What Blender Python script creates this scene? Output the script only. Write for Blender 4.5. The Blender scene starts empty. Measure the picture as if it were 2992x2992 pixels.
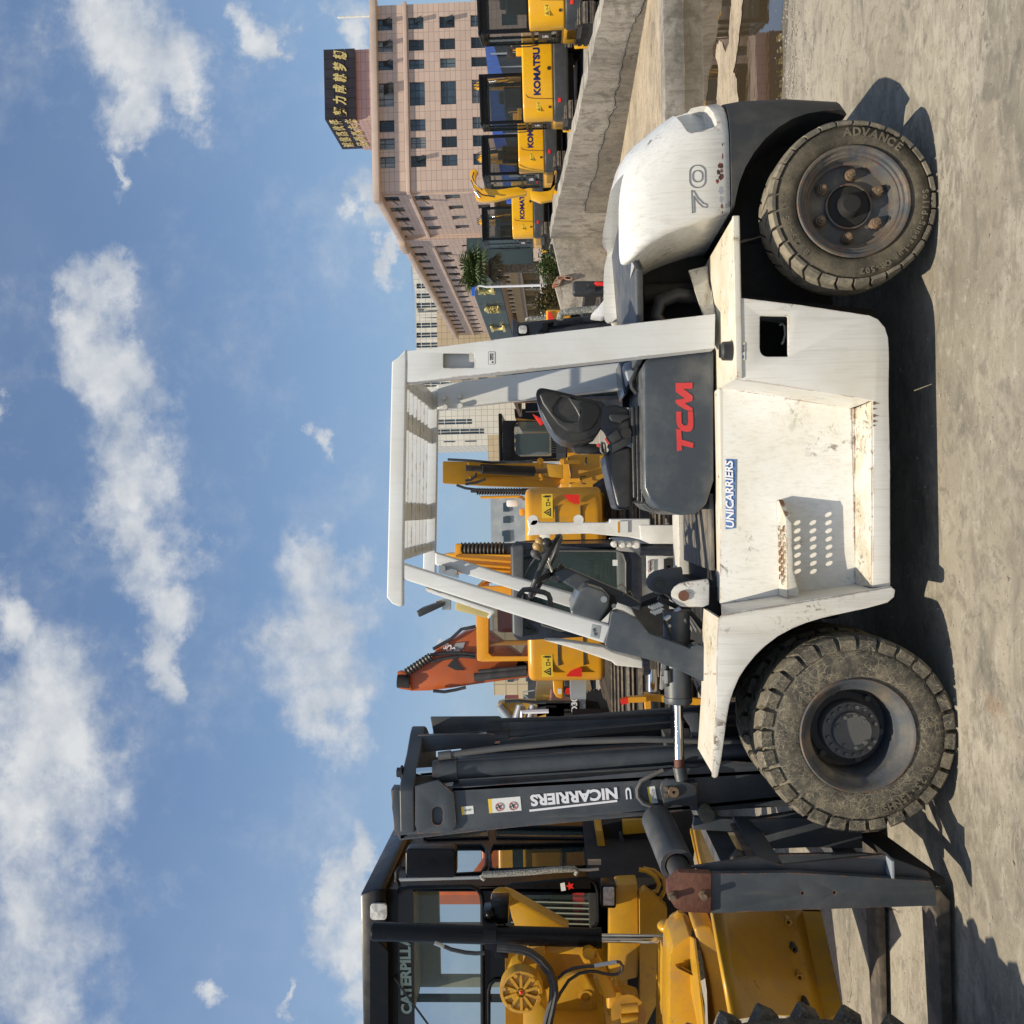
import bpy, bmesh, math, random
from mathutils import Vector, Matrix
from mathutils.geometry import tessellate_polygon
random.seed(7)
C = bpy.context.scene
R = math.radians

# ------------------------------------------------------------------ camera
CZ, F_PX, PITCH, ROLL = 1.66, 2766.0, R(2.57), 0.020
_F = Vector((0, math.cos(PITCH), math.sin(PITCH)))
_R0, _U0 = Vector((1, 0, 0)), Vector((0, -math.sin(PITCH), math.cos(PITCH)))
_RR = math.cos(ROLL)*_R0 - math.sin(ROLL)*_U0
_UU = math.sin(ROLL)*_R0 + math.cos(ROLL)*_U0
cam_d = bpy.data.cameras.new('camera')
cam = bpy.data.objects.new('camera', cam_d)
C.collection.objects.link(cam)
mx = Matrix((-_UU, _RR, -_F)).transposed().to_4x4()
mx.translation = Vector((0, 0, CZ))
cam.matrix_world = mx
cam_d.sensor_width = 36.0
cam_d.lens = 36.0*F_PX/2992.0
cam_d.clip_start, cam_d.clip_end = 0.1, 3000
C.camera = cam
CP = Vector((0, 0, CZ))

def ray(X, Y):                       # direction of a point of the photograph (the camera stands on its side)
    return _F + _RR*((2992.0-Y-1496.0)/F_PX) + _UU*((1496.0-X)/F_PX)
def W(X, Y, y):                      # that point at y metres in front of the camera
    d = ray(X, Y)
    return CP + d*(y/d.y)
def GZ(X, Y, z=0.035):                 # that point on a level z
    d = ray(X, Y)
    return CP + d*((z-CZ)/d.z)
ZO = dict(A=(900, 0, 2.415), B=(1100, 700, 2.415), C=(1100, 1300, 2.415), D=(1700, 0, 2.415), E=(1900, 200, 1.932),
          F=(1700, 1000, 1.932), G=(1900, 1700, 1.932), H=(1900, 2100, 1.769), I=(1000, 2000, 1.9476), J=(1050, 1980, 3.22),
          K=(1600, 1980, 3.22), L=(1050, 2392, 3.22), M=(1600, 2392, 3.22), N=(1650, 1550, 3.864), O=(1350, 700, 4.83),
          Q=(1360, 1050, 3.864), R=(1400, 1950, 3.45), S=(1700, 750, 3.864), U=(1120, 1000, 2.1467), V=(930, 120, 5.855),
          X=(0, 0, 1.0), T=(1870, 993, 1.245), P=(0, 0, 0.64572))
def w(t, x, yy, y):
    o = ZO[t]
    return W(o[0]+x/o[2], o[1]+yy/o[2], y)
def ws(t, y, pts):
    return [w(t, p[0], p[1], y) for p in pts]

# ------------------------------------------------------------------ world: sky with clouds
world = bpy.data.worlds.new("World")
C.world = world
world.use_nodes = True
wt = world.node_tree
for n in list(wt.nodes): wt.nodes.remove(n)

class NT:
    def __init__(s, tree): s.t = tree
    def n(s, typ, **kw):
        nd = s.t.nodes.new(typ)
        for k, v in kw.items():
            if k.startswith('i_'):
                key = k[2:]
                key = int(key) if key.isdigit() else key.replace('_', ' ')
                sock = nd.inputs[key]
                if hasattr(v, 'bl_rna') and isinstance(v, bpy.types.NodeSocket): s.t.links.new(v, sock)
                else: sock.default_value = v
            else: setattr(nd, k, v)
        return nd
    def m(s, op, a, b=None, c=None, clamp=False):
        nd = s.t.nodes.new('ShaderNodeMath'); nd.operation = op; nd.use_clamp = clamp
        for i, v in enumerate((a, b, c)):
            if v is None: continue
            if isinstance(v, bpy.types.NodeSocket): s.t.links.new(v, nd.inputs[i])
            else: nd.inputs[i].default_value = v
        return nd.outputs[0]
    def v(s, op, a, b=None):
        nd = s.t.nodes.new('ShaderNodeVectorMath'); nd.operation = op
        for i, x in enumerate((a, b)):
            if x is None: continue
            if isinstance(x, bpy.types.NodeSocket): s.t.links.new(x, nd.inputs[i])
            else: nd.inputs[i].default_value = x
        return nd.outputs[0]
    def noise(s, vec, scale, detail=4, rough=0.55, dist=0.0):
        nd = s.n('ShaderNodeTexNoise'); nd.inputs['Scale'].default_value = scale; nd.inputs['Detail'].default_value = detail
        nd.inputs['Roughness'].default_value = rough; nd.inputs['Distortion'].default_value = dist
        if vec is not None: s.t.links.new(vec, nd.inputs['Vector'])
        return nd.outputs['Fac']
    def ramp(s, fac, lo, hi, a=0.0, b=1.0, smooth=True):
        nd = s.n('ShaderNodeMapRange'); nd.interpolation_type = 'SMOOTHSTEP' if smooth else 'LINEAR'
        s.t.links.new(fac, nd.inputs['Value'])
        nd.inputs['From Min'].default_value = lo; nd.inputs['From Max'].default_value = hi
        nd.inputs['To Min'].default_value = a; nd.inputs['To Max'].default_value = b
        return nd.outputs['Result']
    def mix(s, fac, a, b, blend='MIX'):
        nd = s.n('ShaderNodeMix', data_type='RGBA', blend_type=blend)
        for sock, v in ((nd.inputs['Factor'], fac), (nd.inputs['A'], a), (nd.inputs['B'], b)):
            if isinstance(v, bpy.types.NodeSocket): s.t.links.new(v, sock)
            else: sock.default_value = v if not isinstance(v, tuple) else (v[0], v[1], v[2], 1)
        return nd.outputs['Result']

k = NT(wt)
SUN_TO = Vector((-0.27, -0.375, 1.0)).normalized()          # towards the sun
sky = k.n('ShaderNodeTexSky', sky_type='NISHITA', sun_disc=False)
sky.sun_elevation = math.asin(SUN_TO.z)
sky.sun_rotation = math.atan2(SUN_TO.x, SUN_TO.y)
sky.air_density, sky.dust_density, sky.ozone_density = 1.0, 1.6, 1.6
tc = k.n('ShaderNodeTexCoord').outputs['Generated']
sep = k.n('ShaderNodeSeparateXYZ'); wt.links.new(tc, sep.inputs[0])
yy = k.m('MAXIMUM', sep.outputs[1], 0.05)
com = k.n('ShaderNodeCombineXYZ')
wt.links.new(k.m('DIVIDE', sep.outputs[0], yy), com.inputs[0]); wt.links.new(k.m('DIVIDE', sep.outputs[2], yy), com.inputs[1])
warp = k.n('ShaderNodeTexNoise'); warp.inputs['Scale'].default_value = 9; warp.inputs['Detail'].default_value = 8; warp.inputs['Roughness'].default_value = 0.62
wt.links.new(com.outputs[0], warp.inputs['Vector'])
wv = k.v('SCALE', k.v('SUBTRACT', warp.outputs['Color'], (0.5, 0.5, 0.5)), None); wv.node.inputs['Scale'].default_value = 0.20
p2 = k.v('ADD', com.outputs[0], wv)
blobs = [(165,520,65,80),(150,600,70,90),(185,700,95,110),(235,820,110,120),(265,930,100,110),(300,1030,75,100),(290,1130,62,95),(285,1225,52,75),
         (215,60,115,120),(300,110,120,120),(250,200,85,60),(350,170,50,60),(490,50,45,75),(510,100,22,40),(625,60,40,75),
         (600,1090,92,72),(590,1170,125,92),(615,1260,130,95),(600,1350,98,66),(655,1320,60,70),
         (30,1180,60,85),(65,1320,125,135),(120,1420,115,100),(60,1530,160,165),(70,1720,150,160),(45,1880,150,155),
         (620,1690,50,85),(660,1620,35,70),(655,1790,70,90),(670,1890,55,90),(345,1845,38,34),(600,835,24,36),(715,395,30,70),(28,765,26,26),(530,1880,18,50),(745,470,22,40),(235,300,26,40)]
field = None
for (bx, by, rx, ry) in blobs:
    d = ray(bx*1.5487, by*1.5487); d = d/d.y
    mp = k.n('ShaderNodeMapping', vector_type='TEXTURE')
    mp.inputs['Location'].default_value = (d.x, d.z, 0)
    mp.inputs['Scale'].default_value = (ry*1.5487/F_PX*1.50, rx*1.5487/F_PX*1.46, 1)
    wt.links.new(p2, mp.inputs['Vector'])
    ln = k.n('ShaderNodeVectorMath', operation='LENGTH'); wt.links.new(mp.outputs[0], ln.inputs[0])
    v1 = k.m('SUBTRACT', 1.0, ln.outputs['Value'], clamp=True)
    field = v1 if field is None else k.m('SMOOTH_MAX', field, v1, 0.25)
front = k.ramp(sep.outputs[1], 0.25, 0.5)
gen = k.ramp(k.noise(tc, 2.6, 8, 0.6), 0.52, 0.72)          # clouds go on in the rest of the sky
fld = k.m('ADD', k.m('MULTIPLY', field, front), k.m('MULTIPLY', k.m('MULTIPLY', gen, 0.7), k.m('SUBTRACT', 1.0, front)))
nz = k.m('ADD', k.m('MULTIPLY', k.noise(com.outputs[0], 7, 9, 0.6), 0.75), k.m('MULTIPLY', k.noise(p2, 26, 7, 0.62), 0.25))
gate = k.ramp(fld, 0.0, 0.30)
dens = k.ramp(k.m('ADD', fld, k.m('MULTIPLY', k.m('MULTIPLY', k.m('SUBTRACT', nz, 0.5), 1.85), gate)), 0.08, 0.90)
dens = k.m('MULTIPLY', dens, 0.90)
thin = k.m('MULTIPLY', k.ramp(k.noise(com.outputs[0], 1.9, 4, 0.5), 0.38, 0.75), 0.10)
dens = k.m('MAXIMUM', dens, thin)
offs = k.v('ADD', com.outputs[0], (-0.010, 0.030, 0.0))
nz_up = k.noise(offs, 7, 9, 0.6); nz_dn = k.noise(com.outputs[0], 7, 9, 0.6)
relief = k.m('MULTIPLY', k.m('SUBTRACT', nz_dn, nz_up), 3.2)
shade = k.m('ADD', k.m('ADD', k.m('MULTIPLY', k.ramp(k.noise(p2, 4.0, 5, 0.55), 0.35, 0.65), 0.45), 0.30), relief, clamp=True)
ccol = k.mix(shade, (4.9, 5.5, 6.4), (8.9, 9.0, 9.0))
low = k.ramp(sep.outputs[2], -0.02, 0.45, 0.45, 0.06)        # paler air near the horizon
skyc = k.mix(low, k.mix(1.0, sky.outputs[0], (1.16, 1.30, 1.42), 'MULTIPLY'), (3.5, 4.9, 7.2))
final = k.mix(dens, skyc, ccol)
bg = k.n('ShaderNodeBackground'); bg.inputs['Strength'].default_value = 0.085
wt.links.new(final, bg.inputs['Color'])
wo = k.n('ShaderNodeOutputWorld'); wt.links.new(bg.outputs[0], wo.inputs[0])

# ------------------------------------------------------------------ sun and exposure
sd = bpy.data.lights.new('sun', 'SUN'); sd.energy = 5.0; sd.angle = R(0.53); sd.color = (1.0, 0.90, 0.72)
sun = bpy.data.objects.new('sun', sd); C.collection.objects.link(sun)
sun.rotation_mode = 'QUATERNION'; sun.rotation_quaternion = SUN_TO.to_track_quat('Z', 'Y')
sun.location = (0, 0, 30)
C.view_settings.view_transform = 'Standard'; C.view_settings.look = 'None'
C.view_settings.gamma = 1; C.view_settings.exposure = 0.06; C.view_settings.use_curve_mapping = False
C.cycles.max_bounces = 6; C.cycles.diffuse_bounces = 3; C.cycles.glossy_bounces = 3
C.cycles.transmission_bounces = 6; C.cycles.transparent_max_bounces = 8
C.cycles.use_denoising = True

# ------------------------------------------------------------------ mesh helpers
OFF = {}
class MB:
    def __init__(s): s.bm = bmesh.new()
    def extr(s, pts, vec, holes=()):
        vec = Vector(vec); loops = [list(pts)]+[list(h) for h in holes]
        flat, rings = [], []
        for lp in loops:
            a = [s.bm.verts.new(Vector(p)) for p in lp]; b = [s.bm.verts.new(Vector(p)+vec) for p in lp]
            rings.append((a, b))
        fa = [v for a, b in rings for v in a]; fb = [v for a, b in rings for v in b]
        if not holes:
            s.bm.faces.new(fa)
            s.bm.faces.new(list(reversed(fb)))
        else:
            for t in tessellate_polygon([[Vector(p) for p in lp] for lp in loops]):
                try:
                    s.bm.faces.new([fa[i] for i in t]); s.bm.faces.new([fb[i] for i in reversed(t)])
                except ValueError: pass
        for a, b in rings:
            n = len(a)
            for i in range(n):
                j = (i+1) % n
                try: s.bm.faces.new([a[i], b[i], b[j], a[j]])
                except ValueError: pass
        return s
    def xz(s, pts, y1, holes=()):      # polygon standing in the xz plane at its own y, thickened to y1
        return s.extr(pts, (0, y1-pts[0][1], 0), holes)
    def box(s, c, d, rot=None):
        m = Matrix.Translation(Vector(c))
        if rot is not None: m = m @ rot.to_4x4()
        bmesh.ops.create_cube(s.bm, size=1, matrix=m @ Matrix.Diagonal((d[0], d[1], d[2], 1)))
        return s
    def bar(s, p0, p1, a, b, up=(0, 0, 1)):   # box beam between two points, a wide (side), b high (towards up)
        p0, p1 = Vector(p0), Vector(p1); z = (p1-p0); L = z.length; z.normalize()
        x = Vector(up).cross(z)
        if x.length < 1e-4: x = Vector((1, 0, 0)).cross(z)
        x.normalize(); y = z.cross(x)
        return s.box((p0+p1)/2, (a, b, L), Matrix((x, y, z)).transposed())
    def cyl(s, p0, p1, r0, r1=None, n=16):
        p0, p1 = Vector(p0), Vector(p1); r1 = r0 if r1 is None else r1
        d = p1-p0; q = d.to_track_quat('Z', 'Y').to_matrix()
        A, B = [], []
        for i in range(n):
            a = 2*math.pi*i/n; u = q @ Vector((math.cos(a), math.sin(a), 0))
            A.append(s.bm.verts.new(p0+u*r0)); B.append(s.bm.verts.new(p1+u*r1))
        for i in range(n):
            j = (i+1) % n; s.bm.faces.new([A[i], A[j], B[j], B[i]])
        s.bm.faces.new(list(reversed(A))); s.bm.faces.new(B)
        return s
    def tube(s, pts, r, n=8, closed=False):
        pts = [Vector(p) for p in pts]; N = len(pts); rings = []
        up = None
        for i, p in enumerate(pts):
            if closed: t = pts[(i+1) % N]-pts[i-1]
            else: t = pts[min(i+1, N-1)]-pts[max(i-1, 0)]
            t.normalize()
            if up is None:
                up = Vector((0, 0, 1)) if abs(t.z) < 0.9 else Vector((1, 0, 0))
            x = up.cross(t); x.normalize(); yv = t.cross(x); up = yv
            rr = r[i] if isinstance(r, (list, tuple)) else r
            rings.append([s.bm.verts.new(p+(x*math.cos(2*math.pi*q/n)+yv*math.sin(2*math.pi*q/n))*rr) for q in range(n)])
        for i in range(N if closed else N-1):
            a, b = rings[i], rings[(i+1) % N]
            for q in range(n): s.bm.faces.new([a[q], a[(q+1) % n], b[(q+1) % n], b[q]])
        if not closed:
            s.bm.faces.new(list(reversed(rings[0]))); s.bm.faces.new(rings[-1])
        return s
    def lathe(s, prof, o, ax=(0, 1, 0), n=48, closed=False):   # prof: (radius, height along axis)
        o = Vector(o); ax = Vector(ax).normalized(); q = ax.to_track_quat('Z', 'Y').to_matrix()
        rings = []
        for (r, h) in prof:
            if r < 1e-5: rings.append([s.bm.verts.new(o+ax*h)])
            else: rings.append([s.bm.verts.new(o+ax*h+q @ Vector((math.cos(2*math.pi*i/n)*r, math.sin(2*math.pi*i/n)*r, 0))) for i in range(n)])
        prs = list(zip(rings, rings[1:]))
        if closed: prs.append((rings[-1], rings[0]))
        for a, b in prs:
            for i in range(n):
                j = (i+1) % n
                if len(a) == 1 and len(b) == 1: continue
                if len(a) == 1: s.bm.faces.new([a[0], b[j], b[i]])
                elif len(b) == 1: s.bm.faces.new([a[i], a[j], b[0]])
                else: s.bm.faces.new([a[i], a[j], b[j], b[i]])
        return s
    def sph(s, c, r, sc=(1, 1, 1), sub=2):
        bmesh.ops.create_icosphere(s.bm, subdivisions=sub, radius=r, matrix=Matrix.Translation(Vector(c)) @ Matrix.Diagonal((sc[0], sc[1], sc[2], 1)))
        return s
    def loft(s, rings, cap=True):
        vr = [[s.bm.verts.new(Vector(p)) for p in rg] for rg in rings]; n = len(vr[0])
        for a, b in zip(vr, vr[1:]):
            for i in range(n): s.bm.faces.new([a[i], a[(i+1) % n], b[(i+1) % n], b[i]])
        if cap: s.bm.faces.new(list(reversed(vr[0]))); s.bm.faces.new(vr[-1])
        return s
    def quad(s, *p):
        s.bm.faces.new([s.bm.verts.new(Vector(q)) for q in p]); return s
    def build(s, name, mat, parent=None, bevel=0, seg=2, smooth=38, kind=None, loc=None):
        bm = s.bm
        bmesh.ops.recalc_face_normals(bm, faces=bm.faces[:])
        if bevel:
            ed = [e for e in bm.edges if len(e.link_faces) == 2 and e.calc_face_angle(0) > R(28)]
            try: bmesh.ops.bevel(bm, geom=ed, offset=bevel, segments=seg, affect='EDGES', clamp_overlap=True, profile=0.6)
            except Exception: pass
        off = OFF[parent.name] if parent is not None else Vector(loc or (0, 0, 0))
        if off.length: bmesh.ops.translate(bm, verts=bm.verts[:], vec=-off)
        me = bpy.data.meshes.new(name); bm.to_mesh(me); bm.free()
        if mat is not None: me.materials.append(mat)
        if smooth:
            me.shade_smooth(); me.set_sharp_from_angle(angle=R(smooth))
        o = bpy.data.objects.new(name, me); C.collection.objects.link(o)
        if parent is not None: o.parent = parent
        else: o.location = off
        OFF[o.name] = off
        if kind: o['kind'] = kind
        return o
def tag(o, label, cat, group=None):
    o['label'] = label; o['category'] = cat
    if group: o['group'] = group
    return o
def thing(name, loc, label, cat, group=None):
    o = bpy.data.objects.new(name, None); C.collection.objects.link(o); o.location = loc; o.empty_display_size = 0.3
    OFF[o.name] = Vector(loc)
    return tag(o, label, cat, group)
def sub(name, parent):              # an Empty that gathers sub-parts
    o = bpy.data.objects.new(name, None); C.collection.objects.link(o); o.parent = parent; OFF[o.name] = OFF[parent.name]
    return o
def copy_tree(o, parent=None):
    c = o.copy(); C.collection.objects.link(c); c.parent = parent; OFF[c.name] = OFF[o.name]
    for ch in list(o.children): copy_tree(ch, c)
    return c
def cut(o, mb):                     # carve the shape mb out of o, for good
    bmesh.ops.recalc_face_normals(mb.bm, faces=mb.bm.faces[:])
    bmesh.ops.translate(mb.bm, verts=mb.bm.verts[:], vec=-OFF[o.name])
    me = bpy.data.meshes.new('cutter'); mb.bm.to_mesh(me); mb.bm.free()
    t = bpy.data.objects.new('cutter', me); C.collection.objects.link(t); t.parent = o.parent
    md = o.modifiers.new('cut', 'BOOLEAN'); md.operation = 'DIFFERENCE'; md.object = t; md.solver = 'EXACT'
    dg = bpy.context.evaluated_depsgraph_get()
    new = bpy.data.meshes.new_from_object(o.evaluated_get(dg))
    o.modifiers.clear(); o.data = new
    new.shade_smooth(); new.set_sharp_from_angle(angle=R(38))
    bpy.data.objects.remove(t)
def txt_mesh(s, bold=0.0, spacing=1.0, shear=0.0, ext=0.0):
    cu = bpy.data.curves.new('t', 'FONT'); cu.body = s; cu.size = 1; cu.offset = bold; cu.space_character = spacing; cu.shear = shear
    cu.extrude = ext; cu.resolution_u = 3
    ob = bpy.data.objects.new('t', cu); C.collection.objects.link(ob)
    dg = bpy.context.evaluated_depsgraph_get()
    me = bpy.data.meshes.new_from_object(ob.evaluated_get(dg))
    bpy.data.objects.remove(ob); bpy.data.curves.remove(cu)
    return me
def text(name, s, mat, parent, o, xd, up, width, height, bold=0.0, shear=0.0, depth=0.002, spacing=1.0):
    """lettering fitted to width x height, its lower left corner at o"""
    me = txt_mesh(s, bold, spacing, shear, 0.5)
    xs = [v.co.x for v in me.vertices]; ys = [v.co.y for v in me.vertices]
    x0, x1, y0, y1 = min(xs), max(xs), min(ys), max(ys)
    xd, up = Vector(xd).normalized(), Vector(up).normalized(); nn = xd.cross(up)
    off = OFF[parent.name] if parent is not None else Vector((0, 0, 0))
    for v in me.vertices:
        c = v.co
        v.co = Vector(o)+xd*((c.x-x0)/(x1-x0)*width)+up*((c.y-y0)/(y1-y0)*height)+nn*((c.z+0.5)*depth)-off
    me.materials.clear(); me.materials.append(mat); me.name = name
    ob = bpy.data.objects.new(name, me); C.collection.objects.link(ob); ob.parent = parent; OFF[ob.name] = off
    return ob
def arc_text(name, s, mat, parent, c, r, a0, step, size, depth=0.004, flip=False):
    """raised letters round a wheel facing -y; angle measured from +x towards +z"""
    bm = bmesh.new()
    for i, ch in enumerate(s):
        if ch == ' ': continue
        me = txt_mesh(ch, 0.03, 1.0, 0, 0.5); a = a0+i*step
        rad = Vector((math.cos(a), 0, math.sin(a))); tan = Vector((math.sin(a), 0, -math.cos(a)))
        if flip: rad, tan = -rad, -tan
        wd = max(v.co.x for v in me.vertices) or 0.5
        for v in me.vertices:
            q = v.co.copy()
            v.co = Vector(c)+Vector((math.cos(a), 0, math.sin(a)))*r+tan*((q.x-wd/2)*size)+rad*((q.y-0.35)*size)+Vector((0, -1, 0))*((q.z+0.5)*depth)-OFF[parent.name]
        bm.from_mesh(me)
    me = bpy.data.meshes.new(name); bm.to_mesh(me); bm.free(); me.materials.append(mat)
    ob = bpy.data.objects.new(name, me); C.collection.objects.link(ob); ob.parent = parent; OFF[ob.name] = OFF[parent.name]
    return ob
def rrect(x0, x1, y0, y1, rad, n=5):
    """rounded rectangle, (a, b) pairs; rad = one radius or four (x1y1, x0y1, x0y0, x1y0)"""
    rr = rad if isinstance(rad, (list, tuple)) else [rad]*4
    out = []
    for (cx, cy, a, r) in ((x1, y1, 0, rr[0]), (x0, y1, 90, rr[1]), (x0, y0, 180, rr[2]), (x1, y0, 270, rr[3])):
        sx = -1 if a in (0, 270) else 1; sy = -1 if a in (0, 90) else 1
        for i in range(n+1):
            t = R(a+90*i/n); out.append((cx+sx*r+r*math.cos(t), cy+sy*r+r*math.sin(t)))
    return out

# ------------------------------------------------------------------ materials
def material(name, col, rough=0.5, metal=0.0, spec=0.5, col2=None, mixs=3.0, mixlo=0.4, mixhi=0.65, stretch=(1, 1, 1),
             dust=None, dustamt=0.35, dusts=6.0, rust=0.0, bump=0.0, bumps=60.0, fine=0.0, coat=0.0, edge=0.0, streak=0.0, updust=0.0, web=0.0, scuff=0.0, finestreak=0.0):
    m = bpy.data.materials.new(name); m.use_nodes = True
    t = m.node_tree; q = NT(t); b = t.nodes['Principled BSDF']
    tcn = q.n('ShaderNodeTexCoord').outputs['Object']
    mp = q.n('ShaderNodeMapping'); mp.inputs['Scale'].default_value = stretch; t.links.new(tcn, mp.inputs['Vector']); vec = mp.outputs[0]
    c = q.mix(0.0, tuple(col), tuple(col))
    if col2: c = q.mix(q.ramp(q.noise(vec, mixs, 6, 0.6), mixlo, mixhi), tuple(col), tuple(col2))
    if fine: c = q.mix(q.m('MULTIPLY', q.ramp(q.noise(vec, 180, 3, 0.7), 0.3, 0.7), fine), c, tuple(x*0.45 for x in col))
    if streak:
        ms = q.n('ShaderNodeMapping'); ms.inputs['Scale'].default_value = (14, 14, 0.9); t.links.new(tcn, ms.inputs['Vector'])
        c = q.mix(q.m('MULTIPLY', q.ramp(q.noise(ms.outputs[0], 2.0, 6, 0.65), 0.52, 0.78), streak), c, (0.30, 0.25, 0.17))
    if finestreak:
        ms = q.n('ShaderNodeMapping'); ms.inputs['Scale'].default_value = (42, 42, 1.3); t.links.new(tcn, ms.inputs['Vector'])
        c = q.mix(q.m('MULTIPLY', q.ramp(q.noise(ms.outputs[0], 2.2, 5, 0.7), 0.46, 0.72), finestreak), c, (0.33, 0.29, 0.20))
    if scuff:
        big = q.ramp(q.noise(tcn, 3.4, 4, 0.6), 0.60-0.12*scuff, 0.72-0.12*scuff)
        s1_ = q.ramp(q.noise(tcn, 19, 9, 0.74, 1.6), 0.53, 0.60)
        s2_ = q.ramp(q.noise(tcn, 75, 5, 0.7, 0.8), 0.60, 0.68)
        s3_ = q.ramp(q.noise(tcn, 48, 6, 0.7, 2.5), 0.68, 0.72)
        sm = q.m('MAXIMUM', q.m('MULTIPLY', big, q.m('MAXIMUM', s1_, q.m('MULTIPLY', s2_, 0.8))), q.m('MULTIPLY', s3_, 0.55*scuff))
        c = q.mix(q.m('MULTIPLY', sm, 0.85), c, (0.13, 0.095, 0.06))
    if updust:
        g = q.n('ShaderNodeNewGeometry'); sp = q.n('ShaderNodeSeparateXYZ'); t.links.new(g.outputs['Normal'], sp.inputs[0])
        up = q.m('MULTIPLY', q.ramp(sp.outputs[2], 0.45, 0.9), q.ramp(q.noise(tcn, 9, 6, 0.65), 0.3, 0.65))
        c = q.mix(q.m('MULTIPLY', up, updust), c, tuple(dust or (0.33, 0.28, 0.2)))
    if dust is not None:
        c = q.mix(q.m('MULTIPLY', q.ramp(q.noise(tcn, dusts, 8, 0.68), 0.42, 0.72), q.m('MULTIPLY', q.ramp(q.noise(tcn, 2.3, 4, 0.6), 0.32, 0.62, 0.45, 1.35), dustamt), clamp=True), c, tuple(dust))
    if web:
        nv = q.n('ShaderNodeTexNoise'); nv.inputs['Scale'].default_value = 7; nv.inputs['Detail'].default_value = 4; t.links.new(tcn, nv.inputs['Vector'])
        av = q.v('ADD', tcn, q.v('MULTIPLY', nv.outputs['Color'], (0.12, 0.12, 0.12)))
        acc = None
        for sc, th in ((17, 0.020), (31, 0.04), (52, 0.06)):
            vo = q.n('ShaderNodeTexVoronoi', feature='DISTANCE_TO_EDGE'); vo.inputs['Scale'].default_value = sc; t.links.new(av, vo.inputs['Vector'])
            e = q.ramp(vo.outputs['Distance'], 0.0, th, 1.0, 0.0)
            e = q.m('MULTIPLY', e, q.ramp(q.noise(tcn, sc*0.6, 3, 0.6), 0.42, 0.6))
            acc = e if acc is None else q.m('MAXIMUM', acc, e)
        c = q.mix(q.m('MULTIPLY', acc, web), c, (0.30, 0.26, 0.18))
    ro = None
    if rust or edge:
        rn = q.noise(tcn, 16, 9, 0.7)
        rm = q.ramp(rn, 0.74-rust*0.2, 0.80-rust*0.2) if rust else None
        if edge:
            bv = q.n('ShaderNodeBevel', samples=4); bv.inputs['Radius'].default_value = 0.012
            g2 = q.n('ShaderNodeNewGeometry')
            dt = q.n('ShaderNodeVectorMath', operation='DOT_PRODUCT'); t.links.new(bv.outputs[0], dt.inputs[0]); t.links.new(g2.outputs['Normal'], dt.inputs[1])
            em = q.ramp(dt.outputs['Value'], 0.80, 0.97, 1.0, 0.0)
            em = q.m('MULTIPLY', em, q.ramp(q.noise(tcn, 11, 8, 0.7), 0.60-edge*0.12, 0.66-edge*0.12))
            rm = em if rm is None else q.m('MAXIMUM', rm, em)
        rc = q.mix(q.ramp(q.noise(tcn, 45, 5, 0.6), 0.35, 0.65), (0.10, 0.035, 0.015), (0.27, 0.11, 0.04))
        c = q.mix(rm, c, rc)
        ro = q.m('ADD', rough, q.m('MULTIPLY', rm, 0.35), clamp=True)
    t.links.new(c, b.inputs['Base Color'])
    rv = q.m('ADD', ro if ro is not None else rough, q.m('MULTIPLY', q.m('SUBTRACT', q.noise(tcn, 12, 5, 0.6), 0.5), 0.28 if rough > 0.15 else 0.05), clamp=True)
    t.links.new(rv, b.inputs['Roughness'])
    b.inputs['Metallic'].default_value = metal; b.inputs['Specular IOR Level'].default_value = spec
    if coat: b.inputs['Coat Weight'].default_value = coat; b.inputs['Coat Roughness'].default_value = 0.08
    if bump:
        bn = q.n('ShaderNodeBump'); bn.inputs['Strength'].default_value = bump; bn.inputs['Distance'].default_value = 0.01
        t.links.new(q.noise(vec, bumps, 6, 0.62), bn.inputs['Height']); t.links.new(bn.outputs[0], b.inputs['Normal'])
    return m
M = {}
M['white'] = material('white_paint', (0.70, 0.69, 0.65), 0.36, col2=(0.64, 0.62, 0.55), mixs=2.2, streak=0.30, finestreak=0.26, scuff=0.42, edge=1.0, rust=0.18, updust=0.45, dust=(0.58, 0.46, 0.28), dustamt=0.10, bump=0.05, bumps=25)
M['deckw'] = material('deck_white_paint', (0.68, 0.65, 0.57), 0.5, col2=(0.66, 0.61, 0.49), mixs=3.5, mixlo=0.42, mixhi=0.68, scuff=0.7, edge=1.2, rust=0.6, updust=0.26, dust=(0.56, 0.41, 0.20), bump=0.15, bumps=40)
M['stepw'] = material('step_tread_paint', (0.64, 0.61, 0.54), 0.55, col2=(0.55, 0.48, 0.36), mixs=6, scuff=1.6, edge=1.2, rust=0.5, bump=0.5, bumps=35)
M['cww'] = material('counterweight_white', (0.74, 0.73, 0.69), 0.26, col2=(0.69, 0.67, 0.61), mixs=1.6, streak=0.28, finestreak=0.3, scuff=0.12, edge=0.6, rust=0.08, coat=0.2, bump=0.03, bumps=18)
M['white_clean'] = material('guard_white_paint', (0.68, 0.69, 0.68), 0.33, col2=(0.63, 0.63, 0.60), mixs=3, edge=0.7, rust=0.12, streak=0.14, finestreak=0.12, bump=0.04, bumps=30)
M['white_plain'] = material('loader_white_paint', (0.78, 0.77, 0.73), 0.4, col2=(0.7, 0.68, 0.62), dust=(0.4, 0.34, 0.25), dustamt=0.15)
M['steel'] = material('slate_paint', (0.040, 0.049, 0.060), 0.44, col2=(0.058, 0.067, 0.078), mixs=4, dust=(0.18, 0.16, 0.13), dustamt=0.14, dusts=9, edge=0.9, rust=0.12, streak=0.12, updust=0.4, bump=0.08, bumps=90)
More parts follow.
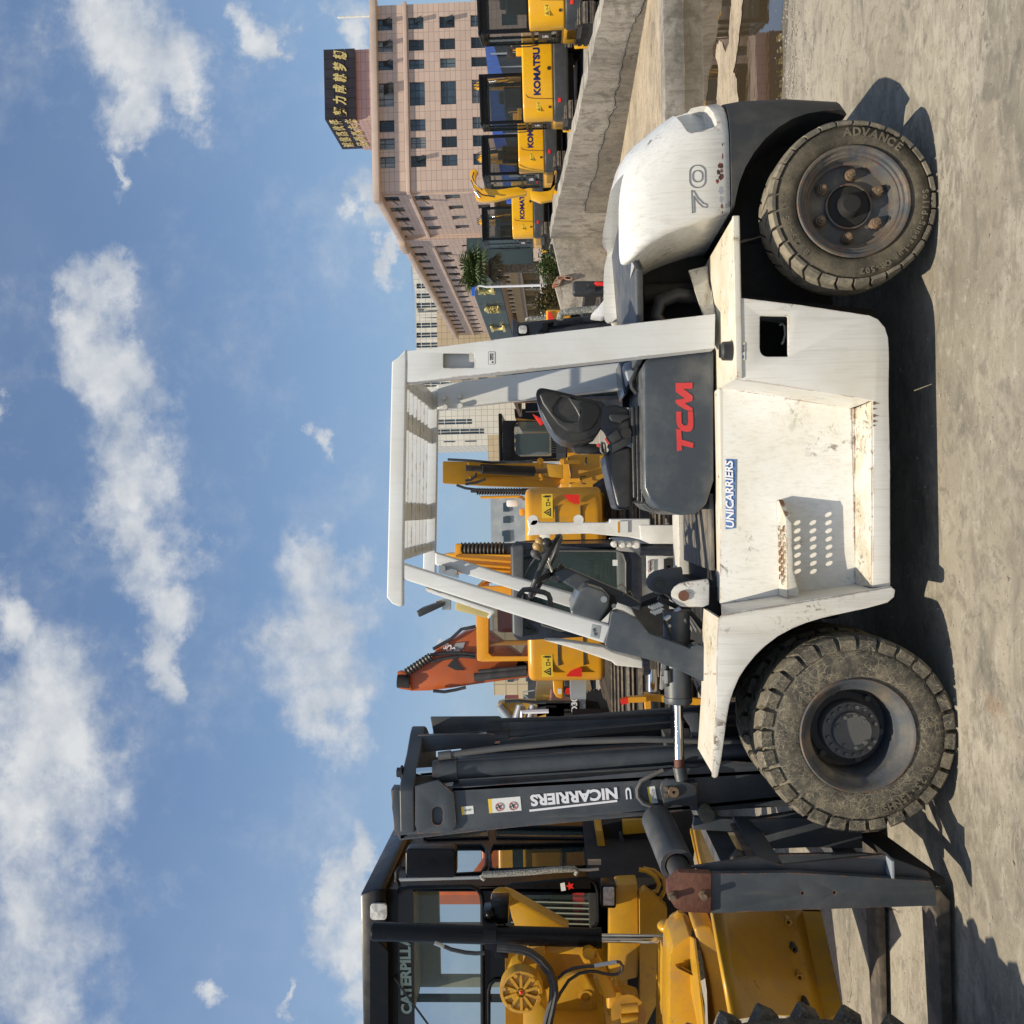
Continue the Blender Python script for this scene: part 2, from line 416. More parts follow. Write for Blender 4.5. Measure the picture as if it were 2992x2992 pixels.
M['hood'] = material('hood_slate', (0.050, 0.062, 0.078), 0.22, col2=(0.075, 0.086, 0.098), mixs=2.5, dust=(0.22, 0.21, 0.18), dustamt=0.22, dusts=5, updust=0.55, bump=0.04, bumps=120)
M['cwdark'] = material('counterweight_black', (0.030, 0.033, 0.036), 0.6, col2=(0.05, 0.05, 0.048), dust=(0.2, 0.18, 0.14), dustamt=0.14, edge=0.3, bump=0.1, bumps=70)
M['plastic'] = material('black_plastic', (0.022, 0.023, 0.025), 0.42, col2=(0.035, 0.036, 0.038), dust=(0.2, 0.18, 0.15), dustamt=0.10, updust=0.25, bump=0.08, bumps=220)
M['vinyl'] = material('seat_vinyl', (0.020, 0.020, 0.021), 0.34, col2=(0.034, 0.033, 0.032), dust=(0.16, 0.15, 0.13), dustamt=0.16, updust=0.3, bump=0.12, bumps=260)
M['black'] = material('gloss_black', (0.005, 0.005, 0.006), 0.30, spec=0.22, coat=0.0, dust=(0.10, 0.09, 0.07), dustamt=0.03)
M['under'] = material('underbody_dark', (0.014, 0.013, 0.012), 0.85, dust=(0.06, 0.05, 0.04), dustamt=0.4)
M['rubber'] = material('tyre_rubber', (0.050, 0.047, 0.040), 0.82, col2=(0.095, 0.083, 0.062), mixs=6, dust=(0.25, 0.21, 0.145), dustamt=0.60, dusts=14, web=0.95, updust=0.4, bump=0.3, bumps=60)
M['rubber2'] = material('worn_tyre_rubber', (0.048, 0.041, 0.029), 0.8, col2=(0.085, 0.071, 0.048), mixs=5, dust=(0.20, 0.16, 0.10), dustamt=0.42, dusts=13, web=0.18, bump=0.3, bumps=50)
M['rubber3'] = material('sidewall_lettering', (0.115, 0.10, 0.07), 0.85, dust=(0.28, 0.23, 0.155), dustamt=0.5)
M['tread'] = material('tread_rubber', (0.095, 0.085, 0.066), 0.86, col2=(0.17, 0.15, 0.115), mixs=9, dust=(0.32, 0.27, 0.19), dustamt=0.5, dusts=20, updust=0.6, bump=0.3, bumps=60)
M['rim'] = material('rim_slate', (0.052, 0.062, 0.076), 0.68, col2=(0.10, 0.085, 0.065), mixs=5, dust=(0.24, 0.19, 0.13), dustamt=0.5, dusts=8, rust=0.35, edge=0.9, bump=0.2, bumps=60)
M['hub'] = material('hub_grey', (0.085, 0.087, 0.088), 0.6, dust=(0.15, 0.12, 0.09), dustamt=0.4, bump=0.1)
M['nut'] = material('rusty_nut', (0.12, 0.085, 0.055), 0.7, col2=(0.20, 0.13, 0.075), mixs=40, bump=0.2)
M['rust'] = material('rusty_red_steel', (0.095, 0.030, 0.018), 0.7, col2=(0.15, 0.060, 0.035), mixs=9, dust=(0.20, 0.16, 0.13), dustamt=0.22, dusts=12, bump=0.3, bumps=60)
M['chrome'] = material('chrome_rod', (0.62, 0.62, 0.62), 0.10, metal=1.0)
M['zinc'] = material('zinc_fitting', (0.5, 0.49, 0.45), 0.4, metal=0.9)
M['cat'] = material('grader_yellow', (0.56, 0.30, 0.018), 0.32, col2=(0.47, 0.24, 0.016), mixs=3, dust=(0.30, 0.23, 0.13), dustamt=0.26, streak=0.22, scuff=0.22, edge=0.9, rust=0.16, bump=0.06, bumps=40)
M['kyellow'] = material('digger_yellow', (0.84, 0.44, 0.010), 0.3, col2=(0.78, 0.39, 0.012), mixs=2, dust=(0.4, 0.3, 0.15), dustamt=0.08, coat=0.3)
M['amber'] = material('amber_yellow', (0.70, 0.32, 0.014), 0.36, col2=(0.62, 0.28, 0.014), dust=(0.4, 0.3, 0.15), dustamt=0.12)
M['boomy'] = material('shaded_boom_amber', (0.52, 0.27, 0.018), 0.4, col2=(0.44, 0.22, 0.018), mixs=1.5, dust=(0.3, 0.2, 0.1), dustamt=0.3)  # darker amber: the boom's shade is put into its colour
M['orange'] = material('digger_orange', (0.45, 0.10, 0.018), 0.35, col2=(0.36, 0.08, 0.02), dust=(0.4, 0.28, 0.18), dustamt=0.12)
M['brown'] = material('faded_orange_hood', (0.36, 0.11, 0.035), 0.45, dust=(0.4, 0.3, 0.2), dustamt=0.2)
M['navy'] = material('navy_cab', (0.020, 0.024, 0.036), 0.3, coat=0.2, dust=(0.2, 0.2, 0.2), dustamt=0.08)
M['dark'] = material('machine_dark', (0.040, 0.044, 0.050), 0.5, dust=(0.2, 0.17, 0.13), dustamt=0.15)
M['track'] = material('steel_track', (0.065, 0.055, 0.045), 0.7, col2=(0.14, 0.11, 0.08), mixs=14, rust=0.3, bump=0.2)
M['red'] = material('red_lettering', (0.62, 0.045, 0.045), 0.42, dust=(0.3, 0.2, 0.18), dustamt=0.12)
M['redl'] = material('red_reflector', (0.72, 0.03, 0.02), 0.25)
M['wlet'] = material('white_lettering', (0.72, 0.72, 0.76), 0.5)
M['greylet'] = material('grey_outline_print', (0.16, 0.17, 0.18), 0.5)
M['navylet'] = material('navy_lettering', (0.020, 0.018, 0.11), 0.4)
M['blue'] = material('blue_sticker', (0.045, 0.14, 0.36), 0.45, dust=(0.5, 0.5, 0.5), dustamt=0.2)
M['sticker'] = material('white_sticker', (0.70, 0.71, 0.68), 0.45)
M['ysticker'] = material('yellow_sticker', (0.80, 0.54, 0.04), 0.45)
M['ink'] = material('black_print', (0.02, 0.02, 0.02), 0.5)
M['redink'] = material('red_print', (0.55, 0.05, 0.04), 0.5)
M['grey'] = material('grey_plate', (0.26, 0.29, 0.32), 0.45, dust=(0.4, 0.38, 0.34), dustamt=0.3)
M['amberlens'] = material('yellowed_lamp', (0.50, 0.40, 0.16), 0.35, col2=(0.40, 0.31, 0.12))
M['mat_'] = material('worn_floor_mat', (0.075, 0.073, 0.072), 0.7, col2=(0.22, 0.19, 0.15), mixs=5, stretch=(1, 6, 6), dust=(0.3, 0.26, 0.2), dustamt=0.45, bump=0.3, bumps=40)
M['foam'] = material('foam_wrap', (0.50, 0.49, 0.43), 0.6, col2=(0.18, 0.18, 0.16), mixs=90, mixlo=0.35, mixhi=0.55, bump=0.8, bumps=90)
M['lamp'] = material('lamp_lens', (0.62, 0.62, 0.58), 0.12, col2=(0.35, 0.35, 0.34), mixs=30)
M['bag'] = material('white_plastic_bag', (0.80, 0.80, 0.80), 0.35, bump=0.4, bumps=40)
M['tan'] = material('tan_knob', (0.42, 0.27, 0.10), 0.4)
M['gold'] = material('gold_characters', (0.66, 0.54, 0.20), 0.4, metal=0.25)
def glass(name, tint, alpha, rough=0.03):
    m = bpy.data.materials.new(name); m.use_nodes = True; t = m.node_tree; b = t.nodes['Principled BSDF']
    b.inputs['Base Color'].default_value = (*tint, 1); b.inputs['Roughness'].default_value = rough; b.inputs['Alpha'].default_value = alpha
    b.inputs['Specular IOR Level'].default_value = 0.6
    return m
M['glass'] = glass('cab_glass', (0.06, 0.09, 0.085), 0.38)
M['glassd'] = glass('dark_cab_glass', (0.02, 0.028, 0.03), 0.62)
M['winglass'] = material('window_glass', (0.035, 0.055, 0.075), 0.08, col2=(0.06, 0.09, 0.12), mixs=0.4)
# ================================================================== THE SETTING
def nodes_mat(name):
    m = bpy.data.materials.new(name); m.use_nodes = True; t = m.node_tree
    return m, t, NT(t), t.nodes['Principled BSDF']
def concrete(name, base=(0.240, 0.212, 0.165), dark=(0.135, 0.122, 0.10), lightc=(0.40, 0.365, 0.30), warp=1.0, rough=0.85, streak=0.0, wet=False):
    m, t, q, b = nodes_mat(name)
    tcn = q.n('ShaderNodeTexCoord').outputs['Object']
    c = q.mix(q.ramp(q.noise(tcn, 0.55*warp, 7, 0.62, 0.6), 0.36, 0.66), tuple(x*0.90 for x in base), tuple(x*1.40 for x in base))
    mp = q.n('ShaderNodeMapping'); mp.inputs['Scale'].default_value = (0.9, 1.9, 1.2); t.links.new(tcn, mp.inputs['Vector'])
    c = q.mix(q.m('MULTIPLY', q.ramp(q.noise(mp.outputs[0], 1.9*warp, 8, 0.68, 0.8), 0.46, 0.68), 0.7), c, dark)
    c = q.mix(q.m('MULTIPLY', q.ramp(q.noise(mp.outputs[0], 5.5*warp, 8, 0.7, 0.5), 0.50, 0.72), 0.6), c, lightc)
    c = q.mix(q.m('MULTIPLY', q.ramp(q.noise(tcn, 11*warp, 9, 0.72, 0.6), 0.50, 0.63), 0.55), c, dark)
    c = q.mix(q.m('MULTIPLY', q.ramp(q.noise(tcn, 17*warp, 9, 0.75, 0.4), 0.56, 0.66), 0.5), c, lightc)
    c = q.mix(q.m('MULTIPLY', q.ramp(q.noise(tcn, 48*warp, 6, 0.75), 0.50, 0.66), 0.32), c, dark)
    c = q.mix(q.m('MULTIPLY', q.ramp(q.noise(tcn, 1.7, 6, 0.6, 1.2), 0.57, 0.66), 0.55), c, (0.10, 0.095, 0.085))
    c = q.mix(q.m('MULTIPLY', q.ramp(q.noise(tcn, 210, 3, 0.8), 0.58, 0.75), 0.2), c, tuple(x*0.55 for x in dark))
    c = q.mix(q.m('MULTIPLY', q.m('MULTIPLY', q.ramp(q.noise(tcn, 0.8*warp, 4, 0.6, 0.8), 0.46, 0.62), q.ramp(q.noise(mp.outputs[0], 9*warp, 8, 0.75, 1.0), 0.44, 0.60)), 0.6), c, lightc)
    # a few rusty and oily stains
    c = q.mix(q.m('MULTIPLY', q.ramp(q.noise(tcn, 0.9, 5, 0.6, 1.5), 0.66, 0.75), 0.35), c, (0.26, 0.15, 0.09))
    if streak:
        ms = q.n('ShaderNodeMapping'); ms.inputs['Scale'].default_value = (5, 5, 0.7); t.links.new(tcn, ms.inputs['Vector'])
        c = q.mix(q.m('MULTIPLY', q.ramp(q.noise(ms.outputs[0], 1.5, 7, 0.7), 0.45, 0.7), streak), c, tuple(x*0.6 for x in dark))
        c = q.mix(q.m('MULTIPLY', q.ramp(q.noise(ms.outputs[0], 3.1, 7, 0.7), 0.62, 0.72), streak*0.8), c, (0.55, 0.53, 0.48))
    # cracks
    nv = q.n('ShaderNodeTexNoise'); nv.inputs['Scale'].default_value = 2.2; nv.inputs['Detail'].default_value = 7; t.links.new(tcn, nv.inputs['Vector'])
    av = q.v('ADD', tcn, q.v('MULTIPLY', nv.outputs['Color'], (0.55, 0.55, 0.55)))
    vo = q.n('ShaderNodeTexVoronoi', feature='DISTANCE_TO_EDGE'); vo.inputs['Scale'].default_value = 0.42; t.links.new(av, vo.inputs['Vector'])
    cr = q.m('MULTIPLY', q.ramp(vo.outputs['Distance'], 0.0, 0.006, 1.0, 0.0), q.ramp(q.noise(tcn, 0.5, 2), 0.56, 0.62))
    c = q.mix(q.m('MULTIPLY', cr, 0.75), c, (0.05, 0.045, 0.04))
    t.links.new(c, b.inputs['Base Color'])
    t.links.new(q.ramp(q.noise(tcn, 5, 6, 0.7), 0.3, 0.7, rough-0.12, min(1, rough+0.08)), b.inputs['Roughness'])
    b.inputs['Specular IOR Level'].default_value = 0.3
    bn = q.n('ShaderNodeBump'); bn.inputs['Strength'].default_value = 0.45; bn.inputs['Distance'].default_value = 0.012
    h = q.m('ADD', q.m('MULTIPLY', q.noise(tcn, 22, 8, 0.75), 0.6), q.m('MULTIPLY', q.noise(tcn, 120, 4, 0.7), 0.35))
    h = q.m('SUBTRACT', h, cr)
    t.links.new(h, bn.inputs['Height']); t.links.new(bn.outputs[0], b.inputs['Normal'])
    return m
MG = concrete('yard_concrete')
MW = concrete('wall_concrete', (0.31, 0.28, 0.235), (0.17, 0.15, 0.125), (0.44, 0.41, 0.36), 1.3, streak=0.5)
MD = concrete('sandy_ledge', (0.35, 0.285, 0.20), (0.17, 0.13, 0.085), (0.50, 0.42, 0.31), 2.2)
MWD = concrete('dark_wall_concrete', (0.215, 0.19, 0.15), (0.12, 0.105, 0.082), (0.33, 0.30, 0.25), 1.5, streak=0.4)  # darker concrete for the wall below the crack
MWT = concrete('damp_concrete', (0.21, 0.183, 0.14), (0.115, 0.10, 0.078), (0.33, 0.295, 0.235), 1.2, rough=0.65)
ML = concrete('raised_lot', (0.27, 0.25, 0.21), (0.17, 0.15, 0.13), (0.36, 0.33, 0.28), 1)

def grid_sheet(name, x0, x1, y0, y1, nx, ny, zf, mat, label=None):
    vs = [(x0+(x1-x0)*i/nx, y0+(y1-y0)*j/ny) for j in range(ny+1) for i in range(nx+1)]
    me = bpy.data.meshes.new(name)
    me.from_pydata([(x, y, zf(x, y)) for x, y in vs], [], [(j*(nx+1)+i, j*(nx+1)+i+1, (j+1)*(nx+1)+i+1, (j+1)*(nx+1)+i) for j in range(ny) for i in range(nx)])
    me.materials.append(mat); me.shade_smooth()
    o = bpy.data.objects.new(name, me); C.collection.objects.link(o); OFF[o.name] = Vector((0, 0, 0))
    o['kind'] = 'structure'
    return o
g = MB(); g.quad((-700, -30, 0.035), (700, -30, 0.035), (700, 900, 0.035), (-700, 900, 0.035)); g.build('ground', MG, None, kind='structure')
# loose grit
mb = MB(); rnd = random.Random(5)
for i in range(5000):
    x = rnd.uniform(-3.2, 4.5); y = 2.9+abs(rnd.gauss(0, 1.9)) if i % 3 else rnd.uniform(5.8, 6.6)
    if i % 3 == 0: x = rnd.uniform(1.8, 4.2)
    s = rnd.uniform(0.0014, 0.0036)*(2.2 if i % 23 == 0 else 1)
    mb.box((x, y, 0.035+s*0.3), (s*2, s*1.5, s), Matrix.Rotation(rnd.random()*6, 3, 'Z'))
mb.build('grit', MW, None, kind='stuff')
mb = MB()
for i in range(900):
    f = rnd.random(); x = 1.5+3.6*f; y = 6.72-0.1*x+rnd.gauss(-0.05, 0.13)
    s = rnd.uniform(0.004, 0.012)
    mb.sph((x, y, 0.035+s*0.35), s, (1, rnd.uniform(.6, 1), .6), 1)
mb.build('shore_gravel', MWD if False else MW, None, kind='stuff')
# puddle: still brown water with an irregular shore and a sand bar
def shore(pts_, amp, seed):
    rn = random.Random(seed); out = []
    for (a, b) in zip(pts_, pts_[1:]+pts_[:1]):
        n = max(2, int(math.hypot(b[0]-a[0], b[1]-a[1])/0.18))
        for i in range(n):
            f = i/n; out.append((a[0]+(b[0]-a[0])*f+rn.uniform(-amp, amp)*(0.4+abs(math.sin(i*0.7))), a[1]+(b[1]-a[1])*f+rn.uniform(-amp, amp), 0.039))
    return out
m, t, q, b = nodes_mat('muddy_water')
b.inputs['Base Color'].default_value = (0.050, 0.035, 0.017, 1); b.inputs['Roughness'].default_value = 0.015; b.inputs['IOR'].default_value = 1.4
b.inputs['Specular IOR Level'].default_value = 1.0
tcn = q.n('ShaderNodeTexCoord').outputs['Object']
bn = q.n('ShaderNodeBump'); bn.inputs['Strength'].default_value = 0.05; bn.inputs['Distance'].default_value = 0.004
t.links.new(q.noise(tcn, 9, 2, 0.5), bn.inputs['Height']); t.links.new(bn.outputs[0], b.inputs['Normal'])
p1_, p2_, p3_ = GZ(2300, 0), GZ(2300, 420), GZ(2270, 900)
mb = MB(); mb.bm.faces.new([mb.bm.verts.new(v) for v in shore([(1.2, 7.0), (2.2, 6.75), (3.1, 6.55), (4.2, 6.45), (7.5, 6.2), (8.0, 11.15), (3.5, 11.15), (1.0, 9.5)], 0.035, 4)])
mb.build('puddle', m, None, kind='structure', smooth=0)
MWET = concrete('wet_mud', (0.135, 0.112, 0.078), (0.075, 0.062, 0.045), (0.20, 0.17, 0.125), 1.8, rough=0.42)
for i_, (dd_, am_, zz_) in enumerate(((0.10, 0.07, 0.0375), (0.22, 0.12, 0.0362))):
    mb = MB(); mb.bm.faces.new([mb.bm.verts.new((v[0], v[1], zz_)) for v in shore([(1.1, 6.95-dd_), (2.2, 6.75-dd_), (3.1, 6.55-dd_), (4.2, 6.45-dd_), (7.5, 6.2-dd_), (8.0, 11.15), (3.5, 11.15), (0.9, 9.5)], am_, 14+i_)])
    mb.build('wet_mud', MWET if i_ == 0 else MWT, None, kind='structure', smooth=0)
wat = m
bar = [w('D', 950, 830, 1), w('D', 1105, 830, 1)]
sb = [GZ(1700+a/2.415, b/2.415, 0.043) for a, b in [(1060, -60), (1045, 120), (1035, 300), (1015, 355), (990, 300), (955, 295), (945, 380), (965, 500), (955, 620), (950, 760), (960, 1000), (1105, 1000), (1105, 760), (1095, 600), (1070, 520), (1090, 400), (1110, 250), (1125, 100), (1140, -60)]]
out = []
rn = random.Random(8)
for a, b_ in zip(sb, sb[1:]+sb[:1]):
    for i in range(4):
        f = i/4; p = a.lerp(b_, f); out.append((p.x+rn.uniform(-.02, .02), p.y+rn.uniform(-.03, .03), 0.044))
mb = MB(); mb.bm.faces.new([mb.bm.verts.new(v) for v in out]); mb.build('sand_bar', MD, None, kind='structure', smooth=0)
# low kerb face and sandy ledge in front of the wall
KY = 11.2
led = MB(); led.extr([(2.0, KY, 0.0), (9.5, KY, 0.0), (9.5, KY, 0.27), (2.0, KY, 0.27)], (0, 0.35, 0)); led.build('kerb', MW, None, bevel=0.02, kind='structure')
def wall_x(y): return 6.95-0.033*(y-12.0)
def wall_z(y): return 0.80+0.080*(y-12.5)
rn = random.Random(11)
led = None
pl_ = [(2.0, KY+0.35, .26), (9.5, KY+0.35, .26), (9.5, 13, .27)]
mb = MB()
mb.extr([(1.5, KY+0.34, 0.262), (9.0, KY+0.34, 0.262), (9.0, 24, 0.262), (1.5, 24, 0.262)], (0, 0, -0.2))
mb.build('ledge', MD, None, kind='structure')
# the retaining wall: three lengths with a broken end
rw = thing('retaining_wall', (6.8, 15, 0), 'long cracked concrete retaining wall rising behind the puddle, its end of broken brick', 'wall')
def wall_seg(ya, yb, n):
    vs = []
    mb = MB(); rings = []
    for i in range(n+1):
        y = ya+(yb-ya)*i/n; x = wall_x(y); z = wall_z(y)+rn.uniform(-.012, .012)
        rings.append([(x, y, 0.0), (x+rn.uniform(-.01, .01), y, z*0.5+0.13), (x+0.03, y, z), (x+0.30, y, z+0.01), (x+0.30, y, 0.0)])
    mb.loft(rings); return mb
wall_seg(7.0, 14.8, 30).build('wall_length', MW, rw, bevel=0)
wall_seg(14.81, 23.0, 30).build('wall_length', MW, rw)
x23 = wall_x(23)
def on_wall(a, b, off=0.0):               # point of the picture on the wall face
    d = ray(1700+a/2.415, b/2.415); s = (6.95+0.033*12-off)/(d.x+0.033*d.y); return CP+d*s
crk = [(450, -20), (420, 60), (395, 100), (372, 160), (340, 250), (318, 330), (298, 400), (272, 520), (262, 600), (238, 640), (236, 730), (250, 745), (200, 800), (186, 880), (160, 940), (150, 1010), (126, 1060), (112, 1180), (104, 1240), (60, 1290), (56, 1340), (30, 1420), (22, 1500)]
top_c = [on_wall(a, b, 0.012) for a, b in crk]
bot_c = [Vector((q.x, q.y, 0.2)) for q in top_c]
mb = MB()
for a, b, c, d in zip(top_c, top_c[1:], bot_c[1:], bot_c): mb.extr([a, b, c, d], (-0.02, 0, 0))
mb.build('lower_course', MWD, rw, smooth=0)
mb = MB()
fine = []
for a, b in zip(top_c, top_c[1:]):
    for i in range(5): fine.append(a.lerp(b, i/5)+Vector((-0.02, rn.uniform(-.02, .02), 0.006+rn.uniform(-.016, .016))))
mb.tube(fine, 0.006, 4); mb.build('crack', M['under'], rw)
q0, q1, q2 = W(1612, 712, 23.0), W(1640, 800, 23.0), W(1628, 808, 23.0)
MB().extr([(x23+0.3, 23.0, 0), (x23+0.3, 23.0, wall_z(23)), (W(1640, 815, 23).x, 23, W(1640, 815, 23).z), (W(1620, 830, 23).x, 23, W(1620, 830, 23).z), (W(1640, 905, 23).x, 23.0, W(1640, 905, 23).z), (W(1640, 905, 23).x-0.2, 23.0, 0)], (0, 0.3, 0)).build('wall_return', MW, rw, bevel=0.02)
mbrick = material('wall_brick', (0.36, 0.15, 0.09), 0.85, col2=(0.42, 0.34, 0.27), mixs=8, bump=0.4)
for (a, b_) in ((1305, 655), (1318, 632), (1332, 608), (1346, 585), (1362, 562), (1380, 545), (1455, 548), (1480, 555), (1500, 560)):
    v = w('O', a+14, b_, 22.97)
    MB().box((v.x, 22.97, v.z), (0.062, 0.18, 0.15), Matrix.Rotation(R(rn.uniform(-16, 16)), 3, 'Y')).build('brick', mbrick, rw, bevel=0.006, seg=1)
def lot_z(x, y):
    z = 0.50+0.078*(y-19.5); return max(0.15, min(z, 2.1))
grid_sheet('raised_lot', 6.9, 90, 9, 95, 12, 40, lot_z, ML)

# ---- buildings
def tiles(name, c1, c2, line, sx, sz, lw=0.012, off=0.0):
    m, t, q, b = nodes_mat(name)
    tcn = q.n('ShaderNodeTexCoord').outputs['Object']
    sp = q.n('ShaderNodeSeparateXYZ'); t.links.new(tcn, sp.inputs[0])
    hx = q.m('ADD', sp.outputs[0], sp.outputs[1]) 
    fx = q.m('ABSOLUTE', q.m('SUBTRACT', q.m('FRACT', q.m('DIVIDE', hx, sx)), 0.5)); fz = q.m('ABSOLUTE', q.m('SUBTRACT', q.m('FRACT', q.m('DIVIDE', sp.outputs[2], sz)), 0.5))
    lx = q.ramp(fx, 0.5-lw/sx*2.2, 0.5-lw/sx, 0, 1); lz = q.ramp(fz, 0.5-lw/sz*2.2, 0.5-lw/sz, 0, 1)
    cell = q.n('ShaderNodeCombineXYZ'); t.links.new(q.m('FLOOR', q.m('ADD', q.m('DIVIDE', hx, sx), 0.0)), cell.inputs[0]); t.links.new(q.m('FLOOR', q.m('DIVIDE', sp.outputs[2], sz)), cell.inputs[1])
    wn = q.n('ShaderNodeTexWhiteNoise'); t.links.new(cell.outputs[0], wn.inputs['Vector'])
    c = q.mix(wn.outputs['Value'], c1, c2)
    c = q.mix(q.m('MULTIPLY', q.ramp(q.noise(tcn, 0.35, 6, 0.65), 0.45, 0.7), 0.3), c, tuple(x*0.78 for x in c1))
    c = q.mix(q.m('MAXIMUM', lx, lz), c, line)
    t.links.new(c, b.inputs['Base Color']); b.inputs['Roughness'].default_value = 0.55
    return m
TP = tiles('pink_stone_tiles', (0.52, 0.385, 0.31), (0.58, 0.43, 0.345), (0.26, 0.19, 0.16), 1.05, 0.56)
TB = tiles('beige_tiles', (0.50, 0.40, 0.25), (0.55, 0.44, 0.28), (0.30, 0.25, 0.18), 1.3, 1.1, 0.03)
TW = tiles('white_tiles', (0.66, 0.63, 0.55), (0.72, 0.69, 0.6), (0.42, 0.41, 0.38), 1.4, 1.4, 0.04)
MT = material('cornice_stone', (0.56, 0.43, 0.35), 0.6, col2=(0.48, 0.37, 0.30), mixs=0.4)
MF = material('window_frame_dark', (0.035, 0.045, 0.06), 0.4)
MR = material('red_roof_tile', (0.25, 0.065, 0.05), 0.6, col2=(0.33, 0.10, 0.08), mixs=1)

BX, BY = 34.3, 100.0                                         # the street corner of the pink building
pb = thing('office_building', (BX, BY, 0), 'pink stone tiled five-storey office building with red roof edge at the right', 'building')
rowz = []
for (a, b_) in ((505, 615), (727, 835), (947, 1055), (1168, 1278), (1388, 1498)):
    rowz.append((w('A', b_, 1180, BY).z, w('A', a, 1180, BY).z))
WG = [M['winglass'], M['winglass'], material('window_glass_pale', (0.09, 0.12, 0.14), 0.12, col2=(0.14, 0.17, 0.18), mixs=0.6), material('window_glass_dim', (0.018, 0.026, 0.032), 0.06), material('window_curtain', (0.26, 0.27, 0.26), 0.35, col2=(0.10, 0.12, 0.14), mixs=1.2, stretch=(3, 3, .3))]
def window(parent, o, xd, wd, z0, z1, nrm, cols=2, open_=False, frame=MF, gl=None):
    gl = gl or rn.choice(WG)
    """window in a wall: frame with glass behind; o = lower left point in the wall plane"""
    o = Vector(o); xd = Vector(xd); nrm = Vector(nrm); up = Vector((0, 0, 1)); h = z1-z0
    o = Vector((o.x, o.y, z0)); i = o-nrm*0.18
    def rect(a0, a1, b0, b1, d=0.0): return [i+xd*a0+up*b0+nrm*d, i+xd*a1+up*b0+nrm*d, i+xd*a1+up*b1+nrm*d, i+xd*a0+up*b1+nrm*d]
    holes = []
    tw = 0.06; n = cols; ww = (wd-tw*(n+1))/n
    for k_ in range(n):
        a0 = tw+k_*(ww+tw)
        holes.append(rect(a0, a0+ww, tw, h*0.62)); holes.append(rect(a0, a0+ww, h*0.62+tw, h-tw))
    f = MB().extr(rect(0, wd, 0, h), nrm*0.06, holes).build('window', frame, parent, smooth=0)
    MB().quad(*rect(0, wd, 0, h, 0.02)).build('pane', gl or M['winglass'], f, smooth=0)
    if open_:
        a0 = wd*0.52; p_ = [i+xd*a0+nrm*0.1+up*(h*0.6), i+xd*(wd-0.1)+nrm*0.1+up*(h*0.6), i+xd*(wd-0.1)+nrm*0.75+up*0.1, i+xd*a0+nrm*0.75+up*0.1]
        MB().extr(p_, (0, 0, 0.05)).build('open_sash', M['glassd'], f, smooth=0)
    return f
# face towards the camera (normal -y)
colsA = [(130, 213, 1), (285, 365, 1), (425, 494, 1), (585, 752, 1), (847, 930, 0), (975, 1055, 0), (1105, 1185, 0)]
ztop_b = w('A', 500, 700, BY).z
xR = W(1100, 17, BY).x
wallA = [(BX, BY, 0), (xR, BY, 0), (xR, BY, ztop_b), (BX, BY, ztop_b)]
hA = []; winsA = []
for r_, (z0, z1) in enumerate(rowz):
    for (a, b_, op) in colsA:
        xa_w, xb_w = w('A', 600, b_, BY).x, w('A', 600, a, BY).x
        hA.append([(xa_w, BY, z0), (xb_w, BY, z0), (xb_w, BY, z1), (xa_w, BY, z1)])
        winsA.append((xa_w, xb_w, z0, z1, (r_ == 0 and op) or (r_ in (1, 2) and a == 130) or (r_ == 1 and a == 1105)))
MB().extr(wallA, (0, 0.35, 0), hA).build('wall', TP, pb, smooth=0)
for (x0, x1, z0, z1, op) in winsA: window(pb, (x0, BY+0.02, z0), (1, 0, 0), x1-x0, z0, z1, (0, -1, 0), 3 if x1-x0 > 2.0 else 2, op)
# long face running away (normal -x)
cy = [101.6+3.62*i for i in range(4)]+[120.2+3.62*i for i in range(17)]
for (ya, yb, off_) in ((BY+0.36, 116.2, 0.0), (116.2, 119.0, -0.5), (119.0, 182.0, 0.0)):
    xx = BX+off_; hB = []; ww_ = []
    for y in cy:
        if ya < y and y+1.5 < yb:
            for (z0, z1) in rowz:
                hB.append([(xx, y, z0), (xx, y+1.5, z0), (xx, y+1.5, z1), (xx, y, z1)]); ww_.append((y, z0, z1))
    MB().extr([(xx, ya, 0), (xx, yb, 0), (xx, yb, ztop_b), (xx, ya, ztop_b)], (0.35, 0, 0), hB).build('wall', TP, pb, smooth=0)
    for (y, z0, z1) in ww_: window(pb, (xx+0.02, y, z0), (0, 1, 0), 1.5, z0, z1, (-1, 0, 0), 2, rn.random() < 0.25)
MB().box(((BX+xR)/2+0.4, 141, ztop_b/2), (xR-BX-1.5, 80, ztop_b-0.5)).build('core', TP, pb, smooth=0)
# cornice, string course
zc0, zc1 = w('A', 500, 700, BY).z, w('A', 452, 700, BY).z
MB().box(((BX+xR)/2-0.2, BY-0.15, (zc0+zc1)/2), (xR-BX+1.9, 1.3, zc1-zc0)).box((BX-0.15, 141, (zc0+zc1)/2-0.01), (1.3, 82, zc1-zc0)).box((BX-0.6, 117.6, (zc0+zc1)/2), (1.5, 3.6, zc1-zc0+0.1)).build('cornice', MT, pb, bevel=0.12)
zs_ = w('A', 695, 700, BY).z
MB().box(((BX+xR)/2, BY-0.09, zs_), (xR-BX+0.4, 0.4, 0.42)).box((BX-0.09, 141, zs_-0.01), (0.4, 82, 0.42)).build('string_course', MT, pb, bevel=0.05)
for y in (101.0, 116.2, 119.0): MB().box((BX-0.06, y, ztop_b/2), (0.14, 0.35, ztop_b-0.6)).build('pilaster', MT, pb)
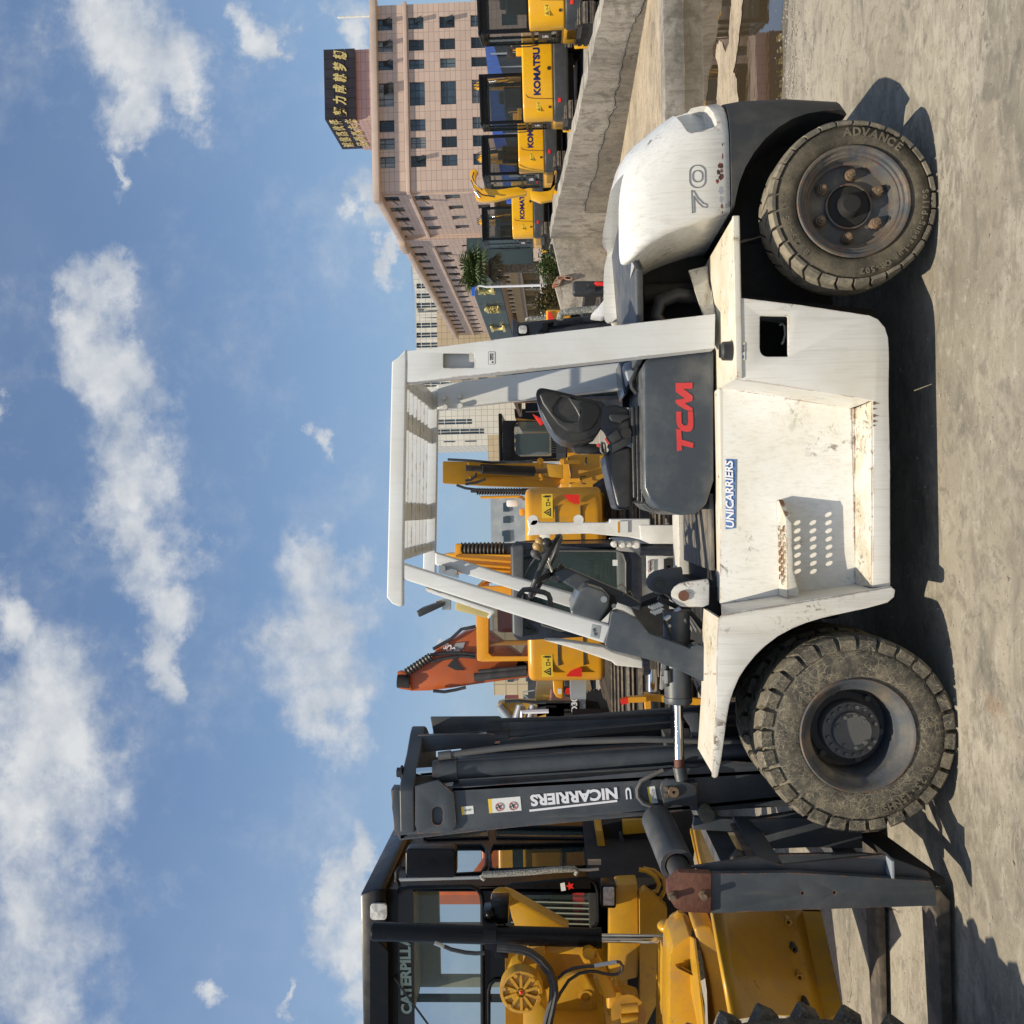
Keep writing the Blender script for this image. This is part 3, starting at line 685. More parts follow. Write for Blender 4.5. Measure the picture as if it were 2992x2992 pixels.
# hipped roof edge
zr = w('A', 415, 400, BY+2).z
mb = MB(); mb.loft([[(BX-0.7, BY-0.7, zc1), (xR+0.8, BY-0.7, zc1), (xR+0.8, 182, zc1), (BX-0.7, 182, zc1)], [(BX+4.5, BY+4.5, zr-0.1), (xR-1.5, BY+4.5, zr-0.1), (xR-1.5, 176, zr-0.1), (BX+4.5, 176, zr-0.1)]])
mb.build('roof', MR, pb, smooth=0)
for yy_, xx_ in ((BY-0.6, None),):
    MB().cyl((xR-1.4, yy_, zc1), (xR-1.4, yy_, zc1+3.4), 0.12, n=8).build('mast', M['white_plain'], pb)
# penthouse and sign box
SY0 = 105.0; SX0, SX1 = W(1000, 346, SY0).x, W(1000, 143, SY0).x
zsb, zst = W(1041, 340, SY0).z, W(949, 340, SY0).z
MB().box(((SX0+SX1)/2, SY0+4.8, (zr+zsb)/2-0.3), (SX1-SX0+0.2, 8.6, zsb-zr+2.5)).build('penthouse', TP, pb, smooth=0)
sbx = thing('roof_sign', ((SX0+SX1)/2, SY0, zsb), 'dark rooftop sign box with gold Chinese characters on two faces', 'sign')
MSG = material('sign_backing', (0.016, 0.012, 0.016), 0.5, col2=(0.032, 0.028, 0.034), mixs=0.25)
pw = (SX1-SX0)/7
for i in range(7):
    for j in range(3):
        MB().box((SX0+pw*(i+0.5), SY0, zsb+(zst-zsb)*(j+0.5)/3), (pw-0.05, 0.12, (zst-zsb)/3-0.05)).build('panel', MSG, sbx, smooth=0)
SY1 = 113.7
for i in range(8):
    for j in range(3):
        MB().box((SX0-0.02, SY0+(SY1-SY0)*(i+0.5)/8, zsb+(zst-zsb)*(j+0.5)/3), (0.12, (SY1-SY0)/8-0.05, (zst-zsb)/3-0.05)).build('panel', MSG, sbx, smooth=0)
MB().box(((SX0+SX1)/2, (SY0+SY1)/2, (zst+zsb)/2), (SX1-SX0-0.2, SY1-SY0-0.2, zst-zsb-0.2)).build('frame', M['under'], sbx, smooth=0)
for i, ch in enumerate('努力成就梦想'):
    v0 = w('V', 490, 1290-i*193, SY0-0.1); v1 = w('V', 240, 1290-i*193-135, SY0-0.1)
    text('character', ch, M['gold'], sbx, (v0.x, SY0-0.08, v0.z), (1, 0, 0.03), (0.12, 0, 1), 0.95, 1.55, 0.035, 0.12, 0.06)
for row, s_ in ((0, '诚信赢伙伴'), (1, '品质赢未来')):
    for i, ch in enumerate(s_):
        yv = SY1-0.9-i*(SY1-SY0-0.5)/5
        text('character', ch, M['gold'], sbx, (SX0-0.12, yv, zst-1.75-row*1.75), (0, -1, 0), (0, 0, 1), 1.25, 1.35, 0.03, 0.1, 0.05)
# entrance canopy with dark green fascia
ep = thing('entrance_canopy', (17.5, 70, 0), 'dark green canopy with gold characters in front of the beige columned entrance', 'canopy')
MGN = material('dark_green_panel', (0.030, 0.048, 0.048), 0.45, col2=(0.04, 0.06, 0.06), mixs=0.5)
y0c = 70.0; xc_ = W(1370, 803, y0c).x; xr_c = W(1370, 742, y0c).x
zt_, zb_ = W(1366, 803, y0c).z, W(1454, 803, y0c).z
MB().box(((xc_+xr_c)/2+0.6, y0c, (zt_+W(1556, 760, y0c).z)/2), (xr_c-xc_+1.0, 0.5, zt_-W(1556, 760, y0c).z)).build('front_panel', MGN, ep, smooth=0)
for i in range(6):
    ya = y0c+0.3+i*9.0
    MB().box((xc_, ya+4.45, (zt_+zb_)/2), (0.3, 8.85, zt_-zb_)).build('fascia_panel', MGN, ep, smooth=0)
for i, ch in enumerate('汇鑫工程机'):
    yv = [72.5, 79.5, 88.0, 98.0, 109.0][i]
    text('character', ch, M['gold'], ep, (xc_-0.25, yv+2.3, zb_+0.45), (0, -1, 0), (0, 0, 1), 2.2, zt_-zb_-0.9, 0.03, 0, 0.2)
MB().box((xc_+4, y0c+26, zb_+0.3), (8, 52, 0.3)).build('canopy_soffit', MT, ep)
for z_ in (w('O', 700, 700, 76).z, ):
    MB().box((xc_+3.2, y0c+30, z_), (0.4, 56, 0.95)).build('balcony_front', TB, ep, smooth=0)
    MB().box((xc_+3.1, y0c+30, z_-0.62), (0.8, 56, 0.2)).build('balcony_edge', MT, ep, smooth=0)
for i in range(9): MB().box((xc_+3.4, y0c+5+i*6.5, 2.0), (0.8, 0.8, 4.4)).build('column', TB, ep, bevel=0.05)
MB().box((xc_+6.5, y0c+30, 3), (0.3, 60, 6)).build('back_wall', TB, ep, smooth=0)
for i in range(7):
    window(ep, (xc_+6.3, y0c+3+i*6.5, 0.5), (0, 1, 0), 3.0, 0.5, 3.2, (-1, 0, 0), 2)
for i in range(16): MB().box((xc_+3.0, y0c+2+i*1.7, w('O', 560, 700, 76).z), (0.12, 0.5, 0.8)).build('baluster', M['white_plain'], ep)
for i in range(4): MB().box((xr_c-0.4+i*1.1, y0c-1, W(1570, 760, 69).z), (1.05, 0.25, 0.55)).build('coping_panel', MT, ep)

# tall pale block far behind
ob = thing('tower_block', (36, 222, 0), 'tall pale tiled tower block with vertical blue window strips behind the offices', 'building')
zt2 = W(1205, 900, 220).z; xl2, xr3 = W(1300, 1306, 220).x, W(1300, 770, 220).x
strips = []
for a in (310, 380, 447, 516, 588, 657, 728): strips.append((w('B', 280, a+36, 220).x, w('B', 280, a, 220).x, w('B', 420, a, 220).z-22, w('B', 282, a, 220).z))
for a in (900, 960, 1010, 1078): strips.append((w('B', 300, a+30, 220).x, w('B', 300, a, 220).x, 2, w('B', 282, a, 220).z))
for (a, b_) in ((1270, 675), (1340, 760)): strips.append((w('B', 440, a+36, 220).x, w('B', 440, a, 220).x, w('B', b_, a, 220).z, w('B', 282, a, 220).z))
hs = [[(x0, 220, z0), (x1, 220, z0), (x1, 220, z1), (x0, 220, z1)] for (x0, x1, z0, z1) in strips]
MB().extr([(xl2, 220, 0), (xr3, 220, 0), (xr3, 220, zt2), (xl2, 220, zt2)], (0, 0.6, 0), hs).build('wall', TW, ob, smooth=0)
MB().box(((xl2+xr3)/2, 231, zt2/2-0.3), (xr3-xl2-0.1, 20, zt2-0.6)).build('core', TW, ob, smooth=0)
for (x0, x1, z0, z1) in strips:
    f = MB().box(((x0+x1)/2, 220.4, (z0+z1)/2), (x1-x0, 0.1, z1-z0)).build('window', M['winglass'], ob, smooth=0)
    mb = MB(); nb = max(2, int((z1-z0)/2.2))
    for i in range(nb): mb.box(((x0+x1)/2, 220.3, z0+(z1-z0)*(i+0.5)/nb), (x1-x0, 0.12, 0.14))
    mb.box(((x0+x1)/2, 220.28, (z0+z1)/2), (0.14, 0.12, z1-z0)); mb.build('glazing_bar', TW, f, smooth=0)
for i in range(6):
    v = w('Q', 10+i*0, 940, 220); MB().box((xl2+1.2+(i % 2)*1.9, 219.97, zt2-3-(i//2)*5.0), (0.25, 0.1, 2.6)).build('vent_slot', MF, ob, smooth=0)
# beige block in front of it
bb = thing('beige_block', (29, 185, 0), 'beige gridded tile block between the pink offices and the tower', 'building')
zb3 = W(1277, 960, 185).z
MB().box((34.4, 212, zb3/2), (10.8, 54, zb3)).build('wall', TB, bb, smooth=0)
for k_ in range(3):
    for i in range(9):
        y = 189+i*4.6
        f = MB().box((28.95, y+1.2, zb3-3.6-3.9*k_), (0.3, 2.2, 1.9)).build('window', M['winglass'], bb, smooth=0)
        MB().box((28.8, y+1.2, zb3-3.6-3.9*k_), (0.1, 0.12, 1.9)).box((28.8, y+1.2, zb3-3.2-3.9*k_), (0.1, 2.2, 0.12)).build('glazing_bar', MF, f, smooth=0)
# tan low block
v0, v1 = W(1425, 1271, 200), W(1425, 1345, 200)
tb = thing('tan_block', (v0.x-2, 205, 0), 'plain tan block seen low beside the tower, behind the black digger cab', 'building')
MB().box(((v0.x+v1.x)/2, 207, v0.z/2), (v0.x-v1.x, 14, v0.z)).build('wall', TB, tb, smooth=0)
for i in range(3): MB().box((v1.x+1.3+i*1.8, 199.9, v0.z-6), (0.9, 0.3, 1.2)).build('window', M['winglass'], tb, smooth=0)
# grey building in the gap
v0, v1 = W(1433, 1452, 120), W(1433, 1600, 120)
gb = thing('grey_building', (v0.x-3, 124, 0), 'grey rendered building with dark windows beyond the yellow counterweight', 'building')
MGB = material('grey_render', (0.30, 0.33, 0.35), 0.8, col2=(0.40, 0.42, 0.42), mixs=0.5, streak=0.2)
MB().box(((v0.x+v1.x)/2, 126, v0.z/2), (v0.x-v1.x, 12, v0.z)).build('wall', MGB, gb, smooth=0)
for (a, b_, c_, d) in ((1470, 1470, 1487, 1495), (1467, 1552, 1490, 1566), (1471, 1566, 1491, 1583), (1470, 1510, 1490, 1528)):
    p_, r2 = W(a, b_, 119.9), W(c_, d, 119.9)
    MB().box(((p_.x+r2.x)/2, 119.95, (p_.z+r2.z)/2), (abs(p_.x-r2.x), 0.3, abs(p_.z-r2.z))).build('window', M['winglass'], gb, smooth=0)
MB().box((v0.x-2.2, 119.6, 1.8), (6, 1.2, 0.25)).build('awning', MGB, gb)
# beige tile building on the left, and the little red brown one
v0, v1 = w('R', 140, -60, 90), w('R', 140, 280, 90)
lb = thing('cream_building', (v0.x-1, 94, 0), 'cream tiled building standing just right of the mast', 'building')
MB().box(((v0.x+v1.x)/2+3, 94, v0.z/2), (v0.x-v1.x+6, 8, v0.z)).build('wall', TB, lb, smooth=0)
for (a, b_, c_, d) in ((285, 95, 345, 145), (470, 95, 560, 140)):
    p_, r2 = w('R', a, b_, 89.9), w('R', c_, d, 89.9)
    MB().box(((p_.x+r2.x)/2, 89.95, (p_.z+r2.z)/2), (abs(p_.x-r2.x), 0.3, abs(p_.z-r2.z))).build('window', M['winglass'], lb, smooth=0)
v0, v1 = w('R', 262, 270, 120), w('R', 262, 360, 120)
rb = thing('red_brown_house', (v1.x, 124, 0), 'red brown and cream house far off beside the mast', 'building')
MB().box((v1.x-4, 124, v0.z/2), (v0.x-v1.x+10, 8, v0.z)).build('wall', material('red_brown_render', (0.16, 0.05, 0.045), 0.8), rb, smooth=0)
vz = w('R', 400, 300, 119.8)
MB().box((v1.x-3, 119.6, vz.z/2), (v0.x-v1.x+8, 0.6, vz.z)).build('cream_front', material('cream_render', (0.55, 0.42, 0.24), 0.8), rb, smooth=0)
for i in range(3):
    for j in range(2): MB().box((v1.x+0.8+1.7*i, 119.25, vz.z-1.2-2.6*j), (0.9, 0.15, 1.2)).build('window', M['winglass'], rb, smooth=0)
for (cx, cz) in (((v0.x+v1.x)/2, (v0.z+vz.z)/2),): window(rb, (cx-1.2, 119.9, cz-1.4), (1, 0, 0), 2.4, cz-1.3, cz+1.0, (0, -1, 0), 3, frame=M['wlet'])
# shed roof behind the diggers
sh = thing('blue_roofed_shed', (26, 62, 0), 'long dark shed with a bright blue roof edge behind the diggers', 'shed')
p0, p1, p2, p3 = w('A', 1245, 300, 62), w('A', 1275, 560, 56), w('A', 1300, 930, 50), w('A', 1400, 1420, 44)
MBL = material('blue_roof_sheet', (0.02, 0.10, 0.55), 0.35, col2=(0.03, 0.16, 0.65), mixs=2)
MSH = material('shed_wall', (0.035, 0.037, 0.038), 0.6, col2=(0.06, 0.06, 0.06), mixs=1)
mb = MB()
for a, b_ in ((p0, p1), (p1, p2), (p2, p3)): mb.extr([a, b_, b_+Vector((0, 0, -0.9)), a+Vector((0, 0, -0.55))], (0, 0.4, 0))
mb.build('roof_edge', MBL, sh, smooth=0)
for a, b_ in ((p0, p1), (p1, p2), (p2, p3)):
    MB().extr([a+Vector((0, .1, -.5)), b_+Vector((0, .1, -.8)), Vector((b_.x, b_.y+.1, 0)), Vector((a.x, a.y+.1, 0))], (0, 0.3, 0)).build('shed_wall', MSH, sh, smooth=0)
for i in range(10):
    f = i/9; v = p0.lerp(p3, f); MB().box((v.x, v.y-0.1, v.z/2), (0.12, 0.12, v.z-0.6)).build('post', M['grey'], sh)

# ---- palm, bushes, lamp post
mfr = material('palm_frond', (0.050, 0.085, 0.022), 0.55, col2=(0.10, 0.13, 0.035), mixs=4)
mfd = material('dry_frond', (0.20, 0.15, 0.08), 0.8, col2=(0.10, 0.08, 0.045), mixs=6)
mtr = material('palm_trunk', (0.10, 0.075, 0.055), 0.9, col2=(0.20, 0.16, 0.12), mixs=10, bump=0.6, bumps=8)
py_ = 42.0
pc = w('O', 20, 330, py_); pc = W(1378, 788, py_); pbase = W(1640, 782, py_)
pt = thing('palm_tree', (pc.x, py_, 0), 'fan palm with a shaggy trunk standing before the dark green canopy', 'palm')
tr = MB(); zb0 = 0.5; N_ = 46; rn = random.Random(21)
for i in range(N_):
    z = zb0+(pc.z-0.4-zb0)*i/N_; r_ = 0.155+0.03*(i % 2)+(0.10 if i > N_-12 else 0)
    tr.cyl((pc.x, py_, z), (pc.x+rn.uniform(-.02, .02), py_, z+0.16), r_*0.85, r_*1.15, 9)
tr.build('trunk', mtr, pt)
def frond(mb, o, d, L, droop, nl=15, wl=0.085):
    d = Vector(d).normalized(); side = d.cross(Vector((0, 0, 1))); side.normalize(); upv = side.cross(d)
    stem = L*0.45
    def P(s): return Vector(o)+d*s-Vector((0, 0, 1))*droop*(s/L)**2*L
    c = P(stem); mb.bar(o, c, 0.03, 0.02)
    for i in range(nl):
        a = R(-115+230*i/(nl-1)); l_ = L*0.62*(1-0.25*abs(a)/2)*rn.uniform(0.85, 1.1)
        dd = (d*math.cos(a)+side*math.sin(a)).normalized(); dd2 = (dd-Vector((0, 0, 0.55+droop))*0.6).normalized()
        m_ = c+dd*l_*0.6; e_ = m_+dd2*l_*0.4
        wv_ = dd.cross(upv).normalized()*wl*0.5
        mb.quad(c, m_+wv_, e_, m_-wv_)
for nm, mm, cnt in (('frond', mfr, 46), ('dry_frond', mfd, 16)):
    for i in range(cnt):
        az = rn.uniform(0, 6.283); el = rn.uniform(-0.35, 1.15) if nm == 'frond' else rn.uniform(-1.25, -0.6)
        d = (math.cos(az)*math.cos(el), math.sin(az)*math.cos(el), math.sin(el))
        mb = MB(); frond(mb, (pc.x, py_, pc.z-0.25+(0 if nm == 'frond' else -0.25)), d, rn.uniform(1.0, 1.5) if nm == 'frond' else rn.uniform(0.8, 1.2), rn.uniform(0.2, 0.6))
        mb.build(nm, mm, pt, smooth=0)
mlf = material('bush_leaf', (0.055, 0.095, 0.025), 0.6, col2=(0.12, 0.15, 0.04), mixs=8)
mlr = material('bush_leaf_russet', (0.13, 0.085, 0.03), 0.6, col2=(0.08, 0.10, 0.03), mixs=5)
def bush(cen, rad, n, mm, label):
    cen = Vector(cen); b_ = thing('bush', (cen.x, cen.y, 0), label, 'bush', 'bushes along the lot edge')
    mb = MB()
    for i in range(7):
        e = cen+Vector((rn.gauss(0, rad[0]*.4), rn.gauss(0, rad[1]*.3), rn.uniform(0, rad[2]*.6))); mb.tube([(cen.x, cen.y, 0.4), (cen+(e-cen)*0.5)+Vector((0, 0, -0.1)), e], 0.012, 4)
    mb.build('stem', mtr, b_)
    mb = MB()
    cl = [cen+Vector((rn.gauss(0, rad[0]*.5), rn.gauss(0, rad[1]*.5), rn.gauss(0, rad[2]*.45))) for _ in range(26)]
    for i in range(n):
        c = rn.choice(cl); p_ = c+Vector((rn.gauss(0, .13), rn.gauss(0, .13), rn.gauss(0, .13)))
        s = rn.uniform(0.03, 0.07); a = Vector((rn.gauss(0, 1), rn.gauss(0, 1), rn.gauss(0, .5))).normalized(); b2 = a.cross(Vector((rn.random(), rn.random(), 1))).normalized()
        mb.quad(p_-a*s, p_-b2*s*0.45, p_+a*s, p_+b2*s*0.45)
    mb.build('foliage', mm, b_, smooth=0, kind='stuff')
bush(W(1615, 745+20, 33), (0.5, 0.5, 0.32), 2600, mlf, 'dark green bush right of the palm trunk under the small digger')
bush(W(1612, 800, 30), (0.42, 0.5, 0.30), 2600, mlf, 'light green bush on the wall end, left of the palm trunk')
bush(W(1612, 878, 27), (0.42, 0.45, 0.30), 2600, mlr, 'loose green and russet bush above the orange machine')
ly = 36.0
lp0, lp1 = w('O', 1250, 640, ly), w('O', 330, 668, ly)
lpz = thing('lamp_post', (lp0.x, ly, 0), 'slim white street lamp post with a curved blue-tipped arm', 'lamp post')
MB().cyl((lp0.x, ly, 0), (lp1.x, ly, lp1.z), 0.06, 0.042, 10).build('pole', M['wlet'], lpz)
MB().tube(ws('O', ly, [(340, 668), (280, 655), (240, 655), (200, 680), (170, 720)]), 0.035, 6).build('arm', M['wlet'], lpz)
MB().box(w('O', 158, 735, ly), (0.3, 0.16, 0.12)).build('lamp_head', MBL, lpz)
for xx in (985, 1125): MB().box(w('O', xx, 655, ly), (0.16, 0.03, 0.03)).build('bracket', M['wlet'], lpz)
# ================================================================== THE FORKLIFT
YC = 4.93                                                     # its centre line
fk = thing('forklift', (0.2, YC, 0), 'white and slate forklift with open driver seat, facing left in the foreground', 'forklift')

def wheel(root, c, yo, wd, Ro, Rr, worn, lug_n, lug_mat, tyre_mat, dual=False):
    """wheel with its outer face at y=yo, looking towards -y"""
    wh = sub('wheel', root); cx, cz = c
    o = (cx, yo, cz)
    s = Rr
    Rb = Ro*(0.955 if worn else 0.93)
    prof = [(s, 0.012), (s+0.008, 0.0), (s+0.02, -0.004), (s+(Rb-s)*0.35, -0.010), (s+(Rb-s)*0.7, -0.002), (Rb*0.97, 0.012), (Rb, 0.035),
            (Rb, wd-0.035), (Rb*0.97, wd-0.012), (s+(Rb-s)*0.5, wd+0.006), (s, wd-0.012)]
    MB().lathe(prof, o, (0, 1, 0), 96, closed=True).build('tyre', tyre_mat, wh, smooth=50)
    mb = MB(); n = lug_n; rnd = random.Random(int(cx*100)+n)
    for side in (0, 1):
        for i in range(n):
            a0 = 2*math.pi*(i+0.5*side)/n; da = 2*math.pi/n*(0.80 if not worn else 0.86)
            ri = Ro*0.865 if not worn else Ro*0.925
            rt = Ro*(1+rnd.uniform(-0.004, 0.003))
            ys = [(-0.004, ri, rt*0.965), (0.016, Rb-0.01, rt), (wd*0.30, Rb-0.01, rt+0.003), (wd*0.56, Rb-0.01, rt+0.003)]
            sk = [0, 0.0, 0.35*da, 0.75*da]
            rings = []
            for (yv, r0, r1), kk in zip(ys, sk):
                yv2 = yv if side == 0 else wd-yv
                rg = []
                for (r, f) in ((r0, 0), (r1, 0.02), (r1, 0.5), (r1, 0.98), (r0, 1)):
                    a = a0+kk+da*f; rg.append((cx+r*math.cos(a), yo+yv2, cz+r*math.sin(a)))
                rings.append(rg)
            mb.loft(rings)
    mb.build('tread', lug_mat, wh, bevel=0.0, smooth=30)
    return wh
FC = w('G', 1175, 866, 3.93); RC = w('E', 1143, 752, 4.02)
FR, RRr = 0.404, 0.350
FC.z, RC.z = 0.440, 0.386
# front dual wheels, near side
wf = wheel(fk, (FC.x, FC.z), 3.93, 0.225, FR, 0.222, False, 29, M['rubber'], M['rubber'])
def front_rim(wh, yo, cx, cz):
    o = (cx, yo, cz)
    MB().lathe([(0.236, -0.004), (0.231, -0.013), (0.222, -0.010), (0.212, 0.004), (0.205, 0.020), (0.188, 0.030), (0.180, 0.044), (0.176, 0.20), (0.10, 0.205), (0.10, 0.22), (0.19, 0.22), (0.222, 0.02)], o, n=72, closed=True).build('rim', M['rim'], wh)
front_rim(wf, 3.93, FC.x, FC.z)
hb = MB().lathe([(0, 0.065), (0.078, 0.065), (0.081, 0.072), (0.082, 0.085), (0.117, 0.087), (0.120, 0.092), (0.120, 0.16), (0.150, 0.18), (0.150, 0.2)], (FC.x, 3.93, FC.z), n=48).build('hub', M['hub'], wf)
mb = MB()
for i in range(18):
    if i in (4, 13): continue
    a = 2*math.pi*i/18+0.1; px, pz = FC.x+0.101*math.cos(a), FC.z+0.101*math.sin(a)
    MB().cyl((px, 3.93+0.073, pz), (px, 3.93+0.088, pz), 0.0085, n=6).build('hub_bolt', M['hub'], wf)
mb = MB()
for i in range(9):
    if i in (2, 6): continue
    a = 2*math.pi*i/9+0.5; px, pz = FC.x+0.067*math.cos(a), FC.z+0.067*math.sin(a)
    MB().cyl((px, 3.93+0.054, pz), (px, 3.93+0.066, pz), 0.0085, n=6).build('cover_bolt', M['hub'], wf)
for i in range(6):
    a = 2*math.pi*i/6+0.35; px, pz = FC.x+0.150*math.cos(a), FC.z+0.150*math.sin(a)
    MB().cyl((px, 3.93+0.165, pz), (px, 3.93+0.198, pz), 0.014, n=6).build('lug_nut', M['hub'], wf)
arc_text('sidewall_text', '8.25-15NHS', M['rubber3'], wf, (FC.x, 3.93-0.008, FC.z), 0.315, R(-116), -R(5.0), 0.040, 0.005)
wf2 = wheel(fk, (FC.x, FC.z), 4.215, 0.225, FR, 0.222, False, 29, M['rubber'], M['rubber'])
MB().cyl((FC.x, 4.28, FC.z), (FC.x, 4.40, FC.z), 0.222, n=32).build('rim', M['under'], wf2)
for yo in (2*YC-3.93-0.225, 2*YC-4.215-0.225):
    wx = wheel(fk, (FC.x, FC.z), yo, 0.225, FR, 0.222, False, 29, M['rubber'], M['rubber'])
    MB().cyl((FC.x, yo+0.05, FC.z), (FC.x, yo+0.18, FC.z), 0.222, n=32).build('rim', M['rim'], wx)
MB().cyl((FC.x, 4.1, FC.z), (FC.x, 5.75, FC.z), 0.10, n=24).box((FC.x, YC, FC.z), (0.34, 0.62, 0.34)).build('front_axle', M['under'], fk)
# rear wheels
wr = wheel(fk, (RC.x, RC.z), 4.02, 0.22, RRr, 0.232, True, 30, M['tread'], M['rubber2'])
o = (RC.x, 4.02, RC.z)
MB().lathe([(0.236, -0.006), (0.231, -0.012), (0.222, -0.010), (0.214, 0.003), (0.205, 0.004), (0.198, 0.012), (0.192, 0.012), (0.186, 0.030), (0.182, 0.045), (0.172, 0.050), (0.172, 0.075), (0.10, 0.078), (0.097, 0.060), (0.090, 0.058), (0.090, 0.12), (0.2, 0.12), (0.226, 0.03)], o, n=72, closed=True).build('rim', M['rim'], wr)
MB().lathe([(0, 0.018), (0.036, 0.020), (0.044, 0.028), (0.049, 0.045), (0.053, 0.060), (0.070, 0.064), (0.086, 0.066), (0.090, 0.08)], o, n=32).build('hub', M['under'], wr)
for i in range(6):
    a = 2*math.pi*i/6+R(-4); px, pz = RC.x+0.134*math.cos(a), RC.z+0.134*math.sin(a)
    nt = MB().cyl((px, 4.02+0.052, pz), (px, 4.02+0.076, pz), 0.0205, 0.027, n=18).cyl((px, 4.02+0.036, pz), (px, 4.02+0.055, pz), 0.0175, n=6).cyl((px, 4.02+0.026, pz), (px, 4.02+0.038, pz), 0.0085, n=10)
    nt.build('lug_nut', M['nut'], wr)
cw_ = (RC.x, 4.02-0.006, RC.z)
arc_text('sidewall_text', 'ADVANCE', M['rubber3'], wr, cw_, 0.290, R(4), -R(7.4), 0.048, 0.005)
arc_text('sidewall_text', '8.25-15', M['rubber3'], wr, cw_, 0.287, R(136), -R(5.6), 0.036, 0.004)
arc_text('sidewall_text', '(6.5)', M['rubber3'], wr, cw_, 0.287, R(94), -R(3.6), 0.026, 0.003)
arc_text('sidewall_text', 'Solid-Super-Lug OB-502', M['rubber3'], wr, cw_, 0.296, R(-84), -R(4.3), 0.033, 0.004)
wr2 = wheel(fk, (RC.x, RC.z), 2*YC-4.02-0.22, 0.22, RRr, 0.232, True, 30, M['tread'], M['rubber2'])
MB().cyl((RC.x, 5.70, RC.z), (RC.x, 5.78, RC.z), 0.23, n=32).build('rim', M['rim'], wr2)
MB().box((RC.x, YC, RC.z+0.02), (0.16, 1.35, 0.17)).box((RC.x, 4.33, RC.z), (0.12, 0.12, 0.24)).box((RC.x-0.15, YC, RC.z+0.02), (0.08, 0.9, 0.08)).build('rear_axle', M['under'], fk, bevel=0.01)

# ---- chassis: tank box, step well, fender
ZT = 0.893
# side plate of the tank box with its square opening, carried on below the step as a sill
sp = ws('F', 4.0, [(868, 205), (868, -30)]) + ws('E', 4.0, [(478, 1290), (850, 1335), (1235, 1393), (1285, 1415), (1325, 1462), (1343, 1520)]) + ws('F', 4.0, [(1735, 60), (1733, 340), (1741, 700), (1742, 1380), (1640, 1384), (1645, 1000), (1646, 700), (1643, 330)])
hole = ws('E', 4.0, rrect(619, 780, 1396, 1627, [10, 42, 10, 10], 4))
MB().xz(sp, 4.024, [hole]).build('side_panel', M['white'], fk, bevel=0.006)
# inside of the tank box
a, b = w('F', 870, 60, 4.0), w('F', 1720, 60, 4.0)
xr_ = w('E', 480, 1290, 4.0).x
MB().box(((xr_+0.30)/2+0.02, 4.22, 0.55), (0.05, 0.36, 0.55)).build('tank_wall', M['under'], fk)
MB().xz([(p[0], 4.36, p[2]) for p in [W(2140, 860, 4.36), W(2560, 905, 4.36), W(2585, 1120, 4.36), W(2130, 1135, 4.36)]], 4.38).build('inner_wall', M['under'], fk)
rear_edge = [w('E', 480, 1292, 4.0), w('E', 1235, 1396, 4.0), w('E', 1322, 1470, 4.0)]
mb = MB(); pr = rear_edge
for q0, q1 in zip(pr, pr[1:]): mb.quad(q0+Vector((0, 0.02, 0)), q1+Vector((0, 0.02, 0)), q1+Vector((0, 0.38, 0)), q0+Vector((0, 0.38, 0)))
mb.build('tank_end', M['white'], fk)
MB().tube(ws('E', 4.10, [(730, 1450), (745, 1440), (758, 1455), (762, 1500), (752, 1540), (742, 1558)]), 0.005, 6).build('tank_hose', M['deckw'], fk)
# chamfer between tank side and step well, and the slanting panel of the well
A0, A1 = w('F', 868, 207, 4.0), w('F', 1645, 327, 4.0)
B0, B1 = w('F', 786, 256, 4.37), w('F', 1520, 372, 4.215)
MB().quad(A0+Vector((0, .01, 0)), A1+Vector((0, .01, 0)), B1, B0).build('chamfer', M['white'], fk)
E0, E1 = w('F', 782, 1476, 4.37), w('F', 1545, 1372, 4.215)
p = [B0, B1, E1, E0]
MB().extr([B0, B1, E1, E0], (0, 0.02, 0)).build('step_well_panel', M['white'], fk)
# deck along the top, with rolled lip
mb = MB()
xe, xs_ = w('E', 450, 838, 4.0).x, w('F', 868, 205, 4.0).x
MB().extr([(xe, 4.008, ZT-0.002), (xs_, 4.008, ZT-0.002), (B0.x, 4.37, ZT-0.002), (B0.x, 5.86, ZT-0.002), (xe-0.03, 5.86, ZT-0.002)], (0, 0, -0.03)).build('rear_deck', M['deckw'], fk, bevel=0.006, seg=3)
MB().box(((xe+xs_)/2+.002, 4.003, ZT-0.016), (xe-xs_+.004, 0.018, 0.030)).build('deck_lip', M['deckw'], fk, bevel=0.006, seg=3)
xd = w('F', 775, 1480, 4.37).x
fdx = w('G', 405, 190, 3.96).x+0.004
MB().box(((B0.x+fdx)/2, 4.4325, ZT-0.012), (B0.x-fdx, 0.13, 0.045)).build('front_deck', M['deckw'], fk, bevel=0.012, seg=3)
# white sills across the floor, seen on both sides of the mat
Zf = ZT+0.014
MB().box(((B0.x+xd)/2, 5.66, ZT+0.02), (B0.x-xd, 0.3, 0.06)).build('floor_sill', M['white'], fk, bevel=0.004)
MB().box((-0.18, 4.98, 0.882), (1.05, 1.0, 0.03)).build('floor_plate', M['under'], fk)
fm0, fm1 = w('F', 700, 925, 4.5), w('F', 700, 1290, 4.5)
MB().box(((fm0.x+fm1.x)/2+0.03, 4.98, 0.918), (abs(fm0.x-fm1.x)+0.06, 0.94, 0.02)).build('floor_mat', M['mat_'], fk, bevel=0.005)
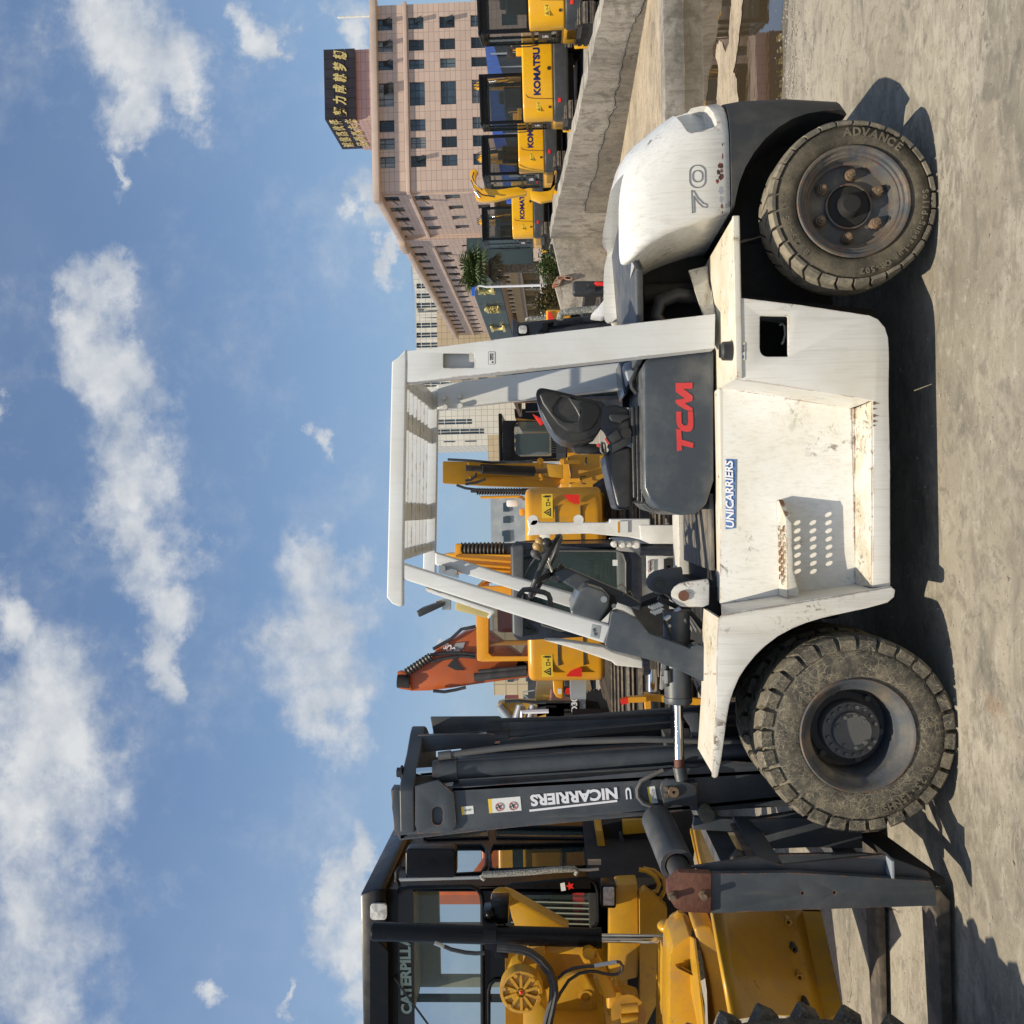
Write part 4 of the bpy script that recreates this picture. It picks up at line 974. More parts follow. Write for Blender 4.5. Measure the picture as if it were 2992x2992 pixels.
# lower step tread (rough) and end web
l0, l1 = w('F', 1640, 330, 3.99), w('F', 1640, 1384, 3.99)
zs = l0.z; zs1 = l1.z
MB().extr([(l0.x, 4.004, zs), (l1.x, 4.004, zs1), (E1.x, 4.25, zs1), (B1.x, 4.25, zs)], (0, 0, -0.016)).extr([B1+Vector((0, 0.004, 0.01)), E1+Vector((0, 0.004, 0.01)), Vector((E1.x, E1.y-0.004, zs1-0.03)), Vector((B1.x, B1.y-0.004, zs-0.03))], (0, 0.012, 0)).build('lower_step', M['stepw'], fk, bevel=0.003)
# worn grip beads on the tread
mb = MB(); rnd = random.Random(3)
for i in range(150):
    x = l1.x+(l0.x-l1.x)*(0.03+0.94*rnd.random()); y = 4.03+0.17*rnd.random()
    mb.cyl((x, y, zs-0.004), (x+rnd.uniform(-.022, .022), y+rnd.uniform(-.012, .012), zs-0.003), 0.0052, n=5)
mb.build('grip_bead', M['stepw'], fk)
# front web of the step well (the inner edge of the fender)
fA = w('G', 405, 190, 3.96); fB = w('G', 1365, 34, 3.96)
MB().extr([fA+Vector((-0.006, 0, 0.0)), fB+Vector((-0.006, 0, 0.0)), Vector((fB.x-.006, 4.24, fB.z+0.02)), Vector((fA.x-.006, 4.40, ZT+0.01))], (0.012, 0, 0)).build('fender_web', M['white'], fk, bevel=0.003)
# upper step: perforated plate with a turned-down lip
u0, u1 = w('F', 1118, 892, 4.30), w('F', 1118, 1440, 4.30)
zu = w('F', 1155, 1100, 4.135).z
xa = u0.x; xb = fA.x+(fB.x-fA.x)*(fA.z-zu)/(fA.z-fB.z)+0.042
holes = []
for i in range(7):
    for j in range(3):
        hx = xa-0.125-i*0.036-(0.018 if j == 1 else 0); hy = 4.165+j*0.042
        holes.append([(hx+0.0115*math.cos(2*math.pi*t/10), hy+0.0115*math.sin(2*math.pi*t/10), zu) for t in range(10)])
stp = [(xa, 4.262, zu), (xa-0.08, 4.135, zu), (xb-0.04, 4.135, zu), (xb-0.04, 4.30, zu), (xa, 4.30, zu)]
MB().extr(stp, (0, 0, -0.005), holes).build('upper_step', M['stepw'], fk)
mb = MB()
for h in holes:
    cx = sum(q[0] for q in h)/10; cy = sum(q[1] for q in h)/10
    mb.lathe([(0.0115, 0), (0.0150, 0), (0.0130, 0.006), (0.0115, 0.006)], (cx, cy, zu+0.0005), (0, 0, 1), 10, closed=True)
mb.build('grip_ring', M['stepw'], fk)
MB().xz([Vector((xa-0.075, 4.133, zu)), Vector((xa-0.10, 4.133, zu-0.022)), Vector((xa-0.30, 4.133, zu-0.025)), Vector((xa-0.40, 4.133, zu-0.048)), Vector((xb-0.03, 4.133, zu-0.048)), Vector((xb-0.03, 4.133, zu))], 4.139).build('step_lip', M['white'], fk, bevel=0.002)
MB().xz([Vector((xa, 4.262, zu)), Vector((xa-0.004, 4.262, zu-0.02)), Vector((xa-0.004, 4.30, zu-0.03)), Vector((xa, 4.30, zu))], 4.30).extr([(xa, 4.262, zu), (xa-0.08, 4.135, zu), (xa-0.08, 4.135, zu-0.02), (xa, 4.262, zu-0.02)], (0.003, 0.003, 0)).build('step_side_lip', M['white'], fk)
# fender: side plate, top plate, arch lining
fen = [(405, 190), (890, 112), (1362, 32), (1384, 44), (1378, 86), (1340, 118), (1220, 150), (1080, 180), (970, 205), (880, 232), (800, 265), (720, 308), (650, 362), (590, 420), (540, 482), (500, 545), (468, 620), (445, 700), (430, 790), (415, 900), (400, 1010), (382, 1100), (366, 1110), (350, 1104), (352, 1060), (362, 900), (372, 700), (374, 520), (376, 330), (385, 215)]
MB().xz(ws('G', 3.95, fen), 3.968).build('fender_side', M['white'], fk, bevel=0.004)
top = ws('G', 3.955, [(388, 205), (376, 330), (374, 520), (372, 700), (352, 1085)])
backx = ws('G', 4.36, [(300, 150), (288, 330), (284, 520), (280, 640), (265, 940)])
mb = MB()
prevs = None
for i in range(len(top)):
    tpt = top[i]; bpt = backx[i]
    cur = (tpt, Vector((bpt.x, 4.36, tpt.z+0.0)))
    if prevs: mb.quad(prevs[0], cur[0], cur[1], prevs[1]); mb.quad(prevs[0]-Vector((0,0,.012)), cur[0]-Vector((0,0,.012)), cur[1]-Vector((0,0,.012)), prevs[1]-Vector((0,0,.012)))
    prevs = cur
mb.build('fender_top', M['deckw'], fk)
arch = ws('G', 3.97, [(1384, 60), (1340, 120), (1080, 182), (880, 234), (720, 310), (590, 422), (500, 547), (445, 702), (420, 860)])
mb = MB()
for q0, q1 in zip(arch, arch[1:]): mb.quad(q0, q1, q1+Vector((0, 0.62, 0)), q0+Vector((0, 0.62, 0)))
mb.build('arch_lining', M['under'], fk)
# main frame, underside, transmission
MB().box((0.35, YC, 0.60), (1.75, 0.98, 0.5)).box((0.2, YC, 0.33), (1.0, 0.7, 0.12)).build('main_frame', M['under'], fk, bevel=0.02)
MB().box((1.40, YC, 0.62), (0.65, 0.85, 0.42)).build('rear_frame', M['under'], fk, bevel=0.02)
# far side skirts so the far side is whole
MB().xz([(q[0], 2*YC-4.0, q[2]) for q in sp], 2*YC-4.024).build('side_panel', M['white'], fk)
MB().xz([(q[0], 2*YC-3.95, q[2]) for q in ws('G', 3.95, fen)], 2*YC-3.968).build('fender_side', M['white'], fk)
# fuel cap, stickers, recess crumbs
fc = w('S', 1588, 1062, 4.06)
MB().lathe([(0, 0.046), (0.030, 0.046), (0.040, 0.038), (0.042, 0.0), (0.042, -0.01)], (fc.x, 4.07, ZT), (0, 0, 1), 20).box((fc.x, 4.07, ZT+0.045), (0.055, 0.012, 0.018)).build('fuel_cap', M['plastic'], fk)
sk = ws('S', 3.998, rrect(1765, 1845, 965, 1172, 8, 3)); MB().xz(sk, 3.9995).build('fuel_label', M['ysticker'], fk)
sk = ws('S', 3.997, rrect(1779, 1841, 970, 1168, 6, 3)); s1 = MB().xz(sk, 3.998).build('fuel_label', M['sticker'], fk)
text('fuel_label_text', '燃油箱', M['ink'], fk, w('S', 1812, 1085, 3.9965), (1, 0, 0), (0, 0, 1), 0.040, 0.009)
text('fuel_label_text', 'Fuel tank', M['ink'], fk, w('S', 1832, 1075, 3.9965), (1, 0, 0), (0, 0, 1), 0.030, 0.006)
MB().xz(ws('S', 3.9965, rrect(1790, 1830, 1112, 1150, 5, 2)), 3.997).build('pump_symbol', M['blue'], fk)
# brand sticker on the slanting panel
def onpan(x, yv):                                        # point on the slanting panel
    f = (x-782)/(1530-782); return w('F', x, yv, 4.37-0.155*f-0.004)
st = [onpan(812, 1056), onpan(866, 1050), onpan(872, 662), onpan(812, 660)]
MB().extr(st, (0, 0.002, 0)).build('brand_sticker', M['blue'], fk)
text('sticker_lettering', 'UNICARRIERS', M['wlet'], fk, onpan(860, 1046)+Vector((0, -0.002, 0)), (1, 0, 0), (0, 0.27, 1), (onpan(860, 666)-onpan(860, 1046)).length, 0.037, 0.03, 0.15, 0.002)

# rust runs below the front edge of the lower step
for (a, b, l, wd_) in ((1645, 345, 34, 15), (1645, 376, 18, 9), (1645, 415, 28, 15), (1645, 446, 24, 13), (1645, 470, 14, 8)):
    MB().xz(ws('F', 3.998, [(a, b-wd_*0.7), (a, b+wd_*0.7), (a+l*0.3, b+wd_*0.5), (a+l*0.5, b+wd_*0.15), (a+l, b+1.5), (a+l, b-1.5), (a+l*0.5, b-wd_*0.2), (a+l*0.3, b-wd_*0.5)]), 3.9995).build('rust_run', M['nut'], fk, smooth=0)
# ---- counterweight
def rring(z, xf, xr, yl, yh, rf, rr, n=7):
    out = []
    for (cx, cy, a, r) in ((xr, yh, 0, rr), (xf, yh, 90, rf), (xf, yl, 180, rf), (xr, yl, 270, rr)):
        sx = -1 if a in (0, 270) else 1; sy = -1 if a in (0, 90) else 1
        for i in range(n+1):
            t = R(a+90*i/n); out.append((cx+sx*r+r*math.cos(t), cy+sy*r+r*math.sin(t), z))
    return out
YL, YH = 4.13, 2*YC-4.13
lv = [(0.872, 1.285, 1.82, 0.015, .02, .24), (0.90, 1.275, 1.835, 0.0, .03, .26), (1.00, 1.245, 1.83, 0.0, .03, .28), (1.08, 1.22, 1.81, 0.0, .03, .31), (1.15, 1.195, 1.775, 0.004, .035, .34),
      (1.21, 1.165, 1.735, 0.012, .04, .36), (1.26, 1.13, 1.70, 0.025, .045, .36), (1.30, 1.105, 1.665, 0.05, .05, .36), (1.325, 1.10, 1.63, 0.085, .05, .34), (1.340, 1.105, 1.60, 0.12, .05, .32), (1.362, 1.115, 1.53, 0.22, .05, .26), (1.378, 1.13, 1.44, 0.36, .05, .16)]
cw = MB().loft([rring(z, xf, xr, YL+d, YH-d, rf, rr) for (z, xf, xr, d, rf, rr) in lv]).build('counterweight', M['cww'], fk, smooth=34)
# corner pocket
pk = ws('D', 4.0, [(650, 790), (665, 850), (692, 960), (712, 1015), (742, 1036), (800, 1030), (915, 992), (938, 975), (905, 880), (870, 752), (700, 740)])
pk = [Vector((q[0]*1.0+0.0, 3.9, q[2])) for q in ws('D', 4.28, [(642, 770), (665, 880), (692, 960), (712, 1015), (742, 1036), (800, 1030), (903, 997), (922, 975), (905, 880), (878, 780), (760, 740)])]
mbk = MB()
c1 = w('D', 800, 900, 4.3)
mbk.extr([Vector((q.x, q.y, q.z)) for q in pk], (0.02, 0.50, 0))
cut(cw, mbk)
cut(cw, MB().box((1.27, YC, 1.42), (0.48, 1.30, 0.30)))
# recess in the flank towards the bonnet
fr = [w('D', 350, 1770, 4.25), w('D', 620, 1590, 4.16), w('D', 975, 1570, 4.13)]
# lower black body of the counterweight
lv2 = [(0.34, 1.50, 1.79, 0.05, .02, .22), (0.37, 1.48, 1.82, 0.02, .03, .24), (0.60, 1.44, 1.84, 0.0, .03, .26), (0.80, 1.32, 1.84, 0.0, .03, .27), (0.868, 1.29, 1.83, 0.0, .03, .27)]
lo = MB().loft([rring(z, xf, xr, YL+d-0.01, YH-d+0.01, rf, rr) for (z, xf, xr, d, rf, rr) in lv2]).build('lower_counterweight', M['cwdark'], fk, smooth=60)
cut(lo, MB().cyl((RC.x-0.02, 3.8, RC.z+0.0), (RC.x-0.02, 4.52, RC.z), 0.475, n=40))
# number on the flank
def outline_glyph(name, outer, inner, y):
    MB().xz([w('D', a, b, y) for a, b in outer], y+0.003, [[w('D', a, b, y) for a, b in inner]]).build(name, M['greylet'], fk)
yn = YL-0.0025
outline_glyph('digit', rrect(758, 874, 1163, 1326, 52, 6), rrect(764, 868, 1169, 1320, 47, 6), yn)
outline_glyph('digit', rrect(779, 853, 1200, 1286, 34, 6), rrect(785, 847, 1206, 1280, 29, 6), yn)
sev = [(776, 1342), (800, 1345), (858, 1440), (866, 1340)]
s7o = [(768, 1342), (796, 1342), (800, 1375), (852, 1444), (852, 1462), (884, 1462), (884, 1440), (840, 1430), (806, 1405), (800, 1500), (776, 1504)]
s7o = [(771, 1342), (790, 1345), (820, 1395), (858, 1432), (884, 1440), (884, 1466), (850, 1462), (818, 1432), (793, 1396), (797, 1500), (777, 1504)]
cx7, cy7 = 815, 1420
s7i = [(775.5, 1349), (787, 1350), (817, 1400), (856, 1438), (880, 1445), (880, 1461), (852, 1456.5), (821, 1427), (788, 1380), (793, 1496), (781, 1498)]
outline_glyph('digit', s7o, s7i, yn)
# chipped paint with filler near the lower edge
rc_ = random.Random(6)
chip_c = material('chipped_red_primer', (0.22, 0.028, 0.018), 0.6, col2=(0.05, 0.025, 0.02), mixs=30, mixlo=0.42, mixhi=0.52)
for (ca, cb, ra_, rb_, mm) in ((980, 1170, 22, 26, chip_c), (968, 1215, 16, 22, chip_c), (985, 1250, 20, 30, chip_c), (958, 1278, 14, 18, chip_c), (990, 1205, 12, 20, M['rust']), (982, 1345, 20, 34, M['grey']), (985, 1405, 14, 26, M['grey']), (990, 1455, 10, 22, M['rust']), (994, 1500, 6, 14, M['rust']), (996, 1100, 6, 30, M['rust']), (994, 1020, 5, 12, M['rust'])):
    pp = []
    for i in range(13):
        t_ = 2*math.pi*i/13; k_ = rc_.uniform(0.55, 1.05); pp.append((min(ca+ra_*k_*math.cos(t_), 1004), cb+rb_*k_*math.sin(t_)))
    MB().xz([w('D', a-2, b, YL-0.001) for a, b in pp], YL+0.001).build('paint_chip', mm, fk, smooth=0)

# ---- engine bay and bonnet top 
bay = ws('S', 4.52, [(515, 170), (1200, 155), (1430, 98), (1440, 460), (1505, 640), (1370, 662), (1372, 700), (560, 800)])
MB().box((1.03, YC+0.08, 1.05), (0.46, 0.50, 0.36)).build('engine', M['under'], fk, bevel=0.03)
lp_ = [w('S', a, b, c) for a, b, c in ((1205, 155, 4.60), (1425, 98, 4.62), (1435, 300, 4.575), (1475, 480, 4.50), (1510, 640, 4.43), (1514, 720, 4.43), (1372, 720, 4.43), (1370, 660, 4.43), (1290, 420, 4.51))]
MB().extr(lp_, (0, 0.012, 0)).build('lower_side_panel', M['white'], fk, smooth=0)
MB().box((0.92, 5.3, 1.08), (0.7, 0.02, 0.38)).build('bay_back', M['under'], fk)
MB().tube([(0.80, 4.60, 0.98), (0.86, 4.60, 1.10), (0.93, 4.60, 1.155), (1.0, 4.60, 1.13), (1.03, 4.60, 1.05), (1.02, 4.62, 0.95)], 0.036, 12).build('intake_hose', M['plastic'], fk)
MB().tube([(0.75, 4.75, 1.0), (0.85, 4.72, 1.2), (1.0, 4.72, 1.22), (1.12, 4.75, 1.1)], 0.02, 8).cyl((1.06, 4.7, 0.93), (1.06, 4.7, 1.2), 0.05).build('coolant_hose', M['under'], fk)
t0 = W(1835, 785, 4.46); 
hz_ = 1.262
bn = [(0.70, 4.44, hz_), (1.12, 4.44, hz_), (1.12, 4.30, hz_+.03), (1.49, 4.30, hz_+.035), (1.49, 5.56, hz_+.035), (0.70, 5.42, hz_)]
MB().extr(bn, (0, 0, -0.035)).build('bonnet_cover', M['steel'], fk, bevel=0.012, seg=3)
f1 = ws('S', 5.62, [(290, -200), (290, 0), (300, 300), (330, 740), (365, 790), (412, 775), (405, 500), (365, 100), (345, -200)])
MB().xz(f1, 5.66).build('bonnet_far_rim', M['deckw'], fk, bevel=0.006)

# ---- overhead guard
G0, G1 = 4.315, 2*YC-4.315
def guard_leg(pts_, yn_, th, name, hole=None):
    q = [W(a, b, 4.315) for a, b in pts_]; q = [Vector((v.x, yn_, v.z)) for v in q]
    hh = []
    if hole: hh = [[Vector((W(a, b, 4.315).x, yn_, W(a, b, 4.315).z)) for a, b in hole]]
    return MB().xz(q, yn_+th, hh).build(name, M['white_clean'], fk, bevel=0.010, seg=3)
rear_l = [(1187, 1026), (1187, 1118), (1500, 1083), (2088, 1017), (2090, 917), (1500, 985)]
hole_r = [(1100+a/2.415, 700+b/2.415) for a, b in rrect(470, 690, 803, 906, 10, 3)]
hole_r = [(a, b-(a-1340)*0.07*0) for a, b in hole_r]
guard_leg(rear_l, G0, 0.012, 'guard_leg', hole_r)
for yb, th in ((G0+0.085, 0.012),):
    guard_leg(rear_l, yb, th, 'guard_leg_web')
q = [W(a, b, 4.315) for a, b in rear_l]
MB().bar((q[0]+q[1])/2+Vector((0.043*0, 0.05, 0)), (q[3]+q[4])/2+Vector((0, 0.05, 0)), 0.012, 0.13, up=(1, 0, 0)).build('guard_leg_core', M['white_clean'], fk)
ri = [W(a, b, 4.315) for a, b in [(1195, 1033), (1195, 1111), (1500, 1076), (2080, 1011), (2082, 924), (1500, 992)]]
MB().xz([Vector((v.x, G0+0.011, v.z)) for v in [W(a, b, 4.315) for a, b in rear_l]], G0+0.085, [[Vector((v.x, G0+0.011, v.z)) for v in ri]]).build('guard_leg_side', M['white_clean'], fk)
guard_leg(rear_l, G1-0.09, 0.09, 'guard_leg')
front_l = [(1177, 1646), (1177, 1693), (1766, 1880), (1786, 1828), (1400, 1716)]
guard_leg(front_l, G0, 0.055, 'guard_front_leg')
guard_leg(front_l, G1-0.055, 0.055, 'guard_front_leg')
beam = [(1145, 1056), (1163, 1045), (1187, 1019), (1188, 1060), (1178, 1640), (1178, 1771), (1168, 1773), (1146, 1764), (1130, 1745)]
guard_leg(beam, G0-0.004, 0.045, 'roof_side_beam'); guard_leg(beam, G1-0.045, 0.045, 'roof_side_beam')
def roofpt(Y, X=1188):                       # (x, z) under the beam at a picture height Y
    v = W(X, Y, 4.315); return v.x, v.z
def roof_z(x):
    a = W(1187, 1019, 4.315); b = W(1178, 1771, 4.315); f = (x-b.x)/(a.x-b.x); return b.z+(a.z-b.z)*f
xa_, xb_ = W(1187, 1050, 4.315).x, W(1178, 1640, 4.315).x
xcs = [xa_-0.055, w('U', 145, 470, 4.36).x, w('U', 140, 1065, 4.36).x, xb_+0.02]
for xc, wdt in zip(xcs, (0.10, 0.085, 0.085, 0.05)):
    MB().box((xc, YC, roof_z(xc)+0.045), (wdt, G1-G0-0.08, 0.03)).build('roof_cross_bar', M['white_clean'], fk, bevel=0.004)
x0r, x1r = xcs[0], xcs[3]
for i in range(7):
    y = G0+0.045+0.135*(i+0.75)
    MB().bar((x0r, y, roof_z(x0r)+0.045), (x1r, y, roof_z(x1r)+0.045), 0.009, 0.036).build('roof_slat', M['white_clean'], fk)
# bolts on the far rear leg
for (a, b) in ((480, 1116), (587, 1106), (487, 1186), (594, 1176)):
    v = w('B', a, b, G1-0.09); MB().cyl(v, v-Vector((0, 0.03, 0)), 0.016, n=6).build('bolt', M['white_clean'], fk)
# warning sticker on the rear leg
MB().xz(ws('O', G0-0.001, rrect(370, 467, 1582, 1760, 8, 3)), G0).build('leg_label', M['ink'], fk)
MB().xz(ws('O', G0-0.002, rrect(375, 462, 1588, 1755, 6, 3)), G0-0.001).build('leg_label', M['sticker'], fk)
MB().xz(ws('O', G0-0.003, [(410, 1732), (440, 1745), (440, 1712)]), G0-0.002).build('leg_label_sign', M['ink'], fk)
text('leg_label_text', '严禁操作', M['ink'], fk, w('O', 416, 1705, G0-0.002), (1, 0, 0), (0, 0, 1), 0.032, 0.008)
text('leg_label_text', 'Keep away', M['ink'], fk, w('O', 440, 1700, G0-0.002), (1, 0, 0), (0, 0, 1), 0.030, 0.006)
MB().xz(ws('C', G0-0.0015, [(1523, 1265), (1585, 1278), (1570, 1368), (1508, 1352)]), G0-0.0005).build('leg_plate', M['grey'], fk, bevel=0.0004)
text('leg_plate_text', '注意 危险', M['ink'], fk, w('C', 1556, 1345, G0-0.0025), (1, 0, 0.25), (-0.25, 0, 1), 0.035, 0.012)
# grab handle on the front leg
MB().tube(ws('C', 4.40, [(1000, 1085), (1012, 1050), (1040, 1022), (1080, 1020), (1180, 1040), (1212, 1055), (1225, 1085), (1225, 1150)]), 0.0125, 8).build('grab_handle', M['plastic'], fk)
# brackets on far front leg
MB().xz(ws('C', G1-0.08, [(440, 850), (520, 860), (580, 910), (575, 940), (440, 905)]), G1-0.06).build('leg_bracket', M['grey'], fk)
for a, b in ((470, 870), (552, 897)):
    v = w('C', a, b, G1-0.08); MB().cyl(v, v-Vector((0, 0.02, 0)), 0.018, n=6).build('bolt', M['grey'], fk)
# head lamp, indicator and their carrier in front of the leg
MB().xz(ws('C', 4.42, [(345, 1005), (820, 1165), (835, 1180), (790, 1230), (780, 1215), (800, 1190), (350, 1035)]), 4.50).build('lamp_carrier', M['white_clean'], fk, bevel=0.003)
lp = MB().xz(ws('C', 4.44, [(287, 1190), (295, 1165), (445, 1112), (475, 1110), (478, 1135), (300, 1217)]), 4.58).build('work_lamp', M['plastic'], fk, bevel=0.006)
mb = MB()
for i in range(6):
    mb.box(w('C', 318+22*i, 1160-8*i, 4.51), (0.006, 0.13, 0.028), Matrix.Rotation(R(-20), 3, 'Y'))
mb.build('cooling_fin', M['plastic'], fk)
MB().tube(ws('C', 4.5, [(415, 1120), (430, 1100), (460, 1095), (500, 1110)]), 0.004, 6).box(w('C', 495, 1125, 4.5), (0.05, 0.03, 0.04)).build('lamp_bracket', M['zinc'], fk)
MB().xz(ws('C', 4.43, [(560, 1118), (575, 1112), (820, 1185), (800, 1215), (770, 1222), (555, 1165)]), 4.55).build('front_indicator', M['amberlens'], fk, bevel=0.008)

# ---- bonnet block with the seat
hd = ws('F', 4.45, [(746, 45), (520, 66), (375, 88), (347, 120), (348, 500), (352, 820), (385, 895), (430, 940), (560, 976), (645, 970), (705, 915), (746, 780)])
MB().xz(hd, 2*YC-4.45).build('seat_bonnet', M['hood'], fk, bevel=0.035, seg=5, smooth=60)
# red lettering
def glyph(name, pts_, hl=()):
    MB().xz(ws('F', 4.447, pts_), 4.4495, [ws('F', 4.447, h) for h in hl]).build(name, M['red'], fk)
glyph('letter', [(534, 488), (538, 616), (566, 608), (563, 582), (628, 597), (630, 568), (564, 550), (560, 494)])
MB().xz(ws('T', 4.447, [(132, 262), (133, 300), (139, 318), (152, 331), (172, 335), (187, 331), (193, 320), (194, 300), (192, 262), (175, 260), (176, 300), (172, 311), (160, 312), (151, 303), (150, 260)]), 4.4495).build('letter', M['red'], fk)
glyph('letter', [(530, 230), (624, 228), (624, 262), (572, 262), (625, 302), (625, 330), (580, 345), (625, 372), (624, 392), (580, 378), (540, 352), (530, 340), (530, 325), (582, 318), (530, 278)])
# seat
S_ = 4.70; E_ = 2*YC-4.70
bk = [(795, 395), (806, 348), (840, 322), (880, 322), (1000, 345), (1300, 418), (1540, 478), (1600, 540), (1590, 640), (1545, 760), (1480, 850), (1350, 915), (1200, 935), (1080, 905), (1000, 845), (920, 720), (850, 590), (810, 480)]
MB().xz(ws('Q', S_, bk), E_).build('backrest', M['vinyl'], fk, bevel=0.030, seg=4, smooth=60)
MB().xz(ws('Q', S_-0.012, [(830, 400), (870, 350), (1000, 372), (1300, 445), (1500, 505), (1530, 580), (1490, 700), (1420, 790), (1290, 835), (1150, 815), (1040, 730), (940, 600), (870, 500)]), S_+0.05,
         [ws('Q', S_-0.012, [(1040, 470), (1080, 425), (1160, 440), (1240, 560), (1282, 640), (1270, 690), (1200, 712), (1110, 690), (1040, 640), (1000, 600), (990, 540)])]).build('backrest_bolster', M['vinyl'], fk, bevel=0.016, seg=3, smooth=60)
cu = [(1570, 1075), (1640, 1010), (1720, 985), (1870, 975), (1892, 1100), (1895, 1500), (1888, 1672), (1800, 1700), (1712, 1696), (1700, 1640), (1650, 1440), (1600, 1240)]
MB().xz(ws('Q', S_-0.02, cu), E_+0.02).build('seat_cushion', M['vinyl'], fk, bevel=0.028, seg=4, smooth=60)
MB().xz(ws('Q', S_-0.005, [(1530, 520), (1700, 510), (1850, 560), (1865, 740), (1850, 960), (1700, 1020), (1600, 900), (1580, 830), (1520, 770), (1515, 700)]), S_+0.06).build('recliner_cover', M['plastic'], fk, bevel=0.014, seg=3)
MB().xz(ws('Q', S_-0.03, [(1625, 620), (1700, 610), (1850, 620), (1862, 660), (1790, 690), (1760, 720), (1650, 700), (1620, 660)]), S_).build('recliner_lever', M['plastic'], fk, bevel=0.008, seg=3)
MB().xz(ws('Q', S_-0.06, [(1575, 895), (1710, 790), (1770, 890), (1640, 965), (1610, 955)]), S_-0.02).build('belt_reel', M['plastic'], fk, bevel=0.006)
MB().xz(ws('Q', S_-0.045, [(1640, 860), (1850, 745), (1868, 950), (1660, 1060), (1600, 990)]), S_-0.01).build('belt_cover', M['plastic'], fk, bevel=0.006)
MB().cyl(w('Q', 1815, 830, S_-0.06), w('Q', 1815, 830, S_-0.02), 0.026, n=16).build('pivot', M['under'], fk)
MB().xz(ws('Q', S_-0.064, [(1573, 892), (1585, 885), (1630, 950), (1615, 962)]), S_-0.05).build('belt_button', M['redink'], fk)
MB().xz(ws('Q', S_-0.055, [(1480, 955), (1515, 945), (1525, 995), (1485, 985)]), S_-0.035).build('belt_buckle', M['red'], fk, bevel=0.003)
MB().tube(ws('Q', S_-0.05, [(1540, 940), (1530, 980), (1535, 1040), (1560, 1065), (1580, 1050), (1575, 1000), (1565, 950)]), 0.008, 6, closed=True).build('belt_tongue', M['plastic'], fk)
MB().xz(ws('Q', E_-0.02, [(1210, 955), (1280, 945), (1560, 955), (1575, 1065), (1240, 1058), (1205, 1010)]), E_+0.06).build('armrest', M['plastic'], fk, bevel=0.012)
for i, (xx, y0, y1) in enumerate(((290, 362, 880), (312, 358, 900), (334, 362, 905), (356, 372, 900), (374, 395, 880))):
    v0, v1 = w('F', xx, y0, 4.66), w('F', xx, y1, 4.66)
    MB().box(((v0.x+v1.x)/2, YC, v0.z), (abs(v0.x-v1.x), 0.54-0.0*i, 0.019)).build('seat_bellows', M['vinyl'], fk, bevel=0.008, seg=3)
# things behind the seat on the bonnet
MB().xz(ws('S', 5.0, [(430, 1160), (560, 1150), (620, 1180), (600, 1320), (520, 1540), (480, 1560), (455, 1440)]), 5.35).build('air_box', M['hood'], fk, bevel=0.02, seg=3)
MB().xz(ws('S', 4.8, [(470, 1200), (620, 1165), (700, 1160), (650, 1250), (560, 1400), (520, 1440)]), 4.95).build('duct', M['grey'], fk, bevel=0.02, seg=3)
MB().tube(ws('S', 4.7, [(600, 1160), (640, 1230), (600, 1330), (560, 1420), (570, 1480), (620, 1540)]), 0.012, 8).build('cable', M['plastic'], fk)

# ---- steering column, dash, covers
sc_ = w('C', 1193, 856, YC); d_ = (w('C', 1295, 645, YC)-w('C', 1092, 1068, YC)); L = d_.length/2; d_.normalize()
nrm = Vector((0, 1, 0)).cross(d_).normalized()
# ring plane spanned by d_ and a tilted y axis
e2 = (Vector((0, 1, 0))+nrm*0.12).normalized()
ring = [sc_+d_*math.cos(t)*L+e2*math.sin(t)*L for t in [2*math.pi*i/40 for i in range(40)]]
sw = MB().tube(ring, 0.0135, 10, closed=True).build('steering_wheel', M['plastic'], fk)
sc2 = w('C', 1262, 890, YC)
mb = MB()
for t in (0.0, 2.1, 4.2): mb.bar(sc_+d_*math.cos(t)*L+e2*math.sin(t)*L, sc2, 0.03, 0.012)
mb.build('steering_spoke', M['plastic'], fk)
MB().cyl(sc2, w('C', 1330, 935, YC), 0.055, 0.04, n=18).build('steering_hub', M['plastic'], fk)
MB().cyl(w('C', 1150, 838, YC+0.12), w('C', 1290, 900, YC), 0.006, n=6).build('spinner_stem', M['plastic'], fk)
col = ws('C', 4.86, [(1250, 905), (1330, 870), (1370, 880), (1740, 1040), (1880, 1130), (1860, 1170), (1660, 1100), (1620, 1110), (1470, 985), (1440, 1040), (1300, 960)])
MB().xz(col, 5.0).build('column_cover', M['steel'], fk, bevel=0.012, seg=3)
MB().xz(ws('C', 4.62, [(1395, 1120), (1435, 1030), (1480, 985), (1600, 1025), (1650, 1075), (1640, 1150), (1560, 1265), (1380, 1205), (1368, 1170)]), 5.2).build('dashboard', M['hood'], fk, bevel=0.03, seg=4, smooth=60)
MB().xz(ws('C', 4.72, [(1590, 1040), (1680, 1060), (1700, 1120), (1640, 1190), (1580, 1250), (1560, 1230), (1620, 1140)]), 4.78).build('dash_bracket', M['under'], fk, bevel=0.004)
MB().cyl(w('C', 1605, 1090, 4.60), w('C', 1605, 1090, 4.63), 0.016, n=10).cyl(w('C', 1675, 1137, 4.70), w('C', 1675, 1137, 4.73), 0.012, n=8).build('bolt', M['zinc'], fk)
